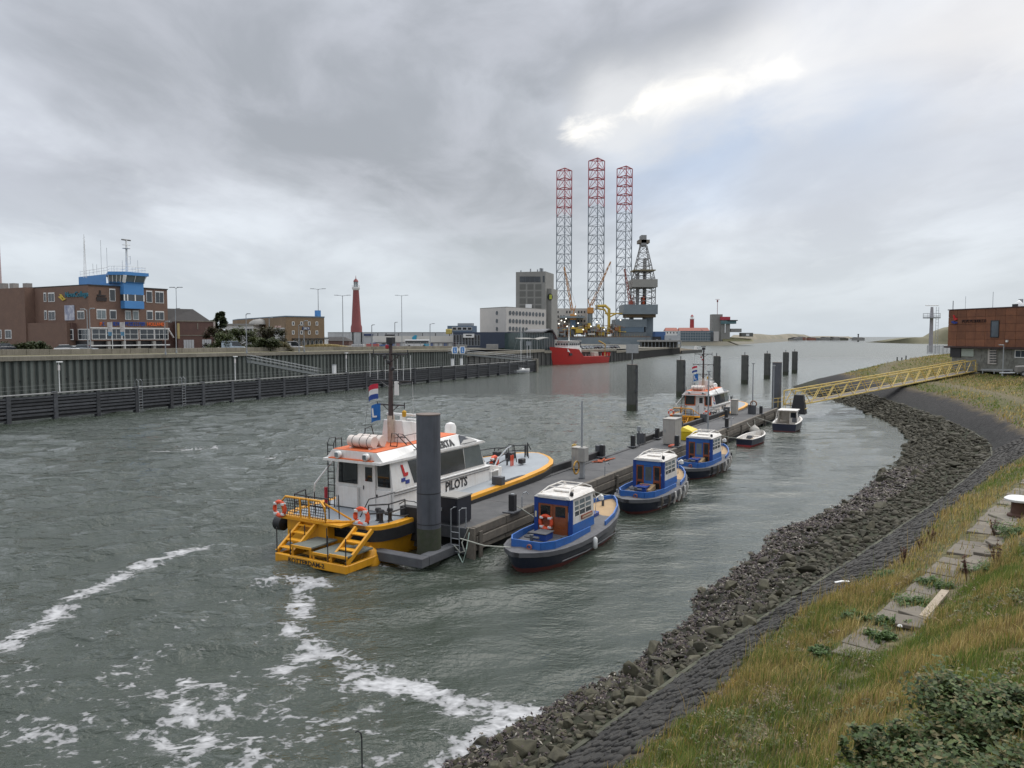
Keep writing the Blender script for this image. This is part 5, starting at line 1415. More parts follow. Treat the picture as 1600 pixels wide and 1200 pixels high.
# swan neck vent pipes on the kerb
for u in (4.8, 16.2, 49.5): MB().tube([(u, .1, PDZ - .6), (u, .1, PDZ + .75), (u + .08, .06, PDZ + .95), (u + .25, -.02, PDZ + 1.0), (u + .38, -.08, PDZ + .85)], .03, 6).build('vent_pipe', M_GALV, pon)
# mooring ropes lying on the edge
MB().tube([(3.9, .17, PDZ + .5), (4.4, -.1, PDZ + .2), (4.6, -.5, PDZ - .1), (5.0, -1.0, .95)], .03, 5).build('mooring_rope', M_ROPE, pon)
MB().tube([(-.2, .3, PDZ + .1), (-.5, .5, .9), (-.5, .35, .5), (-.35, .7, .35), (-.45, 1.0, .7)], .035, 5).build('mooring_rope', M_ROPE, pon)
MB().tube([(-.3, .2, 1.4), (-.7, .1, .7), (-.65, .35, -.05), (-.45, .75, .3)], .03, 5).build('mooring_rope', mat('green_rope', (.35, .44, .38)), pon)
# pile guide frame at the near end
pf = [(-2.6, 1.2, .25), (-2.6, 4.1, .25), (-.2, 4.1, .25), (-.2, 1.2, .25)]
for (a, c) in (((-3.1, 1.0), (-2.5, 4.5)), ((-2.5, 1.0), (-.05, 1.55)), ((-2.5, 3.95), (-.05, 4.5))): MB().box((a[0], a[1], .2), (c[0] - .01, c[1], .66)).build('pile_guide', mat('guide_frame_steel', (.10, .105, .11), (.07, .07, .075), 2, .8, .3, 9), pon, bevel=.03)
for y in (1.15, 4.3): MB().bar((-.1, y, .6), (-1.6, y, .3), .14).build('guide_brace', M_STEELD, pon)
MB().box((-.5, 3.2, .6), (-.05, 4.3, 2.3)).build('guide_post', M_RUB, pon)


def steel_pile(px_pos, top, r, lab, m, group, rings=(), bottom=-5, fittings=0):
    t = thing('mooring_pile', lab, 'pile', (px_pos[0], px_pos[1], 0), 0, group)
    MB().cyl((0, 0, bottom), r, top - bottom, 28).build('shaft', m, t, True)
    MB().cyl((0, 0, top), r * 1.02, .05, 28).build('cap', mat('pile_cap', (.12, .10, .085), (.16, .12, .10), 5, .8), t)
    MB().cyl((0, 0, -.6), r * 1.012, 2.3 if rings else 1.6, 28, r * 1.006).build('weed_band', mat('weed_band', (.035, .045, .02), (.06, .06, .045), 3, .85, .5, 14), t, True)
    for z in rings: MB().cyl((0, 0, z), r * 1.012, .04, 28).build('weld_ring', M_BLACK, t, True)
    for k in range(fittings):
        a = -.9 + .25 * (k % 2); z = top - .9 - k * 1.45
        MB().cbox((r * math.cos(a) * 1.03, r * math.sin(a) * 1.03, z), (.3, .3, .35)).build('mooring_hook', M_STEELD, t)
    if fittings:
        MB().tube([(0, 0, top), (0, 0, top + .7)], .09, 6).build('light_stub', M_STEELD, t)
        MB().tube([(r * .75, -r * .75, top - .1), (r * .78, -r * .78, 0)], .05, 5).build('ladder_rail', M_STEELD, t); MB().tube([(r * 1.0, -r * .4, top - .1), (r * 1.03, -r * .4, 0)], .05, 5).build('ladder_rail', M_STEELD, t)
    return t


M_PILE = mat('pile_steel', (.062, .068, .08), (.095, .10, .115), 1.0, .55, .12, 6, streak=.6, streak_c=(.035, .035, .04))
M_DOLP = mat('dolphin_steel', (.065, .067, .062), (.10, .10, .09), 1.0, .8, .4, 5, streak=.5, streak_c=(.03, .032, .025), rnd=.1)
steel_pile((-4.05, 37.25), 7.2, .585, 'tall dark grey steel tube pile at the near end of the pontoon', M_PILE, None, (3.4, 1.9))
steel_pile((36.1, 105.3), 7.4, .62, 'tall dark grey steel tube pile at the far end of the pontoon by the gangway', M_PILE, None)
DOL = [((987, 642), 6.8, 'nearest mooring dolphin, a thick dark post topped by a light pole'), ((1063, 620), 6.65, 'second mooring dolphin, behind the stern of the farther pilot boat'), ((1119, 605), 6.65, 'third mooring dolphin, right of the farther pilot boat mast'),
       ((1163, 600), 6.6, 'fourth mooring dolphin, standing alone in open water before the far pontoon pile'), ((1198, 592), 6.5, 'fifth mooring dolphin, just left of the far pontoon pile'), ((1227, 586), 6.4, 'sixth mooring dolphin, just right of the far pontoon pile'), ((1241, 583), 6.4, 'farthest mooring dolphin, the rightmost of the row')]
for k, (px, top, lab) in enumerate(DOL):
    p = P(*px, 0)
    t = steel_pile(p, top, .76, lab, M_DOLP, 'mooring dolphins in the channel', (), -5, 4)
    if k == 0:
        MB().tube([(0, 0, top), (0, 0, top + 2.9)], .07, 6).build('light_pole', M_GALV, t); MB().box((-.9, -.1, top + 1.7), (.9, .1, top + 3.0)).build('sign_board', mat('pale_grey_board', (.35, .36, .36)), t)
# tall thin poles on the pontoon
def pole(u, v, h, lab, box=False, lamp=False):
    t = thing('pontoon_pole', lab, 'pole', pw_(u, v, PDZ + .0), PRZ)
    MB().cyl((0, 0, 0), .085, h, 8, .06).build('shaft', M_GALV, t, True); MB().cyl((0, 0, 0), .22, .06, 10).build('foot_plate', M_STEELD, t)
    if box: MB().box((-.35, -.35, 1.15), (.35, .12, 2.1)).build('meter_box', M_CONCG, t, bevel=.03); MB().torus((-.3, .25, .75), .42, .06, 'y', 14, 6).build('hose_reel', mat('hose_ochre', (.5, .28, .05)), t); MB().box((-.12, -.18, 0), (.12, .1, 1.15)).build('stand', M_GALV, t)
    if lamp: MB().box((-.15, -.15, h), (.25, .15, h + .12)).build('lamp_head', M_GALV, t)
pole(15.1, 1.3, 5.2, 'slim grey pole with meter box and hose on the pontoon behind the near tug', True)
pole(43.7, .9, 6.0, 'slim grey pole on the pontoon right of the yellow bin', lamp=True)
pole(67.5, 2.0, 6.0, 'slim dark pole near the far end of the pontoon left of the pile', lamp=True)
pole(72.6, .5, 5.6, 'slim pale pole at the gangway foot right of the far pile', lamp=True)
# cabinets, bin, small things on the pontoon
def cabinet(u, v, sx, sy, sz, m, lab, extra=None):
    t = thing('pontoon_cabinet', lab, 'cabinet', pw_(u, v, PDZ + .002), PRZ)
    MB().box((-sx / 2, -sy / 2, .08), (sx / 2, sy / 2, sz)).build('body', m, t, bevel=.02); MB().box((-sx / 2 - .04, -sy / 2 - .04, sz), (sx / 2 + .04, sy / 2 + .04, sz + .07)).build('lid', extra or m, t)
    o = MB().box((-sx / 2 - .02, -sy / 2 + .08, .2), (-sx / 2 - .004, sy / 2 - .08, sz - .1)).build('door', m, t); MB().box((-sx / 2 - .06, sy / 2 - .25, sz * .5), (-sx / 2 - .022, sy / 2 - .18, sz * .62)).build('handle', M_GALV, o)
    MB().box((-sx / 2 + .05, -sy / 2 + .05, 0), (sx / 2 - .05, sy / 2 - .05, .08)).build('plinth', M_STEELD, t)
    return t
M_CAB = mat('beige_cabinet', (.36, .34, .30), (.31, .295, .265), 2, .6, streak=.2)
cabinet(.75, 1.75, 1.3, 1.15, 1.38, mat('navy_black_cabinet', (.014, .016, .022), (.02, .022, .03), 2, .5), 'black cabinet with grey lid behind the near pile', M_CONCG)
cabinet(18.2, 3.0, .8, .7, 1.55, M_CAB, 'beige switch cabinet beside the bow of the near pilot boat')
cabinet(34.0, 1.35, 1.7, 1.1, 2.25, M_CAB, 'large beige cabinet in the middle of the pontoon behind the farthest tug')
cabinet(41.0, 3.1, .9, .6, 1.9, M_CONCG, 'grey cabinet beside the stern of the farther pilot boat')
cabinet(62.5, 3.0, .9, .7, 1.8, M_CAB, 'small beige cabinet beside the bow of the farther pilot boat')
t = thing('salt_bin', 'bright yellow grit bin with sloping lid on the pontoon', 'bin', pw_(37.6, .95, PDZ), PRZ)
M_BIN = mat('bin_yellow', (.68, .50, .01), (.62, .46, .02), 3, .5)
MB().loft([[(-.75, -.5, 0), (.75, -.5, 0), (.75, .5, 0), (-.75, .5, 0)], [(-.9, -.6, .8), (.9, -.6, .8), (.9, .6, .8), (-.9, .6, .8)]]).build('body', M_BIN, t, bevel=.03)
MB().loft([[(-.95, -.65, .8), (.95, -.65, .8), (.95, .65, .8), (-.95, .65, .8)], [(-.9, -.5, .95), (.9, -.5, .95), (.8, .35, 1.25), (-.8, .35, 1.25)]]).build('lid', M_BIN, t, bevel=.03)
t = thing('rope_heap', 'crumpled orange-red rope heap at the pontoon edge', 'rope heap', pw_(22.0, 2.7, PDZ), PRZ)
for k in range(5): MB().tube([(x_ * .4 - 1 + k * .3, random.uniform(-.2, .5), .05 + random.uniform(0, .1)) for x_ in range(5)], .045, 5).build('coil', mat('orange_rope', (.5, .12, .05)), t)
t = thing('fuel_hose_stand', 'small brown and grey equipment stand near the gangway foot', 'stand', pw_(64.5, 1.2, PDZ), PRZ)
for a in ((-.4, -.3), (.1, .2)): MB().box((a[0], a[1], 0), (a[0] + .5, a[1] + .5, 1.1)).build('box', M_STEELD, t, bevel=.02)
MB().torus((0, 0, 1.25), .35, .08, 'x', 14, 6).build('hose_coil', mat('hose_brown', (.25, .12, .06)), t)
t = thing('safety_box', 'flat red safety box under the bollard beside the large cabinet', 'box', pw_(32.4, .75, PDZ), PRZ)
MB().box((-.5, -.22, .0), (.5, .25, .2)).build('body', mat('safety_red', (.42, .08, .04)), t, bevel=.05)
t = thing('power_pedestal', 'black cable post with hanging lead on the outer pontoon edge', 'post', pw_(31.2, 3.35, PDZ), PRZ)
MB().cyl((0, 0, 0), .07, 1.7, 8).build('post', M_STEELD, t); MB().box((-.15, -.12, 1.35), (.15, .12, 1.75)).build('head', M_GALV, t); MB().tube([(0, 0, 1.5), (1.4, .1, .9), (3, .1, .8), (4.9, .1, 1.0)], .025, 5).build('cable', M_ROPED, t); MB().tube([(0, .05, 1.5), (.3, .1, .6), (.6, .05, .1), (1.6, .0, .05)], .025, 5).build('cable', M_ROPED, t)
t = thing('life_saving_post', 'ochre life-saving post with board beside the bow of the near pilot boat', 'post', pw_(19.6, 4.0, PDZ), PRZ)
MB().cyl((0, 0, 0), .06, 1.6, 8).build('post', mat('post_ochre', (.52, .35, .10)), t); MB().box((-.25, -.08, .95), (.25, .08, 1.55)).build('board', mat('post_ochre', (.52, .35, .10)), t)

# --- yellow truss gangway
GL = np.array([37.4, 101.8, 1.75]); GU = np.array([*D(1524, 580, 135)[:2], D(1524, 580.5, 135)[2]])
gl_ = float(np.linalg.norm((GU - GL)[:2])); gdz = GU[2] - GL[2]
t = thing('gangway_bridge', 'long yellow steel truss gangway climbing from the pontoon to the bank', 'gangway', tuple(GL), math.atan2(GU[1] - GL[1], GU[0] - GL[0]))
M_GY = mat('gangway_yellow', (.66, .49, .15), (.57, .42, .13), 1.5, .6, streak=.2, streak_c=(.25, .14, .05))
GH, GW, NB = 1.95, 1.7, 15
gp = lambda f, y, z: (gl_ * f, y, gdz * f + z)
for y in (0, GW):
    MB()._bar(gp(0, y, .05), gp(1, y, .05), .13, .16).build('bottom_chord', M_GY, t); MB()._bar(gp(0, y, GH), gp(1, y, GH), .13, .15).build('top_chord', M_GY, t)
    for k in range(NB):
        MB()._bar(gp((k + .03) / NB, y, .12), gp((k + .5) / NB, y, GH - .08), .09, .09).build('diagonal', M_GY, t); MB()._bar(gp((k + .5) / NB, y, GH - .08), gp((k + .97) / NB, y, .12), .07, .07).build('diagonal', M_GY, t)
    MB()._bar(gp(0, y, 0), gp(0, y, GH), .12, .12).build('end_post', M_GY, t); MB()._bar(gp(1, y, 0), gp(1, y, GH), .12, .12).build('end_post', M_GY, t)
    MB().tube([gp(0, y + (.1 if y == 0 else -.1), 1.1), gp(1, y + (.1 if y == 0 else -.1), 1.1)], .03, 5).build('hand_rail', M_GY, t)
for k in range(NB):
    f0_, f1_ = k / NB + .002, (k + 1) / NB - .002
    MB().loft([[gp(f0_, .08, -.02), gp(f0_, GW - .08, -.02), gp(f0_, GW - .08, .10), gp(f0_, .08, .10)], [gp(f1_, .08, -.02), gp(f1_, GW - .08, -.02), gp(f1_, GW - .08, .10), gp(f1_, .08, .10)]]).build('deck_panel', mat('gangway_deck', (.20, .175, .15), (.15, .135, .12), 1.2, .9, rnd=.1), t)
    MB()._bar(gp((k + .5) / NB, 0, GH), gp((k + .5) / NB, GW, GH), .08, .08).build('top_strut', M_GY, t)
# landing rails at both ends
for x in (-2.4, -1.2, 0): MB().tube([(x, -.1, -.2), (x, -.1, 1.0)], .04, 5).build('landing_post', M_GY, t); MB().tube([(x, GW + .1, -.2), (x, GW + .1, 1.0)], .04, 5).build('landing_post', M_GY, t)
for z in (.5, 1.0): MB().tube([(-2.4, -.1, z), (0, -.1, z)], .035, 5).build('landing_rail', M_GY, t); MB().tube([(-2.4, GW + .1, z), (0, GW + .1, z)], .035, 5).build('landing_rail', M_GY, t)
ux = gl_
for x in (ux + .3, ux + 2.6): MB().tube([(x, -.1, gdz - .2), (x, -.1, gdz + 1.3)], .05, 5).build('landing_post', M_GY, t)
MB().tube([(ux, -.1, gdz + 1.3), (ux + 2.6, -.1, gdz + 1.3)], .05, 5).build('landing_rail', M_GY, t)
t = thing('rubber_buffer', 'black tapered guard at the foot of the yellow gangway', 'guard', (37.3, 100.2, .9), PRZ)
MB().loft([[(-.9, -.9, 0), (.9, -.9, 0), (.9, .9, 0), (-.9, .9, 0)], [(-.55, -.55, 2.5), (.55, -.55, 2.5), (.55, .55, 2.5), (-.55, .55, 2.5)]]).build('body', M_RUB, t, bevel=.04)
for z in (.7, 1.6): MB().box((-.95, -.95, z), (.95, -.85, z + .06)).build('band', M_GY, t)
p = pw_(56.5, -.75, .35); t = thing('ball_fender', 'round dirty white ball fender hanging from the pontoon side', 'fender', p)
MB().lathe([(.02, -.62), (.35, -.52), (.58, -.2), (.62, .1), (.45, .42), (.18, .62), (.08, .75)], n=16).build('ball', mat('dirty_white_buoy', (.50, .47, .42), (.38, .35, .3), 3, .6), t, True); MB().tube([(0, 0, .7), (.1, .3, 1.3)], .02, 4).build('line', M_ROPE, t)

# --- landing slab, corten building, radar mast
p = GU; t = thing('gangway_abutment', 'concrete abutment carrying the upper end of the yellow gangway', 'abutment', (p[0], p[1], p[2]), math.atan2(GU[1] - GL[1], GU[0] - GL[0]))
MB().box((-.3, -.6, -3.0), (4.5, GW + .6, -.12)).build('block', M_CONC, t)
fc = Fac(1481, 142, 1640, 121, 5.2)
t = thing('corten_building', 'rust brown steel clad pilot station on a grey stone base', 'building', fc.loc, fc.rz)
M_COR = mat('corten_steel', (.205, .082, .040), (.135, .056, .032), .9, .85, .2, 6, rnd=.16, streak=.35, streak_c=(.22, .10, .04))
zt = fc.hit(1490, 484.6)[1]; zb = fc.hit(1490, 541)[1]; Lc = fc.len
MB().box((.05, .12, zb + .02), (Lc, 14, zt - .15)).build('upper_wall', mat('corten_core', (.05, .022, .014)), t)
nr, nc = 5, 10; pw2, ph = Lc / nc, (zt - zb) / nr
xw0, xw1, zw0, zw1 = fc.rect(1548, 501, 1560.5, 527)
for r_ in range(nr):
    for c_ in range(nc):
        o = c_ * pw2 + (pw2 * .5 if False else 0)
        MB().box((o + .025, 0, zb + r_ * ph + .025), (o + pw2 - .025, .11, zb + (r_ + 1) * ph - .025)).build('cladding_panel', M_COR, t)
for r_ in range(nr):
    for c_ in range(4): MB().box((-.06, .12 + c_ * 3.4, zb + r_ * ph + .025), (.04, .12 + c_ * 3.4 + 3.35, zb + (r_ + 1) * ph - .025)).build('cladding_panel', M_COR, t)
MB().box((-.15, -.08, zt), (Lc + .1, 14, zt + .16)).build('roof_edge', mat('roof_trim', (.06, .03, .03)), t)
window(t, fc, (1549, 502, 1560, 526), 1, 1, glass('pilot_glass', (.03, .045, .06), .05), fm=M_BLACK, fw=.16, off=-.02)
M_STONE = mat('grey_stone_base', (.22, .22, .195), (.12, .12, .105), 1.3, .9, .5, 5)
MB().box((.6, .5, -.3), (Lc, 13, zb)).build('base_wall', M_STONE, t)
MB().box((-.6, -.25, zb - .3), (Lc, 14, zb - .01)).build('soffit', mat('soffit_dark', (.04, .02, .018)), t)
pbox(t, 'dark_entrance', fc, (1485.5, 543, 1502, 558), .35, .6, M_BLACK, .5); pbox(t, 'pale_panel', fc, (1503, 545, 1522, 557), .38, .6, mat('pale_green_render', (.34, .38, .33)), .5)
o = pbox(t, 'lattice_door', fc, (1545, 543, 1558, 569), .3, .6, mat('pale_door_frame', (.45, .42, .38)), .5)
for r_ in range(6):
    for c_ in range(5): pbox(o, 'door_light', fc, (1546.5 + c_ * 2.2, 544.5 + r_ * 4, 1548 + c_ * 2.2, 547 + r_ * 4), .27, .31, M_GLASS, .3)
window(t, fc, (1587, 548, 1604, 558), 2, 1, M_GLASS, off=.48, fw=.12)
# loose stone courses in the base, each stone its own
rr = random.Random(3)
for r_ in range(9):
    x = fc.hit(1523, 560)[0] + rr.uniform(0, .5)
    while x < fc.hit(1600, 560)[0] + 3:
        w = rr.uniform(.5, 1.1); z = .15 + r_ * .36
        if z < zb - .55 and not (fc.hit(1543, 560)[0] < x + w and x < fc.hit(1560, 560)[0]) and not (x + w > fc.hit(1584, 555)[0] and z > 1.4): MB().box((x + .02, .42 + rr.uniform(0, .06), z), (x + w - .03, .56, z + .32)).build('stone', M_STONE, t)
        x += w
# emblem and lettering on the rusty wall
def poly_part(par, name, fac, pts, y0, y1, m, off=0):
    return MB().extr([(fac.hit(*p, off)[0], y0, fac.hit(*p, off)[1]) for p in pts], (0, 0, 0), (0, y1 - y0, 0)).build(name, m, par)
M_LRED, M_LBLU = mat('logo_red', (.50, .02, .02)), mat('logo_blue', (.02, .04, .22))
poly_part(t, 'emblem', fc, ((1490, 492), (1492, 492.5), (1493, 497), (1496.3, 497), (1496.3, 499.8), (1492, 500.5)), -.2, -.02, M_LRED)
poly_part(t, 'emblem', fc, ((1488, 501.5), (1492, 501.5), (1493, 503), (1496, 502.5), (1496.5, 505), (1492, 506), (1488, 504.5)), -.2, -.02, M_LBLU)
unread_letters(t, fc, (1503.5, 499.3, 1541, 503.8), 12, mat('dark_letters', (.035, .012, .01)), -.12)
x, z = fc.hit(1574.5, 533); MB().cbox((x, -.15, z), (.35, .2, .35)).build('wall_lamp', M_WHITE, t)
for px, py, w in ((1489.5, 470, .08), (1552, 456, .04), (1595, 471, .06), (1509, 463, .03)):
    x, z = fc.hit(px, py, 5); MB().tube([(x, 5, zt), (x, 5, z)], w, 5).build('aerial', M_GALV, t)
x, z = fc.hit(1595, 471, 5); MB().cbox((x, 5, z), (.7, .3, .8)).build('aerial_panel', M_GALV, t); x, z = fc.hit(1586, 481.5, 1); MB().cbox((x, 1, zt + .35), (.7, .5, .5)).build('roof_camera', M_BLACK, t)
MB().lathe([(.9, 0), (.8, .5), (.3, 1.1), (.05, 1.3)], (fc.hit(1592, 478, 4)[0], 4, zt + .1), 12).build('satellite_dome', M_WHITE, t, True)
rmp = D(1454, 548, 190)
t = thing('radar_mast', 'grey radar mast with round platform and scanner left of the rusty building', 'mast', (rmp[0], rmp[1], 7.0))
rzz = lambda py: CAMH + (525 - py) * 190 / F - 7.0
MB().cyl((0, 0, 0), .5, rzz(497), 12, .38).build('column', mat('mast_grey', (.33, .31, .32), (.27, .26, .27), 1, .6), t, True); MB().cyl((0, 0, rzz(497.5)), 2.0, .25, 8).build('platform', M_GALV, t)
MB().cyl((0, 0, rzz(497)), .45, rzz(480) - rzz(497), 10, .3).build('column_top', mat('mast_grey', (.33, .31, .32)), t, True)
MB().bar((-1.6, 0, rzz(477.5)), (1.6, 0, rzz(477.5)), .16).build('scanner', M_WHITE, t)
for h in (.5, 1.1): MB().torus((0, 0, rzz(497) + h), 1.95, .035, 'z', 10, 4).build('platform_rail', M_GALV, t)
for k in range(8): a = k * math.pi / 4; MB().bar((1.95 * math.cos(a), 1.95 * math.sin(a), rzz(497)), (1.95 * math.cos(a), 1.95 * math.sin(a), rzz(497) + 1.1), .05).build('platform_post', M_GALV, t)
for x in (.9, 1.5): MB().tube([(x, -.3, 0), (x, -.3, rzz(480))], .05, 4).build('ladder_stile', M_GALV, t)
for k in range(14): MB().bar((.9, -.3, .5 + k * .75), (1.5, -.3, .5 + k * .75), .04).build('ladder_rung', M_GALV, t)
t = thing('mast_fence', 'pale mesh fence enclosing the foot of the radar mast', 'fence', (rmp[0] - .3, rmp[1] - 3, 6.7))
M_FEN = mat('fence_mesh', (.42, .43, .44), (.36, .37, .38), 6, .6)
for k in range(7): MB().box((-2.8 + k * .95, -1.2, 0), (-2.72 + k * .95, -1.12, 2.1)).build('post', M_GALV, t)
for k in range(6):
    b = MB()
    for q in range(8): b.box((-2.7 + k * .95 + q * .11, -1.18, .1), (-2.66 + k * .95 + q * .11, -1.15, 2.0))
    b.box((-2.7 + k * .95, -1.19, .1), (-1.85 + k * .95, -1.14, .2)); b.box((-2.7 + k * .95, -1.19, 1.85), (-1.85 + k * .95, -1.14, 1.95)); b.build('mesh_panel', M_FEN, t)
# ================================================================== pilot boats
M_PY = mat('pilot_yellow', (.70, .33, .012), (.60, .27, .015), 1.4, .45, streak=.25, streak_c=(.30, .13, .02))
M_PGREY = mat('pilot_deck_grey', (.30, .325, .34), (.26, .28, .295), 1.2, .8, .15, 30)
M_PWHITE = mat('pilot_white', (.76, .75, .72), (.64, .63, .60), 1.6, .4, coat=.2, streak=.22, streak_c=(.42, .33, .23), detail=8)
M_PORANGE = mat('pilot_orange_roof', (.62, .13, .035), (.55, .14, .05), 2, .7)
M_BUOY = mat('lifebuoy_orange', (.72, .085, .03), (.65, .09, .03), 4, .55)
M_TINT = glass('tinted_glass', (.03, .034, .038), .08)
M_DKGLASS = glass('dark_cabin_glass', (.008, .009, .01), .05)
M_RAFT = mat('raft_canister', (.68, .62, .56), (.60, .50, .43), 3, .5)
M_PAD = mat('grey_tread', (.15, .16, .14), (.11, .12, .10), 3, .9)


def lifebuoy(par, c, axis, r=.36):
    o = MB().torus(c, r, r * .28, axis, 22, 8).build('lifebuoy', M_BUOY, par, True)
    for k in range(4):
        a = math.pi / 4 + k * math.pi / 2; u, w = r * math.cos(a), r * math.sin(a)
        p = {'x': (c[0], c[1] + u, c[2] + w), 'y': (c[0] + u, c[1], c[2] + w)}[axis]
        s_ = r * .30
        MB().cbox(p, (s_ * 1.9,) * 3 if False else (s_ * 2.02, s_ * 2.02, s_ * 1.2), 0).build('buoy_band', M_WHITE, o, bevel=.02)
    return o


def pilot_boat(u, label, second=False):
    t = thing('pilot_boat', label, 'pilot boat', pw_(u, 6.9), PRZ, 'pilot boats moored at the pontoon')
    hb = [(0, 2.75), (.35, 3.15), (1.2, 3.42), (3, 3.5), (14, 3.5), (17, 3.38), (19, 3.0), (20.2, 2.4), (21.1, 1.65), (21.7, .9), (22.0, .4), (22.1, .08)]
    zd = lambda x: 1.72 + .22 * (x / 22) + .32 * (x / 22) ** 3
    def ring(f_in, dz, fx=0.0):
        L = [(x - fx * (x / 22) ** 4, -w * f_in, zd(x) + dz) for x, w in hb]
        return L + [(x, -y, z) for x, y, z in reversed(L)]
    # hull below the rubber, then rubber band, then yellow gunwale, then deck
    MB().loft([ring(.80, -2.6, 3.2), ring(.88, -1.75, 2.4), ring(.97, -.72, .5)]).build('hull', M_PY, t, True)
    def band(o_, i_, z0, z1, name, m):
        a, b_, c, d = ring(o_, z0, .3), ring(o_ * 1.0, z1), ring(i_, z1), ring(i_, z0, .3)
        n = len(a); vs = a + b_ + c + d
        fs = [(q * n + k, q * n + (k + 1) % n, ((q + 1) % 4) * n + (k + 1) % n, ((q + 1) % 4) * n + k) for q in range(4) for k in range(n)]
        return MB().add(vs, fs).build(name, m, t, True)
    band(1.02, .90, -.70, -.14, 'rubber_fender', M_RUB); band(1.0, .875, -.138, .05, 'gunwale', M_PY)
    MB().loft([ring(.90, -.35), ring(.90, .022)]).build('deck', M_PGREY, t)
    # deckhouse: lower trunk, wheelhouse with leaning sides, sloped roof
    zf = 1.7
    def sec(x, wb, wt, z0, z1, dx=0): return [(x, -wb, z0), (x + dx, -wt, z1), (x + dx, wt, z1), (x, wb, z0)]
    MB().loft([sec(2.7, 2.0, 2.0, zf, 2.95), sec(12.4, 2.0, 2.0, zf, 2.95), sec(13.9, 1.9, 1.9, zf + .2, 2.6)]).build('trunk', M_PWHITE, t, bevel=.03)
    MB().loft([sec(2.72, 2.0, 1.78, 2.952, 4.42), sec(11.9, 1.9, 1.72, 2.952, 4.42, -.55), sec(12.9, 1.3, .9, 2.952, 4.42, -1.2)]).build('wheelhouse', M_PWHITE, t)
    MB().loft([sec(1.75, 1.95, 1.95, 4.42, 4.55), sec(12.0, 1.86, 1.86, 4.42, 4.55, -.3), sec(12.6, .95, .95, 4.42, 4.52, -.7)]).build('roof_edge', M_PWHITE, t)
    MB().loft([sec(2.0, 1.93, 1.5, 4.55, 5.0), sec(9.4, 1.86, 1.48, 4.55, 5.17), sec(11.7, 1.75, 1.3, 4.52, 4.62)]).build('roof', M_PWHITE, t)
    MB().loft([sec(2.05, 1.46, 1.46, 4.99, 5.04), sec(9.35, 1.44, 1.44, 5.16, 5.21)]).build('roof_top', M_PORANGE, t)
    MB().box((1.78, -1.35, 4.551), (2.9, 1.6, 4.60)).build('roof_apron', M_PORANGE, t)
    # glazing on both sides, each pane its own
    for s in (-1, 1):
        for a, c, m in ((4.55, 6.9, M_TINT), (6.94, 9.6, M_TINT), (9.66, 11.7, M_GLASSL)):
            def wy(x, z): return s * (2.0 + (1.9 - 2.0) * (x - 2.7) / 9.2 - .21 * (z - 2.95) / 1.47)
            lean = .35 if a < 5 else 0
            q = [(a - lean * 0, wy(a, 3.1), 3.1), (c, wy(c, 3.1), 3.1), (c - (.25 if a > 9 else 0), wy(c, 4.32), 4.32), (a - lean, wy(a, 4.32), 4.32)]
            MB().extr(q, (0, -s * .03, 0), (0, s * .025, 0)).build('side_window', m, t)
        MB().extr([(9.2, s * 1.84, 4.585), (11.1, s * 1.77, 4.56), (10.3, s * 1.50, 4.88), (9.45, s * 1.53, 5.08)], (0, 0, 0), (0, s * .03, .05)).build('roof_window', M_TINT, t)
        for z in (2.72, 2.86): MB().tube([(2.75, s * 2.05, z), (12.2, s * 2.03, z)], .022, 5).build('grab_rail', M_BLACK, t)
    for k in range(3): y = (-1, 0, 1)[k]; MB().extr([(12.35 if y else 12.92, y * 1.05 - .5, 3.08), (12.35 if y else 12.92, y * 1.05 + .5, 3.08), (11.75 if y else 11.85, y * .85 + .4, 4.3), (11.75 if y else 11.85, y * .85 - .4, 4.3)], (0, 0, 0), (.05, 0, .02)).build('windscreen', M_TINT, t)
    # rear wall: door, windows, locker
    fm = M_PORANGE if second else M_BLACK
    for y0, y1, nm in ((-1.82, -1.02, 'rear_window'), (.42, 1.72, 'rear_window')):
        o = MB().extr([(2.66, y0, 3.12), (2.66, y1, 3.12), (2.66, y1 * .96, 4.36), (2.66, y0 * .96, 4.36)], (0, 0, 0), (.06, 0, 0)).build(nm, M_DKGLASS, t)
        if second:
            for a_, b_ in ((y0 - .08, y0), (y1, y1 + .08)): MB().box((2.62, a_, 3.05), (2.7, b_, 4.4)).build('window_trim', fm, o)
            MB().box((2.62, y0, 2.98), (2.7, y1, 3.10)).build('window_trim', fm, o)
    dr = MB().box((2.62, -.88, zf + .1), (2.69, -.02, 4.3)).build('door', M_PWHITE, t, bevel=.02); MB().box((2.59, -.68, 3.35), (2.63, -.22, 4.1)).build('door_window', M_DKGLASS, dr); MB().box((2.57, -.12, 2.9), (2.61, -.08, 3.1)).build('door_handle', M_BLACK, dr)
    MB().box((2.55, -1.9, 1.9), (2.69, -.98, 2.95)).build('locker', M_PWHITE, t, bevel=.02); MB().box((2.5, .25, 1.85), (2.69, 1.8, 2.95)).build('locker', M_PWHITE, t, bevel=.02)
    MB().box((2.54, -1.1, 2.55), (2.549, -.99, 2.72)).build('vent', M_BLACK, t)
    # white wing post on the port quarter
    MB().tube([(2.6, 2.0, 4.3), (2.1, 2.9, 3.0), (2.0, 3.0, 1.75)], .06, 6).build('wing_post', M_PWHITE, t)
    # emblem: red and blue angular letter on both sides, lettering
    wy = lambda x, z: -(2.0 + (1.9 - 2.0) * (x - 2.7) / 9.2 - .21 * (z - 2.95) / 1.47) - .012
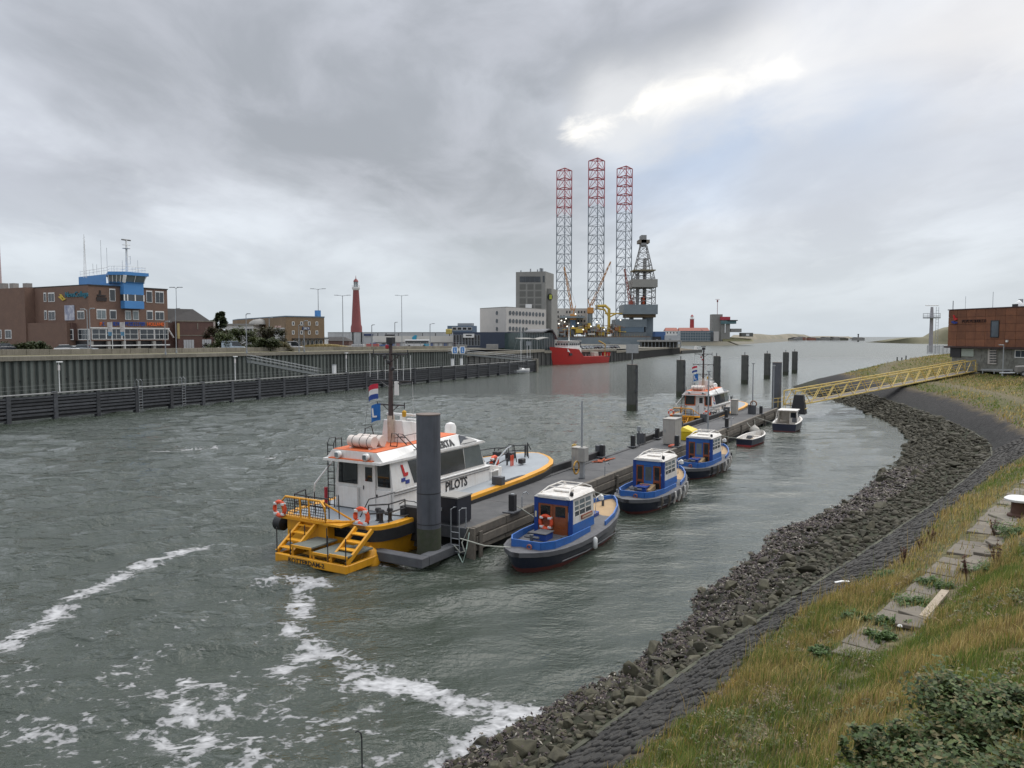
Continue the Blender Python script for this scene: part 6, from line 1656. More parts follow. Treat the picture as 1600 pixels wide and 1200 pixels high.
    for pts, m in ((((3.55, 4.2), (3.72, 4.2), (3.85, 3.75), (4.12, 3.75), (4.06, 3.58), (3.72, 3.56)), M_LRED), (((3.46, 3.31), (3.78, 3.31), (3.82, 3.5), (3.50, 3.5)), M_LBLU), (((3.79, 3.17), (4.12, 3.17), (4.16, 3.36), (3.83, 3.36)), M_LBLU)):
        MB().extr([(x, wy(x, z) + .0, z) for x, z in pts], (0, -.02, 0), (0, .03, 0)).build('emblem', m, t)
    text_part('PILOTS', .74, M_BLACK, t, frame_mat((7.4, -2.012, 2.13), (1, 0, 0), (0, 0, 1)) @ Matrix.Diagonal((.98, 1, 1, 1)), extrude=.008, bold=.03)
    if not second: text_part('LACERTA', .46, M_BLACK, t, frame_mat((6.05, -1.865, 4.635), (1, .006, 0.004), (0, .40, .60)) @ Matrix.Diagonal((1.3, 1.25, 1, 1)), extrude=.02, bold=.03)
    # vent box on the trunk side
    o = MB().box((12.25, -2.06, 2.1), (13.3, -1.95, 2.55)).build('vent_box', M_PWHITE, t, bevel=.01); MB().box((12.4, -2.075, 2.16), (13.15, -2.061, 2.48)).build('grille', M_CONCG, o)
    # life raft canisters across the roof, cradle, ladder hoops, searchlights
    for x in (2.75, 3.45):
        o = MB().loft([[(x + .30 * math.cos(a), y, 5.42 + .30 * math.sin(a)) for a in np.linspace(0, 6.283, 14, endpoint=False)] for y in (-.75, .9)]).build('life_raft', M_RAFT, t, True)
        for y in (-.45, .05, .55): MB().torus((x, y, 5.42), .305, .018, 'y', 14, 4).build('raft_strap', M_BLACK, o)
        for y in (-.77, .92): MB().lathe([(.02, 0), (.2, .0), (.3, .0)], (0, 0, 0), 3) if False else None
    for y in (-.6, .7): MB().box((2.5, y - .05, 5.0), (3.75, y + .05, 5.12)).build('raft_cradle', M_PWHITE, t)
    def hoop(pts, rungs, name='roof_ladder'):
        a = MB().tube([(x, y - .22, z) for x, y, z in pts], .03, 6); a.tube([(x, y + .22, z) for x, y, z in pts], .03, 6)
        a.tube([(pts[-1][0], pts[-1][1] - .22, pts[-1][2]), (pts[-1][0], pts[-1][1] + .22, pts[-1][2])], .03, 6)
        for x, y, z in rungs: a.bar((x, y - .22, z), (x, y + .22, z), .035)
        return a.build(name, M_BLACK, t, True)
    hoop([(2.35, 1.95, 1.75), (2.35, 1.95, 5.25), (2.5, 1.95, 5.5), (2.95, 1.95, 5.5), (3.0, 1.95, 4.7)], [(2.35, 1.95, z) for z in np.arange(1.9, 5.4, .36)])
    hoop([(5.2, -1.9, 4.45), (4.1, -1.35, 5.75), (3.9, -1.2, 5.8), (3.9, -1.1, 5.1)], [(5.2 - 1.1 * f_, -1.9 + .55 * f_, 4.45 + 1.3 * f_) for f_ in (.3, .6, .85)])
    MB().tube([(3.9, 1.0, 5.0), (4.2, 1.1, 5.9), (4.7, 1.1, 6.0), (4.9, 1.1, 5.4)], .03, 6).build('roof_hoop', M_BLACK, t)
    for y in (-.95, .95): o = MB().lathe([(.05, -.14), (.18, -.1), (.2, .1), (.15, .16)], (0, 0, 0), 12); o.v = [(1.85 - p[2], y + p[0], 4.78 + p[1]) for p in o.v]; o = o.build('searchlight', M_PWHITE, t, True); MB().cbox((1.68, y, 4.78), (.03, .22, .22)).build('lamp_glass', M_GLASSL, o); MB().bar((1.85, y, 4.6), (1.85, y, 4.7), .06).build('lamp_bracket', M_BLACK, o)
    for y in (.6, -1.45): MB().lathe([(.12, 0), (.12, .2), (.06, .28)], (2.2, y, 4.6), 10).build('horn', M_BLACK, t)
    # radar house, arch and mast
    MB().loft([sec(5.2, .85, .65, 5.05, 6.35), sec(8.2, .75, .6, 5.1, 5.9)]).build('mast_house', M_PWHITE, t, bevel=.04)
    MB().box((6.0, -.95, 6.5), (6.25, 1.1, 6.62)).build('radar_scanner', M_PWHITE, t); MB().cyl((6.1, 0, 5.9), .16, .6, 10).build('radar_post', M_PWHITE, t)
    MB().box((7.6, -.8, 6.05), (7.8, .9, 6.15)).build('radar_scanner', M_PWHITE, t); MB().cyl((7.7, 0, 5.7), .14, .4, 10).build('radar_post', M_PWHITE, t)
    MB().tube([(4.3, -.9, 5.5), (8.6, -.85, 5.6)], .02, 5).build('roof_rail', M_BLACK, t)
    o = MB().lathe([(.30, 0), (.36, .1), (.36, .45), (.26, .66), (.04, .74)], (11.0 - .3, -.1, 4.95), 14).build('radome', M_PWHITE, t, True); MB().cyl((10.7, -.1, 4.6), .2, .36, 10).build('radome_post', M_PWHITE, o)
    o = MB().lathe([(.1, 0), (.22, .12), (.22, .4), (.08, .5)], (9.2, .5, 5.2), 12).build('radome', M_CONCG, t, True)
    mt = MB().loft([[(5.15 + dx, dy, 5.0) for dx, dy in ((-.2, -.15), (.2, -.15), (.2, .15), (-.2, .15))], [(5.05 + dx, dy, 6.6) for dx, dy in ((-.16, -.13), (.16, -.13), (.16, .13), (-.16, .13))]]).build('mast_foot', mat('rusty_white', (.55, .5, .43), (.30, .22, .15), 3, .6), t)
    ms = MB().tube([(5.05, 0, 6.4), (5.1, 0, 10.6)], [.15, .09], 8).build('mast', mat('mast_brown', (.045, .03, .028), (.07, .045, .04), 3, .6), t, True)
    for z, w, x in ((7.2, .95, 5.05), (8.55, 1.45, 5.05), (10.0, 1.2, 5.05)):
        MB().bar((x, -w, z), (x, w, z), .06).build('spreader', M_BLACK, ms)
        for y in (-w, w): MB().tube([(x, y, z - .2), (x, y, z + (.25 if z > 8.6 else .15))], .03, 5).build('spreader_tip', M_BLACK, ms)
        MB().tube([(x, -w * .6, z), (x, 0, z - .45), (x, w * .6, z)], .03, 5).build('spreader_brace', M_BLACK, ms)
    for y, h in ((-1.4, 1.4), (-.9, 1.3), (-.5, 1.2), (1.45, 1.5), (.9, 1.35), (.35, 1.2)): MB().tube([(5.05, y, 8.55), (5.05, y, 8.55 + h)], .018, 4).build('whip_aerial', M_WHITE, ms)
    MB().cyl((5.05, -.42, 7.75), .13, .75, 10).build('radar_reflector', M_PWHITE, ms); MB().cbox((5.1, 0, 10.75), (.3, .4, .35)).build('lamp', M_BLACK, ms); MB().bar((5.05, -.3, 11.05), (5.05, .35, 11.05), .07).build('wind_vane', M_BLACK, ms)
    for z in (9.1, 9.45, 9.75, 10.3): MB().lathe([(.07, 0), (.1, .05), (.1, .17), (.06, .22)], (4.9, random.uniform(-.3, .3), z), 8).build('nav_light', random.choice([M_BLACK, mat('lamp_red', (.35, .02, .03))]), ms)
    MB().tube([(5.2, -1.4, 8.5), (5.6, -1.2, 5.2)], .012, 4).build('stay', M_WHITE, ms); MB().tube([(5.05, 1.2, 10.0), (4.2, 1.3, 5.0)], .01, 4).build('stay', M_BLACK, ms)
    MB().lathe([(.1, 0), (.12, .05), (.12, .3), (.05, .36)], (5.6, -.5, 6.5), 8).build('amber_lamp', mat('amber', (.6, .33, .02)), t)
    # flags on the port halyard: gently waving cloth with thickness
    def flag(y0, z1, w, h, cols, nm):
        o0 = None
        for i, m in enumerate(cols):
            S = []
            for k in range(7):
                f_ = k / 6; y = y0 + w * f_; wob = .12 * math.sin(f_ * 5 + z1) * f_; dz = -.3 * w * f_ * f_
                za, zb_ = z1 - h * i / len(cols) + dz, z1 - h * (i + 1) / len(cols) + dz
                S.append([(5.0 + wob, y, zb_), (5.012 + wob, y, zb_), (5.012 + wob, y, za), (5.0 + wob, y, za)])
            o = MB().loft(S).build(nm if i == 0 else 'flag_stripe', m, t if i == 0 else o0)
            if i == 0: o0 = o
        return o0
    flag(.85, 8.35, .75, .85, (mat('flag_red', (.55, .02, .05)), M_WHITE, mat('flag_blue', (.02, .06, .28))), 'flag')
    o = flag(.7, 7.25, .62, .95, (mat('flag_house_blue', (.01, .13, .42)),), 'flag')
    text_part('L', .7, M_WHITE, o, frame_mat((4.9, 1.22, 6.45), (0, -1, .1), (0, 0, 1)), extrude=.01)
    # railings: foredeck and aft
    def rail(pts, h, post=True, nm='railing'):
        for hh in ((h, h * .55) if post else (h,)): MB().tube([(x, y, z + hh) for x, y, z in pts], .038, 6).build(nm, M_BLACK, t, True)
        for x, y, z in pts: MB().tube([(x, y, z), (x, y, z + h)], .034, 5).build('rail_post', M_BLACK, t)
    fz = lambda x: zd(x) + .02
    rail([(13.0, 1.9, fz(13)), (14.6, 1.9, fz(14.6)), (16.2, 1.5, fz(16)), (17.6, .9, fz(17.6)), (18.2, .1, fz(18))], 1.05)
    rail([(13.2, -1.2, fz(13)), (15.0, -.9, fz(15)), (17.0, -.5, fz(17))], .95); rail([(18.6, 1.2, fz(18)), (20.2, .9, fz(20)), (20.9, .2, fz(20))], .8)
    MB().tube([(16.9, -.5, fz(17)), (16.9, -.5, fz(17) + 1.35), (17.2, -.5, fz(17) + 1.5), (17.9, -.5, fz(17) + 1.35), (18.3, -.5, fz(18))], .035, 6).build('boarding_hoop', M_BLACK, t)
    lifebuoy(t, (14.35, -1.05, fz(14) + .75), 'y', .40)
    for x, y, z, s_ in ((13.6, -1.2, 2.5, .5), (15.2, -.6, 2.7, .35), (16.6, .1, 2.9, .4), (15.6, 1.2, 2.6, .6), (18.8, .3, 2.5, .5), (17.6, -1.3, 2.4, .35)): MB().cbox((x, y, z), (s_ * 1.5, s_, s_)).build('deck_gear', M_BLACK, t, bevel=.04)
    MB().tube([(12.6, -2.0, 2.55), (14.0, -1.5, 3.0), (16.6, -.7, 3.35), (17.3, -.6, 3.4)], .05, 6).build('hand_boom', M_GALV, t)
    for x in (16.8, 17.05): MB().tube([(x, -.9, fz(17)), (x, -.9, fz(17) + .8)], .06, 6).build('red_strap', M_BUOY, t)
    for a in (0, .35): MB().tube([(20.2 + a, -.1, fz(20)), (20.2 + a, -.1, fz(20) + .9)], .05, 6).build('bow_bitt', M_BLACK, t); 
    MB().tube([(20.0, -.5, fz(20)), (20.2, -.3, fz(20) + 1.1), (20.9, -.2, fz(20) + .5)], .04, 5).build('bow_fairlead', M_BLACK, t)
    # aft deck: side rails, winch, capstan
    rail([(2.4, -3.0, 1.75), (1.1, -3.0, 1.75), (.4, -2.3, 1.75)], .95); rail([(.3, .2, 1.75), (.3, 1.6, 1.75), (.4, 2.7, 1.75), (1.6, 3.1, 1.75)], 1.0)
    MB().tube([(2.6, -2.2, 2.95), (1.5, -2.4, 3.0), (.8, -2.0, 2.9), (.6, -1.6, 2.0)], .03, 6).build('aft_rail', M_BLACK, t, True)
    for x, y in ((1.0, -2.6), (1.5, -2.75), (1.25, -2.2)): MB().lathe([(.16, 0), (.1, .1), (.1, .5), (.17, .55), (.14, .65)], (x, y, 1.74), 10).build('capstan', M_BLACK, t)
    MB().tube([(1.3, -2.6, 2.1), (2.2, -3.1, 1.9), (4.5, -3.4, 1.95), (5.2, -3.6, 2.0)], .035, 6).build('mooring_line', M_ROPED, t); MB().tube([(3.2, -2.0, 2.2), (3.3, -2.3, 2.4), (3.7, -2.6, 2.3), (4.2, -3.2, 1.85)], .025, 5).build('shore_cable', M_BLACK, t)
    lifebuoy(t, (.35, -1.9, 2.1), 'x', .40)
    MB().cyl((2.2, 2.2, 1.75), .09, 1.1, 8).build('extinguisher', mat('lamp_red', (.35, .02, .03)), t)
    # stern recovery platform: lower tray, side stairs, net frame
    pb = [(-2.3, -2.9), (-2.3, 1.1), (-2.1, 2.2), (-.1, 2.3), (-.1, -3.0), (-1.7, -3.3)]
    MB().box((-2.35, -3.3, .12), (-2.15, 1.25, .52)).build('platform_beam', M_PY, t, bevel=.03)
    for y in (-3.3, 1.05): MB().box((-2.149, y, .12), (-.05, y + .2, .5)).build('platform_beam', M_PY, t, bevel=.03)
    text_part('ROTTERDAM-2', .30, M_BLACK, t, frame_mat((-2.362, .35, .22), (0, -1, 0), (0, 0, 1)) @ Matrix.Diagonal((1.15, 1, 1, 1)), extrude=.006)
    for y0, y1, z in ((-1.0, .25, .95), (-2.1, -1.1, .78), (-3.25, -2.2, .85)):
        o = MB().box((-2.2, y0, z), (-.4, y1, z + .07)).build('step_plate', M_PAD, t); MB().box((-2.26, y0 - .02, z - .04), (-2.201, y1 + .02, z + .075)).build('step_edge', M_PY, o)
        for y in (y0 + .05, y1 - .05): MB().bar((-2.2, y, .45), (-2.2, y, z - .02), .09).build('step_leg', M_PY, o)
    MB().box((-.5, -.45, .5), (-.02, 2.3, 1.72)).build('stern_bulkhead', M_PY, t)
    for y in (.25, -3.2):
        MB()._bar((-2.2, y, .55), (-.4, y, 1.75), .12, .2).build('stair_string', M_PY, t); MB()._bar((-2.2, y + 1.0, .55), (-.4, y + 1.0, 1.75), .12, .2).build('stair_string', M_PY, t)
        for k in range(4): MB().box((-2.1 + k * .42, y + .06, .72 + k * .27), (-1.75 + k * .42, y + .94, .77 + k * .27)).build('stair_tread', M_PY, t)
    for x, y in ((-2.25, .3), (-2.25, 1.2), (-1.3, .3), (-2.25, -2.1), (-2.25, -3.2), (-1.2, -1.05)): MB().tube([(x, y, .5), (x, y, 1.75)], .028, 5).build('stanchion', M_BLACK, t)
    # tubular frame with cargo net
    zn, zt_ = 1.85, 2.85
    A, B_ = (-.55, 2.35), (-.55, -.35)
    fr_ = [(-.6, 2.45, zn), (-.72, 2.5, zn + .7), (-.6, 2.3, zt_), (-.6, -.1, zt_), (-.65, -.4, zn + .75), (-.6, -.45, zn)]
    MB().tube(fr_ , .06, 8, True).build('net_frame', M_PY, t, True)
    for y in (1.25, .65): MB().tube([(-.6, y, zn), (-.66, y, zt_)], .05, 6).build('net_frame_bar', M_PY, t)
    b = MB()
    for k in range(17): y = -.3 + k * .16; b.tube([(-.55, y, zn + .03), (-.45, y, (zn + zt_) / 2), (-.55, y, zt_ - .03)], .017, 4)
    for k in range(7): z = zn + .08 + k * .14; b.tube([(-.5, -.38, z), (-.45, 1.0, z), (-.5, 2.4, z)], .017, 4)
    b.build('cargo_net', M_BLACK, t)
    MB().tube([(-.6, -.45, zn), (.3, -1.6, 1.85)], .05, 6).build('net_brace', M_PY, t); MB().tube([(-.6, -.1, zt_), (.4, -1.2, 1.85)], .05, 6).build('net_brace', M_PY, t)
    MB().box((-.7, -1.5, 1.70), (.2, -.3, 1.80)).build('side_shelf', M_PY, t); MB().box((-.7, -.3, 1.72), (.0, 2.7, 1.82)).build('stern_shelf', M_PY, t)
    lifebuoy(t, (-.7, 2.62, 2.2), 'x', .36)
    b = MB().lathe([(.1, -.9), (.38, -.7), (.38, .7), (.1, .9)], (0, 0, 0), 14); b.v = [(p[0] + .1, 3.4 + p[2] * .35 , p[1] + 1.2) for p in b.v]; b.build('stern_fender', M_RUB, t, True)
    MB().lathe([(.45, -.5), (.5, 0), (.3, .5), (.05, .7)], (-.2, -2.9, .2), 12).build('jet_cowl', M_PY, t, True)
    for y in (-1, .6): MB().tube([(-.9, y, 2.8), (-.85, y, 3.15), (-.3, y, 3.2), (-.25, y, 2.0)], .028, 6).build('aft_hoop', M_BLACK, t)
    return t


pilot_boat(-3.0, 'near white pilot boat with yellow stern platform moored along the pontoon')
pb2 = pilot_boat(57.6, 'farther white and orange pilot boat with dark mast near the gangway end', True)
pb2.scale = (.88, .88, .88); pb2.location = pw_(57.6, 6.75)

# ================================================================== blue harbour launches
M_NAVY = mat('launch_navy', (.012, .016, .035), (.02, .024, .045), 1.5, .35, coat=.3, streak=.3, streak_c=(.05, .05, .055))
M_LBLUE = mat('launch_blue', (.02, .125, .42), (.022, .095, .30), 3, .5, coat=.1, streak=.3, streak_c=(.06, .10, .2), detail=8)
M_DBLUE = mat('launch_deep_blue', (.012, .05, .24), (.012, .045, .2), 2, .4)
M_VARN = mat('varnished_wood', (.26, .075, .022), (.18, .05, .016), 5, .3, coat=.4)
M_TAN = mat('tan_deck', (.40, .27, .14), (.33, .225, .12), 2, .8)
M_ANTI = mat('antifouling_red', (.17, .045, .035), (.12, .035, .03), 2, .8)
M_GUNW = mat('grey_rubbing_strake', (.11, .11, .115), (.07, .07, .075), 3, .7, .2, 12)
M_CREAM = mat('cream_white', (.68, .66, .62), (.56, .53, .48), 3, .5, streak=.35, streak_c=(.4, .28, .15))


def launch(u, v, label, wood=True, drz=0.0, L=10.8, B=3.7, tyres=False):
    t = thing('harbour_launch', label, 'launch', pw_(u, v), PRZ + drz, 'blue launches moored at the pontoon')
    st = [(0, .12), (.035, .42), (.09, .68), (.17, .86), (.3, .97), (.45, 1.0), (.6, .97), (.74, .85), (.86, .62), (.94, .36), (.985, .14), (1.0, .02)]
    zs = lambda f_: .78 + .12 * (1 - f_) ** 3 + .62 * f_ ** 2.6
    def ring(k, dz, fx=0.0):
        Lr = [(L * f_ + fx * (f_ - .5), -w * B / 2 * k, zs(f_) + dz if dz is not None else 0) for f_, w in st]
        return Lr + [(x, -y, z) for x, y, z in reversed(Lr)]
    def flat(k, z, fx): return [(x, y, z) for x, y, _ in ring(k, 0, fx)]
    MB().loft([flat(.70, -.5, -1.6), flat(.84, .10, -.7)]).build('boot_top', M_ANTI, t, True)
    MB().loft([flat(.84, .101, -.7), ring(.95, -.2, -.1)]).build('hull', M_NAVY, t, True)
    def bandr(ko, ki, z0, z1, nm, m):
        a, b_, c, d = ring(ko, z0), ring(ko, z1), ring(ki, z1), ring(ki, z0); n = len(a)
        fs = [(q * n + k, q * n + (k + 1) % n, ((q + 1) % 4) * n + (k + 1) % n, ((q + 1) % 4) * n + k) for q in range(4) for k in range(n)]
        return MB().add(a + b_ + c + d, fs).build(nm, m, t, True)
    bandr(1.0, .90, -.20, .02, 'rubbing_strake', M_GUNW)
    MB().loft([ring(.92, -.12), ring(.92, .0)]).build('side_deck', M_GUNW, t)
    # aft cockpit: blue coaming round a sunken floor
    def coam(pts, h, nm='coaming', m=M_LBLUE, th=.07):
        for a, c in zip(pts[:-1], pts[1:]): MB()._bar((a[0], a[1], a[2] + h / 2), (c[0], c[1], c[2] + h / 2), th, h).build(nm, m, t)
    z0 = .80
    cp = [(5.2, -1.38, z0), (3.0, -1.36, z0), (1.7, -1.18, z0 + .02), (1.05, -.78, z0 + .03), (1.0, .78, z0 + .03), (1.7, 1.18, z0 + .02), (3.0, 1.36, z0), (5.2, 1.38, z0)]
    coam(cp, .42)
    MB().prism([(x, y * .97) for x, y, _ in cp], z0 - .1, z0 + .03).build('cockpit_floor', M_DBLUE, t)
    MB().box((2.3, -.35, z0 + .03), (3.1, .35, z0 + .48)).build('engine_box', M_DBLUE, t, bevel=.04); MB().box((2.25, -.4, z0 + .48), (3.15, .4, z0 + .53)).build('engine_lid', M_GUNW if wood else M_DBLUE, t, bevel=.02)
    o = MB().cyl((1.55, .0, z0), .09, .62, 10).build('towing_bitt', M_STEELD, t); MB().bar((1.55, -.4, z0 + .5), (1.55, .4, z0 + .5), .1).build('bitt_bar', M_STEELD, o)
    MB().torus((.88, -.25, z0 + .2), .11, .04, 'x', 12, 6).build('mooring_ring', mat('ring_red', (.28, .1, .07)), t)
    for y in (-.95, .95): MB().box((3.3, y - .28, z0 + .03), (4.0, y + .28, z0 + .2)).build('floor_board', M_GUNW, t)
    # wheelhouse
    x0, x1, w0, w1, zb, zt = 3.75, 6.5, 1.03, .93, z0 - .02, 2.82
    hw = lambda z: w0 + (w1 - w0) * (z - zb) / (zt - zb)
    zm = 1.5
    for s in (-1, 1):
        MB().extr([(x0, s * hw(zb), zb), (x1, s * hw(zb), zb), (x1, s * hw(zm), zm), (x0, s * hw(zm), zm)], (0, 0, 0), (0, -s * .06, 0)).build('lower_side', M_LBLUE, t)
        b = MB(); a = lambda x, z: (x, s * hw(z), z)
        def strip(xa, xb, za, zb_): b.extr([a(xa, za), a(xb, za), a(xb, zb_), a(xa, zb_)], (0, 0, 0), (0, -s * .05, 0))
        strip(x0, x0 + .55, zm, zt); strip(x1 - .3, x1, zm, zt); strip(x0 + .55, x1 - .3, zm, 1.85); strip(x0 + .55, x1 - .3, 2.62, zt)
        strip(x0 + 1.02, x0 + 1.10, 1.85, 2.62); strip(x0 + 1.72, x0 + 1.80, 1.85, 2.62)
        for z in (2.09, 2.34): strip(x0 + .55, x1 - .3, z, z + .05)
        b.build('cabin_side', M_CREAM, t)
        for i in range(3):
            for j in range(3):
                xa = (x0 + .55, x0 + 1.10, x0 + 1.80)[i]; xb = (x0 + 1.02, x0 + 1.72, x1 - .3)[i]; za, zb_ = ((1.85, 2.09), (2.14, 2.34), (2.39, 2.62))[j]
                b = MB(); b.extr([a(xa, za), a(xb, za), a(xb, zb_), a(xa, zb_)], (0, -s * .02, 0), (0, -s * .035, 0)); b.build('pane', M_GLASSL if j else M_GLASS, t)
    # after face with doors
    for s in (-1, 1): MB().box((x0 - .03, s * .98 - .13, zb), (x0 + .05, s * .98 + .10, zt - .02)).build('rear_post', M_DBLUE, t)
    MB().box((x0 - .035, -.85, zt - .32), (x0 + .045, .85, zt - .02)).build('rear_header', M_DBLUE if wood else M_LBLUE, t)
    if wood:
        for y0, y1 in ((-.84, -.01), (.01, .84)):
            d = MB().box((x0 - .02, y0, zb + .08), (x0 + .03, y1, zt - .33)).build('door', M_VARN, t, bevel=.01)
            MB().box((x0 - .035, y0 + .14, 1.88), (x0 - .021, y1 - .14, zt - .42)).build('door_glass', M_DKGLASS, d)
            for k in range(5): MB().box((x0 - .033, y0 + .08, zb + .15 + k * .18), (x0 - .021, y1 - .08, zb + .30 + k * .18)).build('door_board', M_VARN, d)
        lifebuoy(t, (x0 - .10, .36, 1.55), 'x', .33)
        MB().box((x0 - .05, .93, 1.75), (x0 - .031, 1.03, 2.05)).build('notice', mat('notice_cream', (.6, .55, .4)), t)
        o = MB().box((x1 - 1.55, -1.03, 1.60), (x1 - .25, -.985, 1.80)).build('name_board', mat('name_board_brown', (.25, .06, .03)), t)
        b = MB()
        for k in range(9): b.box((x1 - 1.45 + k * .125, -1.042, 1.65), (x1 - 1.38 + k * .125, -1.031, 1.75))
        b.build('lettering', mat('notice_cream', (.6, .55, .4)), o)
    else:
        for s in (-1, 1):
            y0, y1 = (-.85, -.33) if s < 0 else (.33, .85)
            d = MB().box((x0 - .02, y0, zb + .08), (x0 + .03, y1, zt - .33)).build('wood_panel', M_VARN, t, bevel=.01)
            MB().box((x0 - .035, y0 + .1, 1.55), (x0 - .021, y1 - .1, zt - .42)).build('panel_glass', M_GLASS, d); MB().box((x0 - .035, y0 + .08, zb + .15), (x0 - .021, y1 - .08, 1.38)).build('lower_panel', M_DKGLASS, d)
        d = MB().box((x0 - .01, -.32, zb + .08), (x0 + .04, .32, zt - .33)).build('door', M_LBLUE, t); MB().box((x0 - .03, -.22, 1.5), (x0 - .011, .22, zt - .42)).build('door_glass', M_GLASSL, d)
        MB().loft([[(x0 - 1.25, -.55, z0 + .035), (x0 - .1, -.55, z0 + .035), (x0 - .1, .5, z0 + .035), (x0 - 1.25, .5, z0 + .035)], [(x0 - 1.25, -.55, z0 + .33), (x0 - .1, -.55, z0 + .5), (x0 - .1, .5, z0 + .5), (x0 - 1.25, .5, z0 + .33)]]).build('hatch_box', M_TAN, t, bevel=.02)
        MB().torus((x0 - .75, 0, z0 + .5), .26, .06, 'z', 14, 6).build('rope_coil', M_VARN, t)
    MB().extr([(x1, -.97, zm), (x1, .97, zm), (x1 - .12, .88, zt), (x1 - .12, -.88, zt)], (-.05, 0, 0), (.0, 0, 0)).build('front_wall', M_CREAM, t)
    for y in (-.55, .0, .55): MB().cbox((x1 - .02, y, 2.2), (.06, .42, .7)).build('front_window', M_GLASS, t)
    MB().loft([[(x0 - .12, -1.05, zt), (x1 + .1, -1.0, zt), (x1 + .1, 1.0, zt), (x0 - .12, 1.05, zt)], [(x0 - .05, -.9, zt + .14), (x1, -.85, zt + .16), (x1, .85, zt + .16), (x0 - .05, .9, zt + .14)]]).build('roof', M_CREAM, t)
    MB().box((x0 - .14, -.8, zt - .02), (x0 - .125, .8, zt + .11)).build('roof_front_board', M_CREAM, t)
    # roof grab rails: an arched cage of white tubes
    for s in (-1, 1): MB().tube([(x0 + .1, s * .85, zt + .12), (x0 + .7, s * .62, zt + .42), (x1 - .6, s * .6, zt + .46), (x1 + .15, s * .75, zt + .2), (x1 + .3, s * .98, zt - .5), (x1 + .05, s * 1.05, 1.6)], .035, 6).build('roof_tube', M_CREAM, t, True)
    for x, z in ((x0 + .7, .42), (x0 + 1.5, .45), (x1 - .6, .46)): MB().tube([(x, -.62, zt + z), (x, .62, zt + z)], .03, 6).build('roof_tube', M_CREAM, t)
    MB().box((x0 + .85, -.45, zt + .14), (x0 + 1.5, .45, zt + .26)).build('roof_hatch', M_CREAM, t, bevel=.04)
    MB().tube([(x1 + .3, -.95, zt - .45), (x1 + .9, -1.0, zt - .35)], .03, 5).build('lamp_arm', M_CREAM, t); MB().lathe([(.04, 0), (.13, -.08), (.15, -.28), (.05, -.34)], (x1 + .9, -1.0, zt - .35), 10).build('deck_lamp', M_WHITE, t)
    MB().lathe([(.05, 0), (.1, .05), (.1, .2), (.04, .25)], (x0 + .3, -.9, zt + .1), 8).build('horn', M_BLACK, t)
    # foredeck and its bulwark
    def fwd(k, z, f0=.62): 
        q = [(L * f_, -w * B / 2 * k, z) for f_, w in st if f_ >= f0]; return q + [(x, -y, zz_) for x, y, zz_ in reversed(q)]
    fd = lambda dz: [(x, y, zs(x / L) + dz) for x, y, _ in fwd(.80, 0)]
    MB().loft([fd(-.1), fd(.03)]).build('foredeck', M_TAN, t)
    q = [(L * f_, -w * B / 2 * .86, zs(f_) - .05) for f_, w in st if f_ >= .58]
    coam(q, .30, 'bulwark'); coam([(x, -y, z) for x, y, z in q], .30, 'bulwark')
    MB().cyl((L * .88, 0, 1.2), .08, .5, 8).build('bow_bitt', M_STEELD, t); MB().box((L * .66, -.5, 1.0), (L * .74, .5, 1.32)).build('fore_hatch', M_DBLUE if wood else M_LBLUE, t, bevel=.04)
    for f_ in (.2, .5, .8): MB().cyl((L * f_, 1.45 if f_ < .7 else .9, zs(f_)), .07, .22, 8).build('cleat', M_GALV, t)
    MB().tube([(L * .05, .6, .95), (-.6, 1.3, 1.2), (-1.2, 2.3, 1.55)], .025, 5).build('stern_line', M_ROPE, t); MB().tube([(L * .93, .3, 1.6), (L * .95, 1.3, 1.45), (L * .97, 2.5, 1.55)], .025, 5).build('bow_line', M_ROPE, t)
    if tyres:
        for k in range(7):
            f_ = .2 + k * .1; w = np.interp(f_, [a for a, _ in st], [b_ for _, b_ in st]) * B / 2
            MB().tube([(L * f_, -w - .06, zs(f_) + .05), (L * f_, -w - .1, zs(f_) - .3), (L * f_, -w * .97, .15)], .075, 6).build('hanging_fender', random.choice([M_CREAM, M_TIMB, M_RUB]), t)
    else: MB().lathe([(.05, -.3), (.12, -.22), (.12, .22), (.05, .3)], (L * .42, -B / 2 - .06, .55), 10).build('hanging_fender', M_WHITE, t, True)
    MB().tube([(L * .15, -B / 2 * .86, .32), (L * .35, -B / 2 * .97, .30), (L * .7, -B / 2 * .9, .36)], .03, 5).build('hull_rail', M_GUNW, t)
    return t


launch(-.75, -2.65, 'nearest blue launch with varnished doors and orange lifebuoy', True, R(-1), 11.2)
launch(12.9, -2.75, 'middle blue launch with white roof and open blue door', False, R(-1), 9.8, 3.5, tyres=True)
launch(25.6, -2.35, 'farthest blue launch with a row of hanging fenders', False, R(-1.5), 10.2, 3.5, tyres=True)

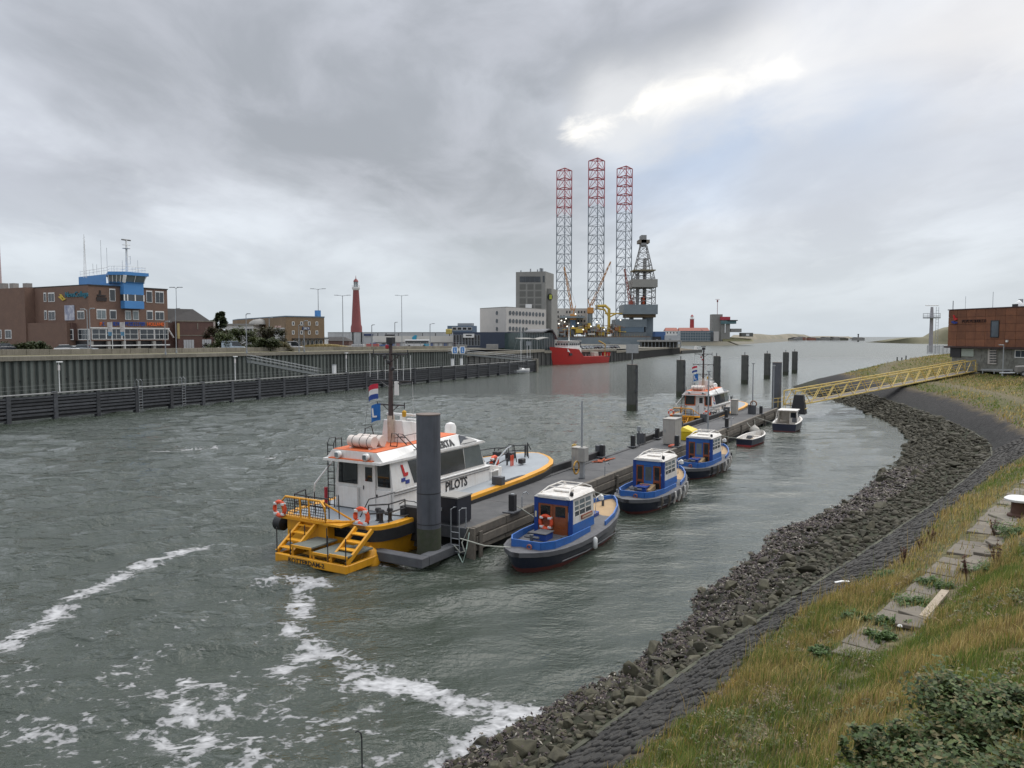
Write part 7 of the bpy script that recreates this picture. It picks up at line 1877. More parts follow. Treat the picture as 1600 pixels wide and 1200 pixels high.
# --- dinghy and small motor boat
def small_hull(t, L, B, zd, sheer, top, inner, boot, zk=-.35, bow=1.0, tr=.8):
    n = 11; S, I = [], []
    for i in range(n):
        f_ = i / (n - 1); w = B / 2 * (tr + (1 - tr) * math.sin(min(1, f_ / .4) * math.pi / 2)) * (1 - max(0, (f_ - .45) / .55) ** 2.3 * bow) + .015; z = zd + sheer * f_ * f_; x = L * f_
        S.append((x, w, z))
    sec = lambda k, z, fx: [[(x + fx * (x / L), -w * k, (zz_ + z) if z > -.3 else .14) for x, w, zz_ in S]]
    A = [[(x, -w, z) for x, w, z in S] + [(x, w, z) for x, w, z in reversed(S)], [(x * .98, -w * .93, .16) for x, w, z in S] + [(x * .98, w * .93, .16) for x, w, z in reversed(S)], [(x * .93, -w * .6, zk) for x, w, z in S] + [(x * .93, w * .6, zk) for x, w, z in reversed(S)]]
    MB().loft([A[1], A[0]], cap=False).build('hull', top, t, True); MB().loft([A[2], A[1]]).build('boot_top', boot, t, True)
    g0 = A[0]; g1 = [(x, -w * .86, z) for x, w, z in S] + [(x, w * .86, z) for x, w, z in reversed(S)]; n2 = len(g0)
    MB().add(g0 + g1 + [(x, y, z + .06) for x, y, z in g1] + [(x, y * 1.02, z + .06) for x, y, z in g0], [(q * n2 + k, q * n2 + (k + 1) % n2, ((q + 1) % 4) * n2 + (k + 1) % n2, ((q + 1) % 4) * n2 + k) for q in range(4) for k in range(n2)]).build('gunwale', inner, t)
    MB().loft([[(x, y, z) for x, y, z in g1], [(x * .97 + .05, y * .85, .24) for x, y, z in g1]], cap=False).build('inner_side', inner, t, True)
    MB().loft([[(x * .97 + .05, y * .86, .17) for x, y, z in g1], [(x * .97 + .05, y * .86, .24) for x, y, z in g1]]).build('floor', inner, t)
    return S
t = thing('rowing_dinghy', 'small open white dinghy with dark hull and red bottom', 'dinghy', pw_(46.3, -2.0), PRZ + R(-4))
small_hull(t, 6.3, 2.0, .72, .25, M_NAVY, M_CREAM, mat('bottom_red', (.34, .03, .03), (.28, .03, .03), 3, .7))
for x in (1.6, 3.2, 4.7): MB().box((x, -.75 + (x > 4) * .25, .50), (x + .35, .75 - (x > 4) * .25, .55)).build('thwart', M_CREAM, t)
MB().lathe([(.3, 0), (.34, .1), (.25, .3), (.05, .36)], (2.2, .1, .56), 12).build('motor_cover', M_STEELD, t, True); MB().cbox((1.5, -.5, .62), (.6, .4, .2)).build('canvas_bundle', mat('canvas_tan', (.42, .33, .22)), t, bevel=.05)
MB().tube([(6.0, 0, 1.0), (7.2, 1.6, 1.2), (8.0, 2.2, 1.55)], .025, 5).build('painter_line', M_ROPE, t); MB().tube([(.1, .4, .8), (-.8, 1.0, .9), (-1.6, 2.0, 1.2)], .025, 5).build('stern_line', M_ROPE, t)
t = thing('motor_boat', 'small worn white motor boat with dark hull beneath the gangway', 'motor boat', pw_(60.2, -3.2), PRZ + R(2))
small_hull(t, 7.6, 2.9, .95, .45, M_NAVY, M_CREAM, M_ANTI, tr=.9)
for s in (-1, 1):
    MB().extr([(2.2, s * 1.15, .95), (4.6, s * 1.1, 1.0), (4.2, s * .98, 2.25), (2.5, s * 1.0, 2.25)], (0, 0, 0), (0, -s * .05, 0)).build('cabin_side', M_CREAM, t); MB().extr([(2.9, s * 1.10, 1.5), (4.1, s * 1.08, 1.5), (3.95, s * 1.02, 2.1), (2.9, s * 1.03, 2.1)], (0, s * .005, 0), (0, s * .02, 0)).build('side_window', M_GLASS, t)
MB().box((2.1, -1.1, 2.25), (4.5, 1.1, 2.36)).build('roof', M_CREAM, t, bevel=.03)
MB().extr([(4.55, -1.05, 1.0), (4.55, 1.05, 1.0), (4.2, .95, 2.25), (4.2, -.95, 2.25)], (0, 0, 0), (.05, 0, 0)).build('front_wall', M_CREAM, t); MB().box((3.2, -.95, .25), (3.3, -.1, 2.2)).build('bulkhead', M_CREAM, t); MB().box((3.15, -.85, 1.4), (3.199, -.25, 2.0)).build('hatch', M_GLASS, t)
MB().loft([[(4.6, -1.1, .9), (4.6, 1.1, .9), (4.6, .9, 1.35), (4.6, -.9, 1.35)], [(7.2, -.25, 1.2), (7.2, .25, 1.2), (7.1, .2, 1.4), (7.1, -.2, 1.4)]]).build('foredeck', M_CREAM, t)
for s in (-1, 1): MB().tube([(1.9, s * 1.25, 1.0), (2.3, s * 1.1, 2.3)], .035, 5).build('roof_post', M_CREAM, t)
MB().tube([(4.6, -.8, 2.2), (5.4, -.8, 2.2), (5.6, -.9, 1.4)], .035, 5).build('bow_rail', M_BLACK, t); MB().cbox((.9, -.5, .62), (.6, .5, .5)).build('engine_box', M_CREAM, t, bevel=.04); MB().cbox((2.4, -.8, 1.2), (.4, .5, .5)).build('seat', M_STEELD, t, bevel=.04)
MB().tube([(.2, 1.1, 1.0), (0, 1.8, 1.2), (.5, 3.2, 1.5)], .025, 5).build('stern_line', M_ROPE, t)
# ================================================================== stones, paving, plants on the right bank
def rail_pts(rail, step):
    """points every step metres along a rail with their along-distance"""
    r = np.asarray(rail, float); d = np.r_[0, np.cumsum(np.hypot(*np.diff(r[:, :2], axis=0).T))]
    s = np.arange(0, d[-1], step)
    return np.stack([np.interp(s, d, r[:, k]) for k in range(3)], 1)


def join_mesh(name, verts, faces_n, m, kind='stuff', parent=None, smooth=False, colors=None):
    """fast mesh from flat numpy arrays: verts (n,3); faces as list of (k,m) index arrays"""
    me = bpy.data.meshes.new(name)
    me.vertices.add(len(verts)); me.vertices.foreach_set('co', np.asarray(verts, np.float32).ravel())
    idx = np.concatenate([f.ravel() for f in faces_n]); tot = np.concatenate([np.full(len(f), f.shape[1]) for f in faces_n])
    me.loops.add(len(idx)); me.loops.foreach_set('vertex_index', idx.astype(np.int32))
    me.polygons.add(len(tot)); me.polygons.foreach_set('loop_start', np.r_[0, np.cumsum(tot)[:-1]].astype(np.int32))
    me.update(); me.validate()
    if colors is not None:
        a = me.color_attributes.new('tint', 'FLOAT_COLOR', 'POINT'); a.data.foreach_set('color', np.column_stack([colors, np.ones(len(colors))]).astype(np.float32).ravel())
    if smooth: me.polygons.foreach_set('use_smooth', [True] * len(me.polygons))
    me.materials.append(m); o = link(name, me, parent); o['kind'] = kind
    return o


def tint_mat(name, rough=.8, trans=0.0, noise_amt=.25, scale=8):
    m = bpy.data.materials.new(name); m.use_nodes = True; nt = m.node_tree; N, L = nt.nodes.new, nt.links.new; b = nt.nodes['Principled BSDF']
    at = N('ShaderNodeAttribute'); at.attribute_name = 'tint'; tc = N('ShaderNodeTexCoord'); n = N('ShaderNodeTexNoise'); n.inputs['Scale'].default_value = scale; n.inputs['Detail'].default_value = 5; L(tc.outputs['Object'], n.inputs['Vector'])
    rp = N('ShaderNodeMapRange'); rp.inputs[1].default_value = .3; rp.inputs[2].default_value = .7; rp.inputs[3].default_value = 1 - noise_amt; rp.inputs[4].default_value = 1 + noise_amt; L(n.outputs['Fac'], rp.inputs[0])
    v = N('ShaderNodeVectorMath'); v.operation = 'SCALE'; L(at.outputs['Color'], v.inputs[0]); L(rp.outputs[0], v.inputs['Scale']); L(v.outputs[0], b.inputs['Base Color'])
    b.inputs['Roughness'].default_value = rough; b.inputs['Specular IOR Level'].default_value = .3
    if trans:
        tr = N('ShaderNodeBsdfTranslucent'); L(v.outputs[0], tr.inputs['Color']); mx = N('ShaderNodeMixShader'); mx.inputs[0].default_value = trans
        L(b.outputs[0], mx.inputs[1]); L(tr.outputs[0], mx.inputs[2]); L(mx.outputs[0], nt.nodes['Material Output'].inputs['Surface'])
    return m


# --- armour stones between the water's edge and the kerb
M_ROCK = mat('weedy_rock', (.024, .022, .012), (.078, .071, .042), 3.0, .85, .6, 6, rnd=.38, detail=7)
M_ROCKS = mat('weedy_rock_mass', (.020, .017, .010), (.072, .065, .040), 2.4, .85, .6, 6, detail=8)
ROCKV = []
rr = random.Random(11)
for k in range(14):
    bm = bmesh.new()
    sx, sy, sz = rr.uniform(.75, 1.2), rr.uniform(.6, 1.0), rr.uniform(.45, .8)
    for _ in range(11):
        v = Vector((rr.gauss(0, 1), rr.gauss(0, 1), rr.gauss(0, 1))).normalized()
        q = max(abs(v.x), abs(v.y), abs(v.z)); v = v * (.55 + .45 / q * .8) * rr.uniform(.85, 1.05)
        bm.verts.new((v.x * sx * .5, v.y * sy * .5, v.z * sz * .5))
    bmesh.ops.convex_hull(bm, input=bm.verts); bmesh.ops.delete(bm, geom=[v for v in bm.verts if not v.link_faces], context='VERTS')
    bmesh.ops.bevel(bm, geom=list(bm.edges), offset=.016, segments=1, affect='EDGES')
    bmesh.ops.triangulate(bm, faces=bm.faces); bmesh.ops.recalc_face_normals(bm, faces=bm.faces)
    me = bpy.data.meshes.new('stone'); bm.to_mesh(me); bm.free(); me.materials.append(M_ROCK); ROCKV.append(me)
rap = struct(link('riprap_bank', None)); rap.empty_display_size = .5
wp, cp_ = rail_pts(W_[:23], .1), rail_pts(C_[:18], .1)
cand = []
nW = len(wp)
for i in range(17000):
    f_ = rr.random() ** 1.0
    a = wp[int(rr.random() * (nW - 1))]
    j = np.argmin((cp_[:, 0] - a[0]) ** 2 + (cp_[:, 1] - a[1]) ** 2); c = cp_[j]
    t_ = rr.uniform(-.22, 1.0); p = a[:2] + (c[:2] - a[:2]) * t_
    if p[1] < 12 or p[1] > 165 or p[0] < -9: continue
    cand.append((p[0], p[1], t_))
# fill evenly: keep stones that are not too close to each other
q = np.array(cand); zz_, zn_ = land(q[:, :2]); kept = []; cell = {}
sz_ = [rr.uniform(.55, .95) for _ in range(170)] + [rr.uniform(.36, .6) for _ in range(1500)] + [rr.uniform(.2, .36) for _ in cand]
for (x, y, t_), z, zn, s0 in zip(cand, zz_, zn_, sz_):
    if zn > 1.0 or z < -.5: continue
    d = y; s = s0 * (1.0 if d < 55 else 1.25) * (.72 if t_ < .3 and d < 40 else 1)
    key = (int(x / .8), int(y / .8)); near = [o for dx in (-1, 0, 1) for dy in (-1, 0, 1) for o in cell.get((key[0] + dx, key[1] + dy), [])]
    if any((x - o[0]) ** 2 + (y - o[1]) ** 2 < (.30 * (s + o[2])) ** 2 for o in near): continue
    cell.setdefault(key, []).append((x, y, s)); kept.append((x, y, z, s, t_))
score = [(s / math.hypot(x, y), i) for i, (x, y, z, s, t_) in enumerate(kept) if 14.5 < y < 70]
big = set(i for _, i in sorted(score, reverse=True)[:290])
VV, FF = [], []; off = 0
cache = [(np.array([v.co[:] for v in me.vertices]), np.array([p.vertices[:] for p in me.polygons])) for me in ROCKV]
for i, (x, y, z, s, t_) in enumerate(kept):
    k = rr.randrange(14); e = (rr.uniform(-.5, .5), rr.uniform(-.5, .5), rr.uniform(0, 6.28)); pos = (x, y, z + s * rr.uniform(.05, .2))
    if i in big:
        o = link('stone', ROCKV[k], rap, pos, e); o.scale = (s * 1.25,) * 3
    else:
        m4 = np.array(Matrix.LocRotScale(Vector(pos), Matrix.Rotation(e[2], 3, 'Z').to_quaternion() @ Matrix.Rotation(e[0], 3, 'X').to_quaternion(), Vector((s * 1.25,) * 3)))
        v, f = cache[k]; VV.append(v @ m4[:3, :3].T + m4[:3, 3]); FF.append(f + off); off += len(v)
join_mesh('small_stones', np.vstack(VV), FF, M_ROCKS, parent=rap)
# mussels and oyster shells crusting the stones near the water
n = 30000; V0 = []; cols = []; F0 = []
ii = RNG.integers(0, len(kept), n * 2); K = np.array(kept)[ii]
m_ = (K[:, 4] < .45 + .4 * RNG.random(len(K)) * (K[:, 1] < 32)) & (K[:, 1] < 62) & (K[:, 2] > -.25); K = K[m_][:n]
n = len(K); a = RNG.uniform(0, 6.28, n); r_ = K[:, 3] * .62 * np.sqrt(RNG.random(n)); px_, py_ = K[:, 0] + r_ * np.cos(a), K[:, 1] + r_ * np.sin(a)
pz_ = K[:, 2] + K[:, 3] * (.48 - .42 * (r_ / (K[:, 3] * .62)) ** 2) + RNG.uniform(-.02, .02, n)
L_s = RNG.uniform(.03, .075, n) * np.clip(K[:, 1] / 26, 1, 2); th, tl = RNG.uniform(0, 6.28, n), RNG.uniform(-.9, .9, n)
dx, dy, dz = np.cos(th) * np.cos(tl), np.sin(th) * np.cos(tl), np.sin(tl); wx, wy_ = -np.sin(th), np.cos(th)
P0 = np.stack([px_, py_, pz_], 1); dd_ = np.stack([dx, dy, dz], 1) * L_s[:, None]; ww = np.stack([wx, wy_, np.zeros(n)], 1) * (L_s * .55)[:, None]; up = np.array([0, 0, 1.]) * (L_s * .35)[:, None]
vs = np.stack([P0 - dd_, P0 + ww, P0 + dd_, P0 - ww, P0 + up], 1).reshape(-1, 3); b0 = np.arange(n)[:, None] * 5
fs = np.concatenate([b0 + np.array(t3) for t3 in ((0, 1, 4), (1, 2, 4), (2, 3, 4), (3, 0, 4))])
pal = np.array([(.028, .020, .026), (.045, .03, .03), (.07, .05, .04), (.15, .13, .10), (.25, .23, .19), (.05, .045, .035)])
cc = pal[RNG.choice(6, n, p=(.33, .26, .17, .10, .04, .10))] * RNG.uniform(.8, 1.2, n)[:, None]
join_mesh('mussel_shells', vs, [fs], tint_mat('shells', .6), colors=np.repeat(cc, 5, 0), parent=rap)

# --- basalt column revetment between kerb and grass
M_BAS = mat('basalt_stone', (.014, .0135, .012), (.036, .033, .027), 2.5, .8, .5, 9, rnd=.30)
rev = struct(link('stone_revetment', None)); rev.empty_display_size = .5
cr_ = rail_pts(C_, .29)
er_ = rail_pts(E_, .1)
BV = []
for k in range(10):
    pts = []
    n6 = rr.choice((5, 6, 6, 7))
    for i in range(n6): a = 2 * math.pi * (i + rr.uniform(-.2, .2)) / n6; pts.append((.5 * math.cos(a) * rr.uniform(.9, 1.08), .5 * math.sin(a) * rr.uniform(.9, 1.08)))
    tilt = (rr.uniform(-.1, .1), rr.uniform(-.1, .1))
    S = [[(x, y, -.5) for x, y in pts], [(x, y, .04 + x * tilt[0] + y * tilt[1]) for x, y in pts], [(x * .84, y * .84, .13 + x * tilt[0] + y * tilt[1]) for x, y in pts]]
    me = MB().loft(S).mesh('basalt_block', M_BAS); BV.append(me)
bc = [(np.array([v.co[:] for v in me.vertices]), [tuple(p.vertices) for p in me.polygons]) for me in BV]
blocks = []
for i, c in enumerate(cr_):
    if c[1] < 9 or c[1] > 64 or c[0] < -6: continue
    j = np.argmin((er_[:, 0] - c[0]) ** 2 + (er_[:, 1] - c[1]) ** 2); e = er_[j]
    w = math.hypot(e[0] - c[0], e[1] - c[1]); nrow = max(3, int(w / .30))
    for k in range(nrow + 1):
        f_ = (k + .5 * 0 + rr.uniform(-.12, .12)) / nrow; sh = (.145 if k % 2 else 0); tn = cr_[min(i + 1, len(cr_) - 1)] - c; tn = tn / (np.linalg.norm(tn[:2]) + 1e-9)
        p = c + (e - c) * f_ + tn * (sh + rr.uniform(-.03, .03))
        blocks.append((p[0], p[1], p[2] + rr.uniform(-.03, .035), rr.uniform(.29, .36), f_, math.atan2(e[2] - c[2], w), math.atan2(e[1] - c[1], e[0] - c[0])))
sc_ = sorted(((b_[3] / math.hypot(b_[0], b_[1]), i) for i, b_ in enumerate(blocks) if b_[1] > 15.5), reverse=True); bigb = set(i for _, i in sc_[:290])
VV, FQ, off = [], {}, 0
for i, (x, y, z, s, f_, sl, az) in enumerate(blocks):
    k = rr.randrange(10); rot = (Matrix.Rotation(az, 3, 'Z') @ Matrix.Rotation(-sl, 3, 'Y') @ Matrix.Rotation(rr.uniform(0, 6.28), 3, 'Z'))
    if i in bigb:
        o = link('basalt_block', BV[k], rev, (x, y, z)); o.rotation_euler = rot.to_euler(); o.scale = (s,) * 3
    else:
        v, f = bc[k]; VV.append(v * s @ np.array(rot).T + np.array((x, y, z)))
        for q_ in f: FQ.setdefault(len(q_), []).append([w_ + off for w_ in q_])
        off += len(v)
join_mesh('basalt_blocks', np.vstack(VV), [np.array(v) for v in FQ.values()], mat('basalt_mass', (.013, .0125, .011), (.038, .034, .027), 1.2, .8, .5, 9, detail=8), parent=rev)
# pale kerb along the toe of the revetment
kp = rail_pts(C_, .9)
M_KERB = mat('mossy_kerb', (.085, .085, .06), (.045, .048, .03), 2, .95, .5, 8, rnd=.2)
for a, c in zip(kp[:-1], kp[1:]):
    if a[1] < 12 or a[1] > 130 or a[0] < -6: continue
    MB()._bar((a[0], a[1], a[2] - .02), (c[0] * .99 + a[0] * .01, c[1] * .99 + a[1] * .01, c[2] - .02), .11, .2).build('kerb_stone', M_KERB, rev)

# --- path of concrete slabs
path = struct(link('slab_path', None)); M_SLAB = mat('path_slab', (.17, .148, .115), (.12, .105, .085), 1.6, .95, .4, 9, rnd=.16)
lp = rail_pts(L_[3:14], .74)
for i, (a, c) in enumerate(zip(lp[:-1], lp[1:])):
    if a[1] < 17.5 or a[1] > 62: continue
    tn = (c - a) / np.linalg.norm(c - a); nn = np.array([tn[1], -tn[0], 0])
    for j in range(1 if i < 14 else 2):
        if rr.random() < (.08 if i < 14 else .25): continue
        ctr = (a + c) / 2 + nn * (.42 + j * .82 + rr.uniform(-.03, .03)); z = zland(ctr[0], ctr[1]) + rr.uniform(-.02, .02)
        o = MB().cbox((0, 0, 0), (.73, .80, .09)).build('slab', M_SLAB, path, bevel=.012); o.location = (ctr[0], ctr[1], z); o.rotation_euler = (rr.uniform(-.03, .03), rr.uniform(-.03, .03), math.atan2(tn[1], tn[0]) + rr.uniform(-.03, .03))
for px, py in ((1525, 878), (1545, 868), (1560, 856), (1440, 960), (1422, 972), (1520, 888)):   # loose broken slabs beside it
    p = P(px, py, 3.75); z = zland(p[0], p[1]); o = MB().cbox((0, 0, 0), (rr.uniform(.6, 1.0), rr.uniform(.5, .8), .1)).build('slab', M_SLAB, path, bevel=.015); o.location = (p[0], p[1], z + .1); o.rotation_euler = (rr.uniform(-.05, .05), rr.uniform(-.05, .05), rr.uniform(0, 3))

# --- grass
def grass(name, n, region, hgt, wid, palette, probs, lean=.35, seg=2, seed=1, dens=None, label=None):
    g = np.random.default_rng(seed); x0, x1, y0, y1 = region
    q = np.stack([g.uniform(x0, x1, n), g.uniform(y0, y1, n)], 1)
    # keep what a person on the bank can see: in front, on grass
    k = (q[:, 1] > 3) & (q[:, 0] / np.maximum(q[:, 1], .1) < .78); q = q[k]
    z, at = bank_z(q); zone = at['zone']; patch = fbm(q[:, 0], q[:, 1], .55, 9) + .5 * fbm(q[:, 0], q[:, 1], 1.7, 12)
    k = dens(q, zone, patch, g); q, z, zone, patch = q[k], z[k], zone[k], patch[k]; n = len(q)
    if not n: return
    h = g.uniform(*hgt, n) * (1 + .35 * patch) * np.clip(1 + .8 * fbm(q[:, 0], q[:, 1], 4.2, 31, 2), .35, 1.9); w = g.uniform(*wid, n); th = g.uniform(0, 6.28, n); ln = np.abs(g.normal(0, lean, n)); la = g.uniform(0, 6.28, n)
    la = np.where(g.random(n) < .5, la, .6)
    base = np.column_stack([q, z - .02]); side = np.stack([np.cos(th), np.sin(th), np.zeros(n)], 1) * w[:, None]
    bend = np.stack([np.cos(la) * ln * h, np.sin(la) * ln * h, np.zeros(n)], 1); up = np.zeros((n, 3)); up[:, 2] = h
    mid = base + bend * .35 + up * .55; tip = base + bend + up * (1 - .25 * ln)[:, None]
    vs = np.stack([base - side, base + side, mid + side * .75, mid - side * .75, tip], 1).reshape(-1, 3); b0 = np.arange(n)[:, None] * 5
    pal = np.array(palette); pr = np.array(probs(patch, zone, q)); pr = pr / pr.sum(0); cum = np.cumsum(pr, 0); u = g.random(n); ci = (u[None] > cum).sum(0).clip(0, len(pal) - 1)
    col = pal[ci] * g.uniform(.75, 1.25, n)[:, None]
    o = join_mesh(name, vs, [b0 + np.array([0, 1, 2, 3]), b0 + np.array([3, 2, 4])], M_BLADE, colors=np.repeat(col, 5, 0))
    o['label'] = label; return o


M_BLADE = tint_mat('grass_blades', .8, .3, .15, 2)
PAL = [(.16, .20, .04), (.10, .155, .034), (.38, .30, .10), (.48, .37, .16), (.25, .18, .075), (.42, .27, .06)]
def prob(patch, zone, q):
    low = np.clip(1.2 - np.abs(zone - 2.5) * 1.4, 0, 1)
    edge = np.clip(1 - (zone - 2.0) * 3.5, 0, 1)
    dry = np.clip(.40 + patch * 1.2 + .25 * np.clip(zone - 4, 0, 1), .05, 1)
    return [(1 - dry) * 1.0 + .12, (1 - dry) * .6 + .05, dry * .55 + .02, dry * .42, dry * .38, .02 + edge * .9 * np.clip(.2 + patch, 0, 1)]
def dgrass(rate):
    def f_(q, zone, patch, g):
        r_ = g.random(len(q)); ok = (zone > 2.0)
        p = np.where((zone > 2.92) & (zone < 4.05) & (q[:, 1] > 17.6), .16, 1.0) * np.clip((zone - 1.98) * 5, 0, 1); p = np.where((zone > 2.6) & (zone < 4.4) & (q[:, 1] > 26) & (patch < .1), p * .55, p)
        return ok & (r_ < p * rate)
    return f_
grass('bank_grass', 330000, (-2, 22, 6, 24), (.10, .30), (.004, .009), PAL, prob, .45, seed=1, dens=dgrass(1), label='rough green and straw coloured grass on the near bank')
grass('bank_grass', 190000, (6, 50, 22, 62), (.10, .28), (.009, .018), PAL, prob, .45, seed=2, dens=dgrass(.9), label='rough grass along the bend of the bank')
grass('bank_grass', 110000, (40, 130, 55, 200), (.12, .34), (.03, .07), PAL, prob, .45, seed=3, dens=dgrass(.9), label='rough grass on the far side of the basin')
# tall golden grass at the lip of the bank
grass('tall_grass', 26000, (3, 22, 12, 36), (.35, .75), (.004, .008), [(.36, .26, .085), (.23, .21, .065), (.13, .155, .04), (.40, .29, .12)], lambda p, z, q: [np.full(len(p), .3), np.full(len(p), .35), np.full(len(p), .4), np.full(len(p), .2)], .3, seed=5,
      dens=lambda q, zone, patch, g: (zone > 2.02) & (zone < 2.75) & (g.random(len(q)) < np.clip(.55 + patch * .9, 0, 1) * np.where(q[:, 1] < 23, 1, .25)), label='tall golden grass along the lip of the bank')

# --- leafy plants
M_LEAF = tint_mat('leaf', .6, .25, .2, 3)
def leaf_cloud(name, centers, n, size, palette, seed, parent=None, elong=1.7, flat=.55):
    g = np.random.default_rng(seed); C = np.asarray(centers); k = g.integers(0, len(C), n); c = C[k]
    d = g.normal(0, 1, (n, 3)); d /= np.linalg.norm(d, axis=1)[:, None]; rad = g.random(n) ** .5
    p = c[:, :3] + d * c[:, 3:4] * rad[:, None] * np.array([1, 1, c.shape[1] > 4 and 1 or .9]); 
    a = g.uniform(0, 6.28, n); t = g.uniform(-.7, .5, n); L_ = g.uniform(*size, n)
    ax = np.stack([np.cos(a) * np.cos(t), np.sin(a) * np.cos(t), np.sin(t)], 1) * (L_ * elong / 2)[:, None]; sd_ = np.stack([-np.sin(a), np.cos(a), g.uniform(-flat, flat, n)], 1) * (L_ / 2)[:, None]
    fold = np.zeros((n, 3)); fold[:, 2] = L_ * .12
    vs = np.stack([p - ax, p + sd_ + fold, p + ax, p - sd_ + fold], 1).reshape(-1, 3); b0 = np.arange(n)[:, None] * 4
    pal = np.array(palette); col = pal[g.integers(0, len(pal), n)] * g.uniform(.7, 1.25, n)[:, None]
    o = join_mesh(name, vs, [b0 + np.array([0, 1, 2]), b0 + np.array([0, 2, 3])], M_LEAF, colors=np.repeat(col, 4, 0), parent=parent)
    del o['kind']; return o


GREEN = [(.05, .088, .024), (.075, .115, .032), (.038, .062, .021), (.10, .125, .042), (.15, .13, .055)]
def plant(px, py, z, r, h, n, lab, pal=GREEN, leaf=(.028, .062), stems=7, seed=1, spike=None):
    p = P(px, py, z); p[2] = zland(p[0], p[1]); g = random.Random(seed)
    t = thing('leafy_bush', lab, 'bush', (p[0], p[1], p[2] - .02), 0, 'leafy plants on the bank')
    cs = [(g.uniform(-r, r) * .75, g.uniform(-r, r) * .75, g.uniform(.15, .95) * h * (1.0), r * g.uniform(.22, .42)) for _ in range(stems * 4)]
    for i in range(stems):
        a, q_ = g.uniform(0, 6.28), g.uniform(.1, .8) * r; top = (q_ * math.cos(a), q_ * math.sin(a), h * g.uniform(.8, 1.2)); cs += [(top[0] * f_, top[1] * f_, top[2] * f_, r * .16) for f_ in (.6, .8, 1.0)]
        MB().tube([(top[0] * .3, top[1] * .3, 0), (top[0] * .6, top[1] * .6, top[2] * .5), top], [.012, .009, .004], 4).build('stem', mat('green_stem', (.07, .09, .035)), t)
    leaf_cloud('foliage', cs, n, leaf, pal, seed, t); return t


plant(1545, 1085, 6.2, 1.0, .5, 8500, 'dark leafy bush at the right edge, upper of the cluster', seed=21)
plant(1480, 1125, 6.2, .9, .42, 7500, 'dark leafy bush in the lower right cluster, second from the top', seed=22)
plant(1570, 1165, 6.8, .9, .5, 8500, 'dark leafy bush in the lower right corner', seed=23)
plant(1400, 1180, 6.0, .8, .36, 6500, 'dark leafy bush at the bottom edge left of the corner bush', seed=24)
plant(1475, 1195, 6.6, .85, .42, 7500, 'dark leafy bush at the bottom edge between its neighbours', seed=25)
plant(1268, 1195, 5.2, .45, .7, 1500, 'thin upright weed with dark leaves at the bottom edge', seed=26, stems=4)
plant(1360, 1135, 5.6, .4, .75, 1500, 'upright weed standing alone above the bottom bushes', seed=27, stems=4)
LG = [(.07, .13, .03), (.09, .15, .04), (.055, .10, .028)]
for k, (px, py, r, lab) in enumerate(((1340, 958, .45, 'low bright green weed patch beside the slab path, near end'), (1400, 978, .5, 'low bright green weeds filling the gap right of the slabs'), (1425, 945, .55, 'low bright green weeds beside the driftwood plank'), (1462, 915, .55, 'low bright green weeds above the driftwood plank'), (1285, 1015, .3, 'small round green weed tuft at the path end'), (1380, 1000, .4, 'low green weeds at the near end of the path'), (1540, 905, .7, 'green weed clump below the broken slabs'), (1590, 850, .9, 'green weed clump at the right edge by the bollard'), (1390, 880, .5, 'green weeds on the lip left of the path'))):
    plant(px, py, 3.6, r, .13, 2200, lab, LG, (.025, .055), 5, 40 + k)
# low mixed weeds and dead stalks growing through the grass
def weeds(name, n, region, size, pal, seed, keep, label, lift=(.02, .16)):
    g = np.random.default_rng(seed); q = np.stack([g.uniform(region[0], region[1], n), g.uniform(region[2], region[3], n)], 1); q = q[q[:, 0] / q[:, 1] < .76]
    z, at = bank_z(q); k = keep(q, at['zone'], fbm(q[:, 0], q[:, 1], 1.3, seed), g); q, z = q[k], z[k]
    o = leaf_cloud(name, np.column_stack([q, z + g.uniform(*lift, len(q)), g.uniform(.05, .16, len(q))]), len(q) * 14, size, pal, seed); o['kind'] = 'stuff'; o['label'] = label
weeds('ground_weeds', 9000, (-1, 24, 6, 27), (.02, .05), [(.10, .13, .045), (.14, .16, .06), (.08, .10, .04), (.17, .14, .07)], 51, lambda q, z, p, g: (z > 2.1) & ((z < 2.95) | (z > 4.0) | (q[:, 1] < 17.6)) & (p > .05 + .4 * g.random(len(q))), 'low olive weeds growing through the near grass')
weeds('dead_weeds', 7000, (-1, 30, 6, 34), (.012, .035), [(.20, .15, .085), (.14, .095, .055), (.27, .21, .13), (.10, .07, .045)], 52, lambda q, z, p, g: (z > 2.3) & ((z < 2.95) | (z > 4.0) | (q[:, 1] < 17.6)) & (p < -.1 - .3 * g.random(len(q))), 'brown dead weed tops standing in the near grass', (.12, .34))
weeds('path_weeds', 2600, (6, 40, 17, 52), (.02, .05), LG, 53, lambda q, z, p, g: (z > 2.7) & (z < 4.3) & (p > -.05), 'green weeds between and beside the path slabs', (.0, .06))
RB = [(.12, .05, .03), (.09, .04, .025), (.15, .07, .04)]
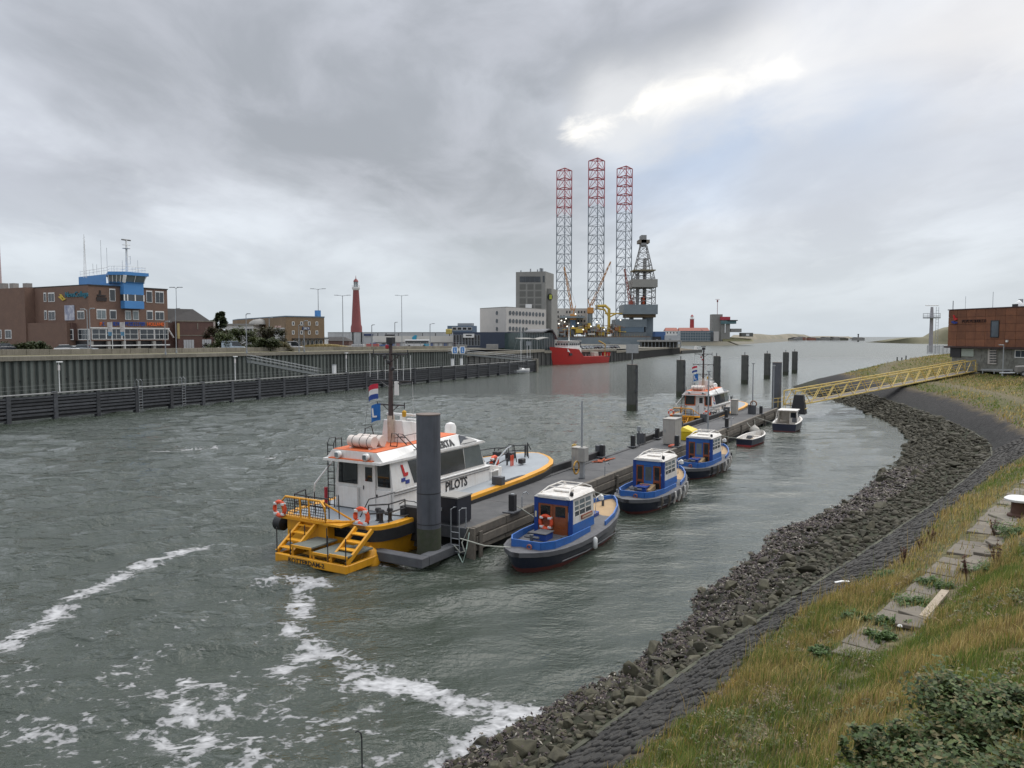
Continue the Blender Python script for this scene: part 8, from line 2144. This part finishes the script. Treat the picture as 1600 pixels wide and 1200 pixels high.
for k, (px, py, h, lab) in enumerate(((1412, 868, .75, 'reddish brown dock plant, tallest of the group by the revetment'), (1440, 848, .55, 'pair of thin brown dock stalks right of the tallest dock'), (1455, 833, .5, 'small brown dock plant farthest along the lip'), (1510, 930, 1.0, 'tall brown dock stalk right of the driftwood plank'), (1555, 915, .9, 'tall brown dock stalk near the right edge'), (1553, 850, .7, 'bushy brown dock plant beside the broken slabs'))):
    p = P(px, py, 3.4); p[2] = zland(p[0], p[1]); g = random.Random(70 + k); t = thing('dock_plant', lab, 'weed', tuple(p), 0, 'brown dock plants')
    cs = []
    for i in range(5):
        a = g.uniform(0, 6.28); q_ = g.uniform(.02, .22); hh = h * g.uniform(.6, 1); top = (q_ * math.cos(a), q_ * math.sin(a), hh); MB().tube([(0, 0, 0), top], [.01, .005], 4).build('stalk', mat('dock_stalk', (.10, .05, .03)), t); cs += [(top[0] * f_, top[1] * f_, hh * f_, .045) for f_ in (.5, .65, .8, .95)]
    leaf_cloud('seed_heads', cs, 520, (.015, .035), RB, 80 + k, t)
# --- small things on the bank
p = P(1592, 806, 3.75); t = thing('mooring_bollard', 'rusty iron mooring bollard with white painted top at the right edge', 'bollard', (p[0], p[1], zland(p[0], p[1])))
MB().lathe([(.42, 0), (.42, .1), (.30, .16), (.27, .62)], n=18).build('post', mat('rusty_iron', (.07, .035, .025), (.10, .05, .03), 4, .8, .4, 9), t, True); MB().lathe([(.27, .621), (.52, .66), (.54, .74), (.42, .82), (.05, .85)], n=18).build('cap', M_WHITE, t, True)
MB().box((-.9, -.7, -.25), (.7, .6, .02)).build('plinth', M_CONC, t, bevel=.03)
a, c = P(1443, 964, 3.8), P(1477, 925, 3.8); a[2] = zland(a[0], a[1]) + .12; c[2] = zland(c[0], c[1]) + .16
t = thing('driftwood_plank', 'pale weathered plank lying in the grass beside the path', 'plank', tuple(a)); MB()._bar((0, 0, 0), tuple(c - a), .2, .07).build('board', mat('bleached_wood', (.38, .32, .24), (.27, .22, .16), 6, .9, .4, 20), t)
p = P(1316, 909, 2.6); t = thing('litter_sheet', 'scrap of pale plastic lying on the dark revetment', 'litter', (p[0], p[1], zland(p[0], p[1]) + .12)); MB().loft([[(-.25, -.05, 0), (-.25, .05, 0), (-.25, .05, .02), (-.25, -.05, .02)], [(0, -.09, .06), (0, .06, .05), (0, .06, .07), (0, -.09, .08)], [(.28, -.03, .02), (.28, .09, .02), (.28, .09, .04), (.28, -.03, .04)]]).build('sheet', M_WHITE, t)
p = P(1406, 984, 3.65); t = thing('litter_paper', 'crumpled white paper beside the near end of the slabs', 'litter', (p[0], p[1], zland(p[0], p[1]) + .1)); MB().lathe([(.02, 0), (.07, .01), (.05, .04), (.02, .06)], n=5).build('paper', M_WHITE, t)
p = P(566, 1215, 0); t = thing('marker_rod', 'thin dark rod with bent top standing in the water at the bottom edge', 'rod', (p[0], p[1], 0)); MB().tube([(0, 0, -1), (0, 0, 1.0), (-.02, 0, 1.15), (-.10, 0, 1.2), (-.16, 0, 1.16)], .018, 6).build('rod', M_BLACK, t)
# bank-side posts and the parked trailer by the rusty building
for k, (px, py, h, lab) in enumerate(((1402, 556, 2.2, 'short dark post on the headland, left of its fellows'), (1416, 548, 2.0, 'short dark post on the headland, middle one'), (1409, 563, 1.8, 'short dark post on the headland, lowest one'))):
    p = D(px, py, 195); t = thing('headland_post', lab, 'post', (p[0], p[1], zland(p[0], p[1]) - .1)); MB().cyl((0, 0, 0), .14, h, 8).build('post', M_BLACK, t); MB().cyl((0, 0, h), .18, .1, 8).build('cap', M_BLACK, t)
def lamp_post(p, h, lab, arm=.9, double=False, grp=None, r=.09, head=(.9, .3, .14)):
    t = thing('lamp_post', lab, 'lamp post', tuple(p), 0, grp); MB().cyl((0, 0, 0), r, h, 8, r * .6).build('pole', M_GALV, t, True)
    for s in ((-1, 1) if double else (1,)):
        if arm: MB().tube([(0, 0, h - .25), (s * arm * .4, 0, h), (s * arm, 0, h + .05)], r * .45, 5).build('arm', M_GALV, t)
        MB().box((s * arm - head[0] / 2, -head[1] / 2, h), (s * arm + head[0] / 2, head[1] / 2, h + head[2])).build('lamp_head', M_GALV, t, bevel=.03)
    MB().cyl((0, 0, 0), r * 1.7, .5, 8).build('base', M_GALV, t)
    return t
p = D(1567, 574, 116); lamp_post((p[0], p[1], 5.0), 4.6, 'slim lamp post in front of the rusty building', -.35, head=(.7, .3, .12))
t = thing('boat_trailer', 'grey covered trailer with wheels parked at the right edge', 'trailer', (*D(1594, 575, 112)[:2], 5.15), R(-20))
MB().loft([[(-.6, -1, .55), (3.4, -1, .55), (3.4, 1, .55), (-.6, 1, .55)], [(-.5, -.95, 1.5), (3.3, -.95, 1.7), (3.3, .95, 1.7), (-.5, .95, 1.5)]]).build('cover', mat('grey_tarp', (.16, .155, .14), (.12, .115, .105), 1.5, .8), t, bevel=.12)
for x in (.2, 1.2): o = MB().torus((x, -1.05, .42), .3, .11, 'y', 18, 8).build('wheel', M_RUB, t, True); MB().cyl((0, 0, 0), .01, .01, 3) ; MB().loft([[(x + .2 * math.cos(a), -1.1, .42 + .2 * math.sin(a)) for a in np.linspace(0, 6.28, 12, endpoint=False)], [(x + .2 * math.cos(a), -1.0, .42 + .2 * math.sin(a)) for a in np.linspace(0, 6.28, 12, endpoint=False)]]).build('rim', M_GALV, o)
MB().bar((-.6, 0, .5), (-2.6, 0, .45), .12).build('drawbar', M_GALV, t)
p = D(1578, 574, 113); t = thing('motor_scooter', 'black motor scooter parked before the stone wall', 'scooter', (p[0], p[1], 5.1), R(-15))
for x in (-.6, .6): o = MB().torus((x, 0, .28), .22, .07, 'y', 16, 7).build('wheel', M_RUB, t, True)
MB().loft([[(-.75, -.16, .35), (-.75, .16, .35), (-.75, .12, .75), (-.75, -.12, .75)], [(-.1, -.18, .25), (-.1, .18, .25), (-.1, .15, .8), (-.1, -.15, .8)], [(.3, -.15, .22), (.3, .15, .22), (.3, .15, .32), (.3, -.15, .32)]]).build('body', M_BLACK, t, bevel=.03); MB().tube([(.3, 0, .3), (.5, 0, .9), (.42, 0, 1.05)], .06, 6).build('steering_column', M_BLACK, t); MB().bar((.42, -.3, 1.05), (.42, .3, 1.05), .04).build('handlebar', M_BLACK, t); MB().cbox((-.4, 0, .82), (.7, .26, .1)).build('seat', M_STEELD, t, bevel=.03)
t = thing('bank_guard_rail', 'low grey guard rail in front of the rusty building', 'rail', (*D(1535, 573, 124)[:2], 5.0), R(-22))
for k in range(6): MB().box((k * 1.6, 0, 0), (k * 1.6 + .12, .12, .75)).build('post', M_GALV, t)
MB().box((-.2, -.06, .5), (8.4, -.01, .75)).build('beam', M_GALV, t)
# ================================================================== small things on the left bank
def quay_at(px, d, back=0): p = D(px, 525, d); return (p[0], p[1], 8.0 - .9 * max(0, min(1, (d - 100) / 140)) - (1.6 * max(0, min(1, (d - 240) / 60)) if d > 240 else 0))


LP = [(277, 450, 182, True, 'tall twin-headed lamp post right of the brick office'), (498, 452, 260, True, 'tall twin-headed lamp post above the ochre block'), (536, 462, 245, True, 'tall twin-headed lamp post left of the red lighthouse'), (628, 462, 300, True, 'tall twin-headed lamp post right of the red lighthouse'),
      (275, 483, 140, False, 'short lamp post in front of the garage'), (385, 491, 148, False, 'lamp post in front of the white villa'), (421, 497, 200, False, 'small lamp post left of the ochre block corner'), (475, 502, 165, False, 'lamp post before the ochre block sign'), (467, 508, 162, False, 'thin post left of the sign lamp post'), (581, 508, 210, False, 'curved lamp post right of the lighthouse foot'), (617, 504, 230, False, 'lamp post before the white hall, left one'), (672, 506, 235, False, 'lamp post before the white hall, right one'), (137, 484, 128, False, 'curved street lamp before the office corner'), (141, 483, 131, False, 'straight signal post beside the office street lamp'), (258, 503, 134, False, 'thin pole at the right end of the office')]
for px, py, d, dbl, lab in LP:
    p = quay_at(px, d); h = CAMH + (525 - py) * d / F - p[2]
    lamp_post(p, h, lab, (.9 if dbl else .5) * (-1.4 if px == 137 else 1) * (2.2 if d > 230 else 1), dbl, 'lamp posts on the left quay', .10 if d < 200 else .16, (1.3 if dbl else .7, .35, .16))
# flag poles with pale banners before the office
for k, (px, top, lab) in enumerate(((175.5, 503, 'left flag pole with pale banner before the office'), (195, 503, 'right flag pole with pale blue banner before the office'))):
    p = quay_at(px, 136); h = CAMH + (525 - top) * 136 / F - p[2]; t = thing('flag_pole', lab, 'flag pole', p, 0, 'flag poles before the office'); MB().cyl((0, 0, 0), .07, h, 6, .04).build('pole', M_WHITE, t)
    S = []
    for q_ in range(8):
        z = h - .05 - q_ * .34; x = -.06 - .75 * (1 if q_ < 6 else .8); wv = .08 * math.sin(q_ * 1.1)
        S.append([(-.05, wv, z), (-.05, wv + .02, z), (x, .02 - wv, z), (x, -wv, z)])
    MB().loft(S[:6]).build('banner', mat('pale_banner', (.5, .47, .44), (.42, .40, .40), 2, .8), t); MB().loft(S[5:]).build('banner_foot', mat('banner_blue', (.10, .25, .38)), t)


# cars: body, cabin glass, wheels
def car(p, rz, m, lab, van=False, grp='cars parked on the left bank'):
    t = thing('parked_van' if van else 'parked_car', lab, 'van' if van else 'car', p, rz, grp)
    L, w, h = (4.9, .95, 1.95) if van else (4.3, .88, 1.45)
    def sec(x, z0, z1, ww): return [(x, -ww, z0), (x, ww, z0), (x, ww * .98, z1), (x, -ww * .98, z1)]
    MB().loft([sec(-L / 2, .4, .75, w * .86), sec(-L / 2 + .15, .25, .9, w), sec(-L * .1, .22, .95, w), sec(L / 2 - .5, .22, .82, w), sec(L / 2, .35, .62, w * .8)]).build('body', m, t, bevel=.05)
    if van: cab = [sec(-L / 2 + .08, .9, h, w * .9), sec(L * .18, .93, h, w * .9), sec(L * .36, .86, 1.0, w * .88)]
    else: cab = [sec(-L / 2 + .25, .88, .95, w * .86), sec(-L * .3, .9, h - .06, w * .74), sec(L * .06, .93, h, w * .74), sec(L * .28, .85, .9, w * .86)]
    MB().loft(cab).build('cabin_glass', M_GLASS, t)
    MB().loft([sec(-L * (.46 if van else .31), h - .04, h + .03, w * (.9 if van else .72)), sec(L * (.17 if van else .05), h - .02, h + .05, w * (.9 if van else .72))]).build('roof', m, t)
    if van: MB().box((-L / 2 + .07, -w * .91, .88), (-L * .05, w * .91, h - .3)).build('load_side', m, t)
    for x in (-L * .3, L * .32):
        for y in (-w, w):
            o = MB().loft([[(x + .31 * math.cos(a), y + s * .1, .31 + .31 * math.sin(a)) for a in np.linspace(0, 6.28, 14, endpoint=False)] for s in (-1, 1)]).build('wheel', M_RUB, t); MB().loft([[(x + .18 * math.cos(a), y + s * .105, .31 + .18 * math.sin(a)) for a in np.linspace(0, 6.28, 10, endpoint=False)] for s in (-1, 1)]).build('rim', M_GALV, o)
    for y in (-.6, .6): MB().cbox((L / 2 - .06, y, .62), (.12, .3, .14)).build('headlight', M_WHITE, t); MB().cbox((-L / 2 + .05, y, .72), (.1, .25, .16)).build('tail_light', M_LRED, t)
    return t


CW, CD, CS = mat('car_white', (.65, .65, .64), rough=.3, coat=.5), mat('car_dark', (.02, .024, .035), rough=.3, coat=.5), mat('car_silver', (.35, .38, .40), rough=.3, coat=.5)
def cq(px, d, dz=0): x, y, z = quay_at(px, d); return (x, y, z + dz)
car(cq(8, 138, .45), rzw + R(8), CD, 'dark car on the quay at the left edge'); car(cq(105, 134, .25), rzw - R(30), CW, 'white car on the quay before the office wing')
car(cq(365, 165, .35), rzw - R(50), mat('van_pale_blue', (.40, .48, .54), rough=.3, coat=.5), 'pale blue van beside the shrubs on the quay', True); car(cq(457, 178, .3), rzw - R(55), CW, 'white van below the porch on the quay', True)
car(cq(134, 142, .2), rzw - R(60), CS, 'silver car half hidden under the office columns')
rr = random.Random(8)
for k in range(15):
    px = 869 + k * 6.6; d = 318 + k * 2.0; m = rr.choice([CD, CD, CD, CS, CW, CD]); x, y = D(px, 525, d)[:2]
    nm = 'dark' if m == CD else 'silver' if m == CS else 'white'; od = 'first second third fourth fifth sixth seventh eighth ninth tenth eleventh twelfth thirteenth fourteenth fifteenth'.split()[k]
    car((x + 1.0, y + 3, 5.42), R(60 + rr.uniform(-12, 12)), m, f'{nm} parked car, {od} from the left in the far row above the red ship', False, 'cars parked above the red ship')
# quayside bus, fence and clutter before the white hall
t = thing('white_coach', 'long white coach parked before the white hall', 'bus', (*D(632, 525, 300)[:2], 6.5), R(2))
MB().box((0, 0, .5), (9.5, 2.5, 3.1)).build('body', CW, t, bevel=.15); MB().box((.3, -.03, 1.6), (9.3, -.005, 2.6)).build('window_band', M_GLASS, t); MB().box((7.4, -.04, .6), (9.4, -.032, 1.5)).build('livery', mat('sign_cyan', (.04, .32, .48)), t)
for x in (1.8, 7.5): MB().loft([[(x + .5 * math.cos(a), y, .5 + .5 * math.sin(a)) for a in np.linspace(0, 6.28, 12, endpoint=False)] for y in (-.05, .3)]).build('wheel', M_RUB, t)
t = thing('quay_fence', 'thin mesh fence with posts along the far quay before the hall', 'fence', (*D(560, 525, 262)[:2], 6.9), math.atan2(D(745, 525, 292)[1] - D(560, 525, 262)[1], D(745, 525, 292)[0] - D(560, 525, 262)[0]))
for k in range(16): MB().box((k * 2.7, 0, 0), (k * 2.7 + .1, .1, 1.9)).build('post', M_GALV, t); MB().box((k * 2.7 + .1, .03, 1.75), (k * 2.7 + 2.7, .07, 1.83)).build('rail', M_GALV, t); MB().box((k * 2.7 + .1, .03, .9), (k * 2.7 + 2.7, .07, .97)).build('rail', M_GALV, t)
for k, (px, d, m, lab) in enumerate(((572, 268, mat('skip_red', (.45, .10, .08)), 'faded red container before the pale warehouse'), (549, 275, M_PANEL, 'pale container left of the red one'), (590, 285, mat('container_blue', (.03, .09, .26)), 'blue container right of the lighthouse foot'), (712, 288, M_CONCG, 'grey container before the dark blue offices'), (760, 275, M_CONCG, 'pale container by the far quay lamp'))):
    x, y, z = quay_at(px, d); t = thing('storage_container', lab, 'container', (x, y, z), R(3)); MB().box((0, 0, .1), (4.2, 2.2, 1.9)).build('box', m, t, bevel=.03)
    for q_ in range(9): MB().box((.25 + q_ * .44, -.04, .2), (.45 + q_ * .44, -.002, 1.8)).build('rib', m, t)
# berth sign on two posts near the yacht
p = D(826, 545, 262); t = thing('berth_sign', 'small white berth sign on two posts near the fender end', 'sign', (p[0], p[1], 3.6)); 
for x in (-.5, .5): MB().cyl((x, 0, 0), .07, 4.2, 6).build('post', M_WHITE, t)
MB().box((-.8, -.1, 4.2), (.8, .0, 5.6)).build('plate', M_GALV, t)

# trees and shrubs
def tree(px, py_top, d, w, lab, cat='tree', pal=((.06, .078, .04), (.085, .10, .045), (.045, .058, .03)), n=1800, trunk=True, sq=1.0, seed=1, leaf=(.25, .5), name='quay_tree', grp='trees and shrubs on the left quay'):
    x, y, z = quay_at(px, d); h = CAMH + (525 - py_top) * d / F - z; g = random.Random(seed); t = thing(name, lab, cat, (x, y, z), 0, grp); cs = []
    if trunk: MB().tube([(0, 0, -.2), (.1, 0, h * .4), (0, .1, h * .85)], [.22, .16, .05], 6).build('trunk', mat('bark', (.06, .045, .035), (.09, .07, .05), 4, .9), t)
    for k in range(20):
        f_ = g.uniform(.25 if trunk else .05, 1); rr_ = w * (1.05 - .8 * f_ ** 1.6 if trunk else 1 - .55 * f_ ** 2); cs.append((g.uniform(-1, 1) * rr_, g.uniform(-1, 1) * rr_ * .6, h * f_ * .96, w * g.uniform(.22, .4)))
        if k % 3 == 0: MB().tube([(0, 0, h * f_ * .55), (cs[-1][0], cs[-1][1], cs[-1][2])], [.07, .02], 4).build('limb', mat('bark', (.06, .045, .035)), t)
    leaf_cloud('crown', cs, n, leaf, pal, seed, t); return t


tree(344, 485, 182, 2.5, 'dark pine tree beside the brick garage', n=5200, seed=5, leaf=(.22, .45))
for k, (px, py, d, w, lab, pal) in enumerate(((337, 512, 172, 2.0, 'brownish shrub against the garage corner', ((.07, .05, .03), (.05, .055, .025))), (352, 521, 166, 2.2, 'green shrub left of the pale blue van', ((.085, .10, .04), (.065, .085, .03))), (375, 516, 170, 2.4, 'green shrub behind the pale blue van', ((.085, .10, .04), (.065, .085, .03))), (395, 519, 170, 2.2, 'dense green shrub left of the twin-branched shrub', ((.085, .10, .04), (.095, .105, .045))), (412, 512, 176, 2.4, 'dark brown-green shrub before the white villa', ((.085, .07, .045), (.065, .07, .035))), (428, 515, 176, 2.2, 'dark shrub left of the white porch', ((.085, .07, .045), (.065, .07, .035))), (436, 536, 168, 2.0, 'ochre tinted low shrub before the porch', ((.13, .11, .045), (.10, .09, .04))), (415, 531, 162, 2.2, 'low green shrub below the dark shrubs', ((.06, .075, .03), (.05, .06, .025))),
                                              (38, 541, 140, 2.0, 'green bush before the brick annex, left part', ((.04, .055, .02), (.06, .07, .03))), (56, 537, 142, 1.8, 'green bush before the brick annex, taller right part', ((.04, .055, .02), (.05, .065, .028))), (2, 538, 141, 1.6, 'green bush behind the dark car at the left edge', ((.04, .055, .02), (.05, .065, .028))))):
    tree(px, py, d, w * 1.45, lab, 'shrub', pal, 3400, False, seed=100 + k, leaf=(.15, .32), name='quay_shrub')
# dry grass mound
g0 = D(520, 525, 195); o = MB()
S = []
for k in range(14):
    f_ = k / 13; px = 447 + f_ * 105; d = 190 + f_ * 12; x, y, z = quay_at(px, d); hh = 1.5 * math.sin(math.pi * f_) ** .7 + .1
    S.append([(x - .4, y - 2.0, z - .2), (x, y, z + hh * .8), (x + .6, y + 2.5, z + hh), (x + 1.5, y + 7, z - .2)])
m_ = MB().loft(S).build('grass_mound', mat('dry_mound', (.26, .19, .085), (.17, .14, .06), .8, 1, .9, 5), None, True); struct(m_)
qn = 9000; g = np.random.default_rng(33); f_ = g.random(qn); pxs = 447 + f_ * 105; dd_ = 190 + f_ * 12; X = (pxs - 800) * dd_ / F; Y = dd_ + g.uniform(-2, 3, qn); Z = 7.4 + 1.25 * np.sin(np.pi * f_) ** .7 * (1 - ((Y - dd_ - 1) / 4) ** 2)
h = g.uniform(.2, .55, qn); w = g.uniform(.03, .07, qn); th = g.uniform(0, 6.28, qn); b_ = np.stack([X, Y, Z - .1], 1); sd_ = np.stack([np.cos(th) * w, np.sin(th) * w, 0 * w], 1); tp = b_ + np.stack([g.normal(0, .12, qn), g.normal(0, .12, qn), h], 1)
vs = np.stack([b_ - sd_, b_ + sd_, tp], 1).reshape(-1, 3); cc = np.array([(.30, .21, .09), (.22, .17, .07), (.14, .13, .05)])[g.integers(0, 3, qn)]
o = join_mesh('mound_grass', vs, [np.arange(qn)[:, None] * 3 + np.array([0, 1, 2])], M_BLADE, colors=np.repeat(cc, 3, 0)); o['label'] = 'dry golden grass on the mound behind the quay'
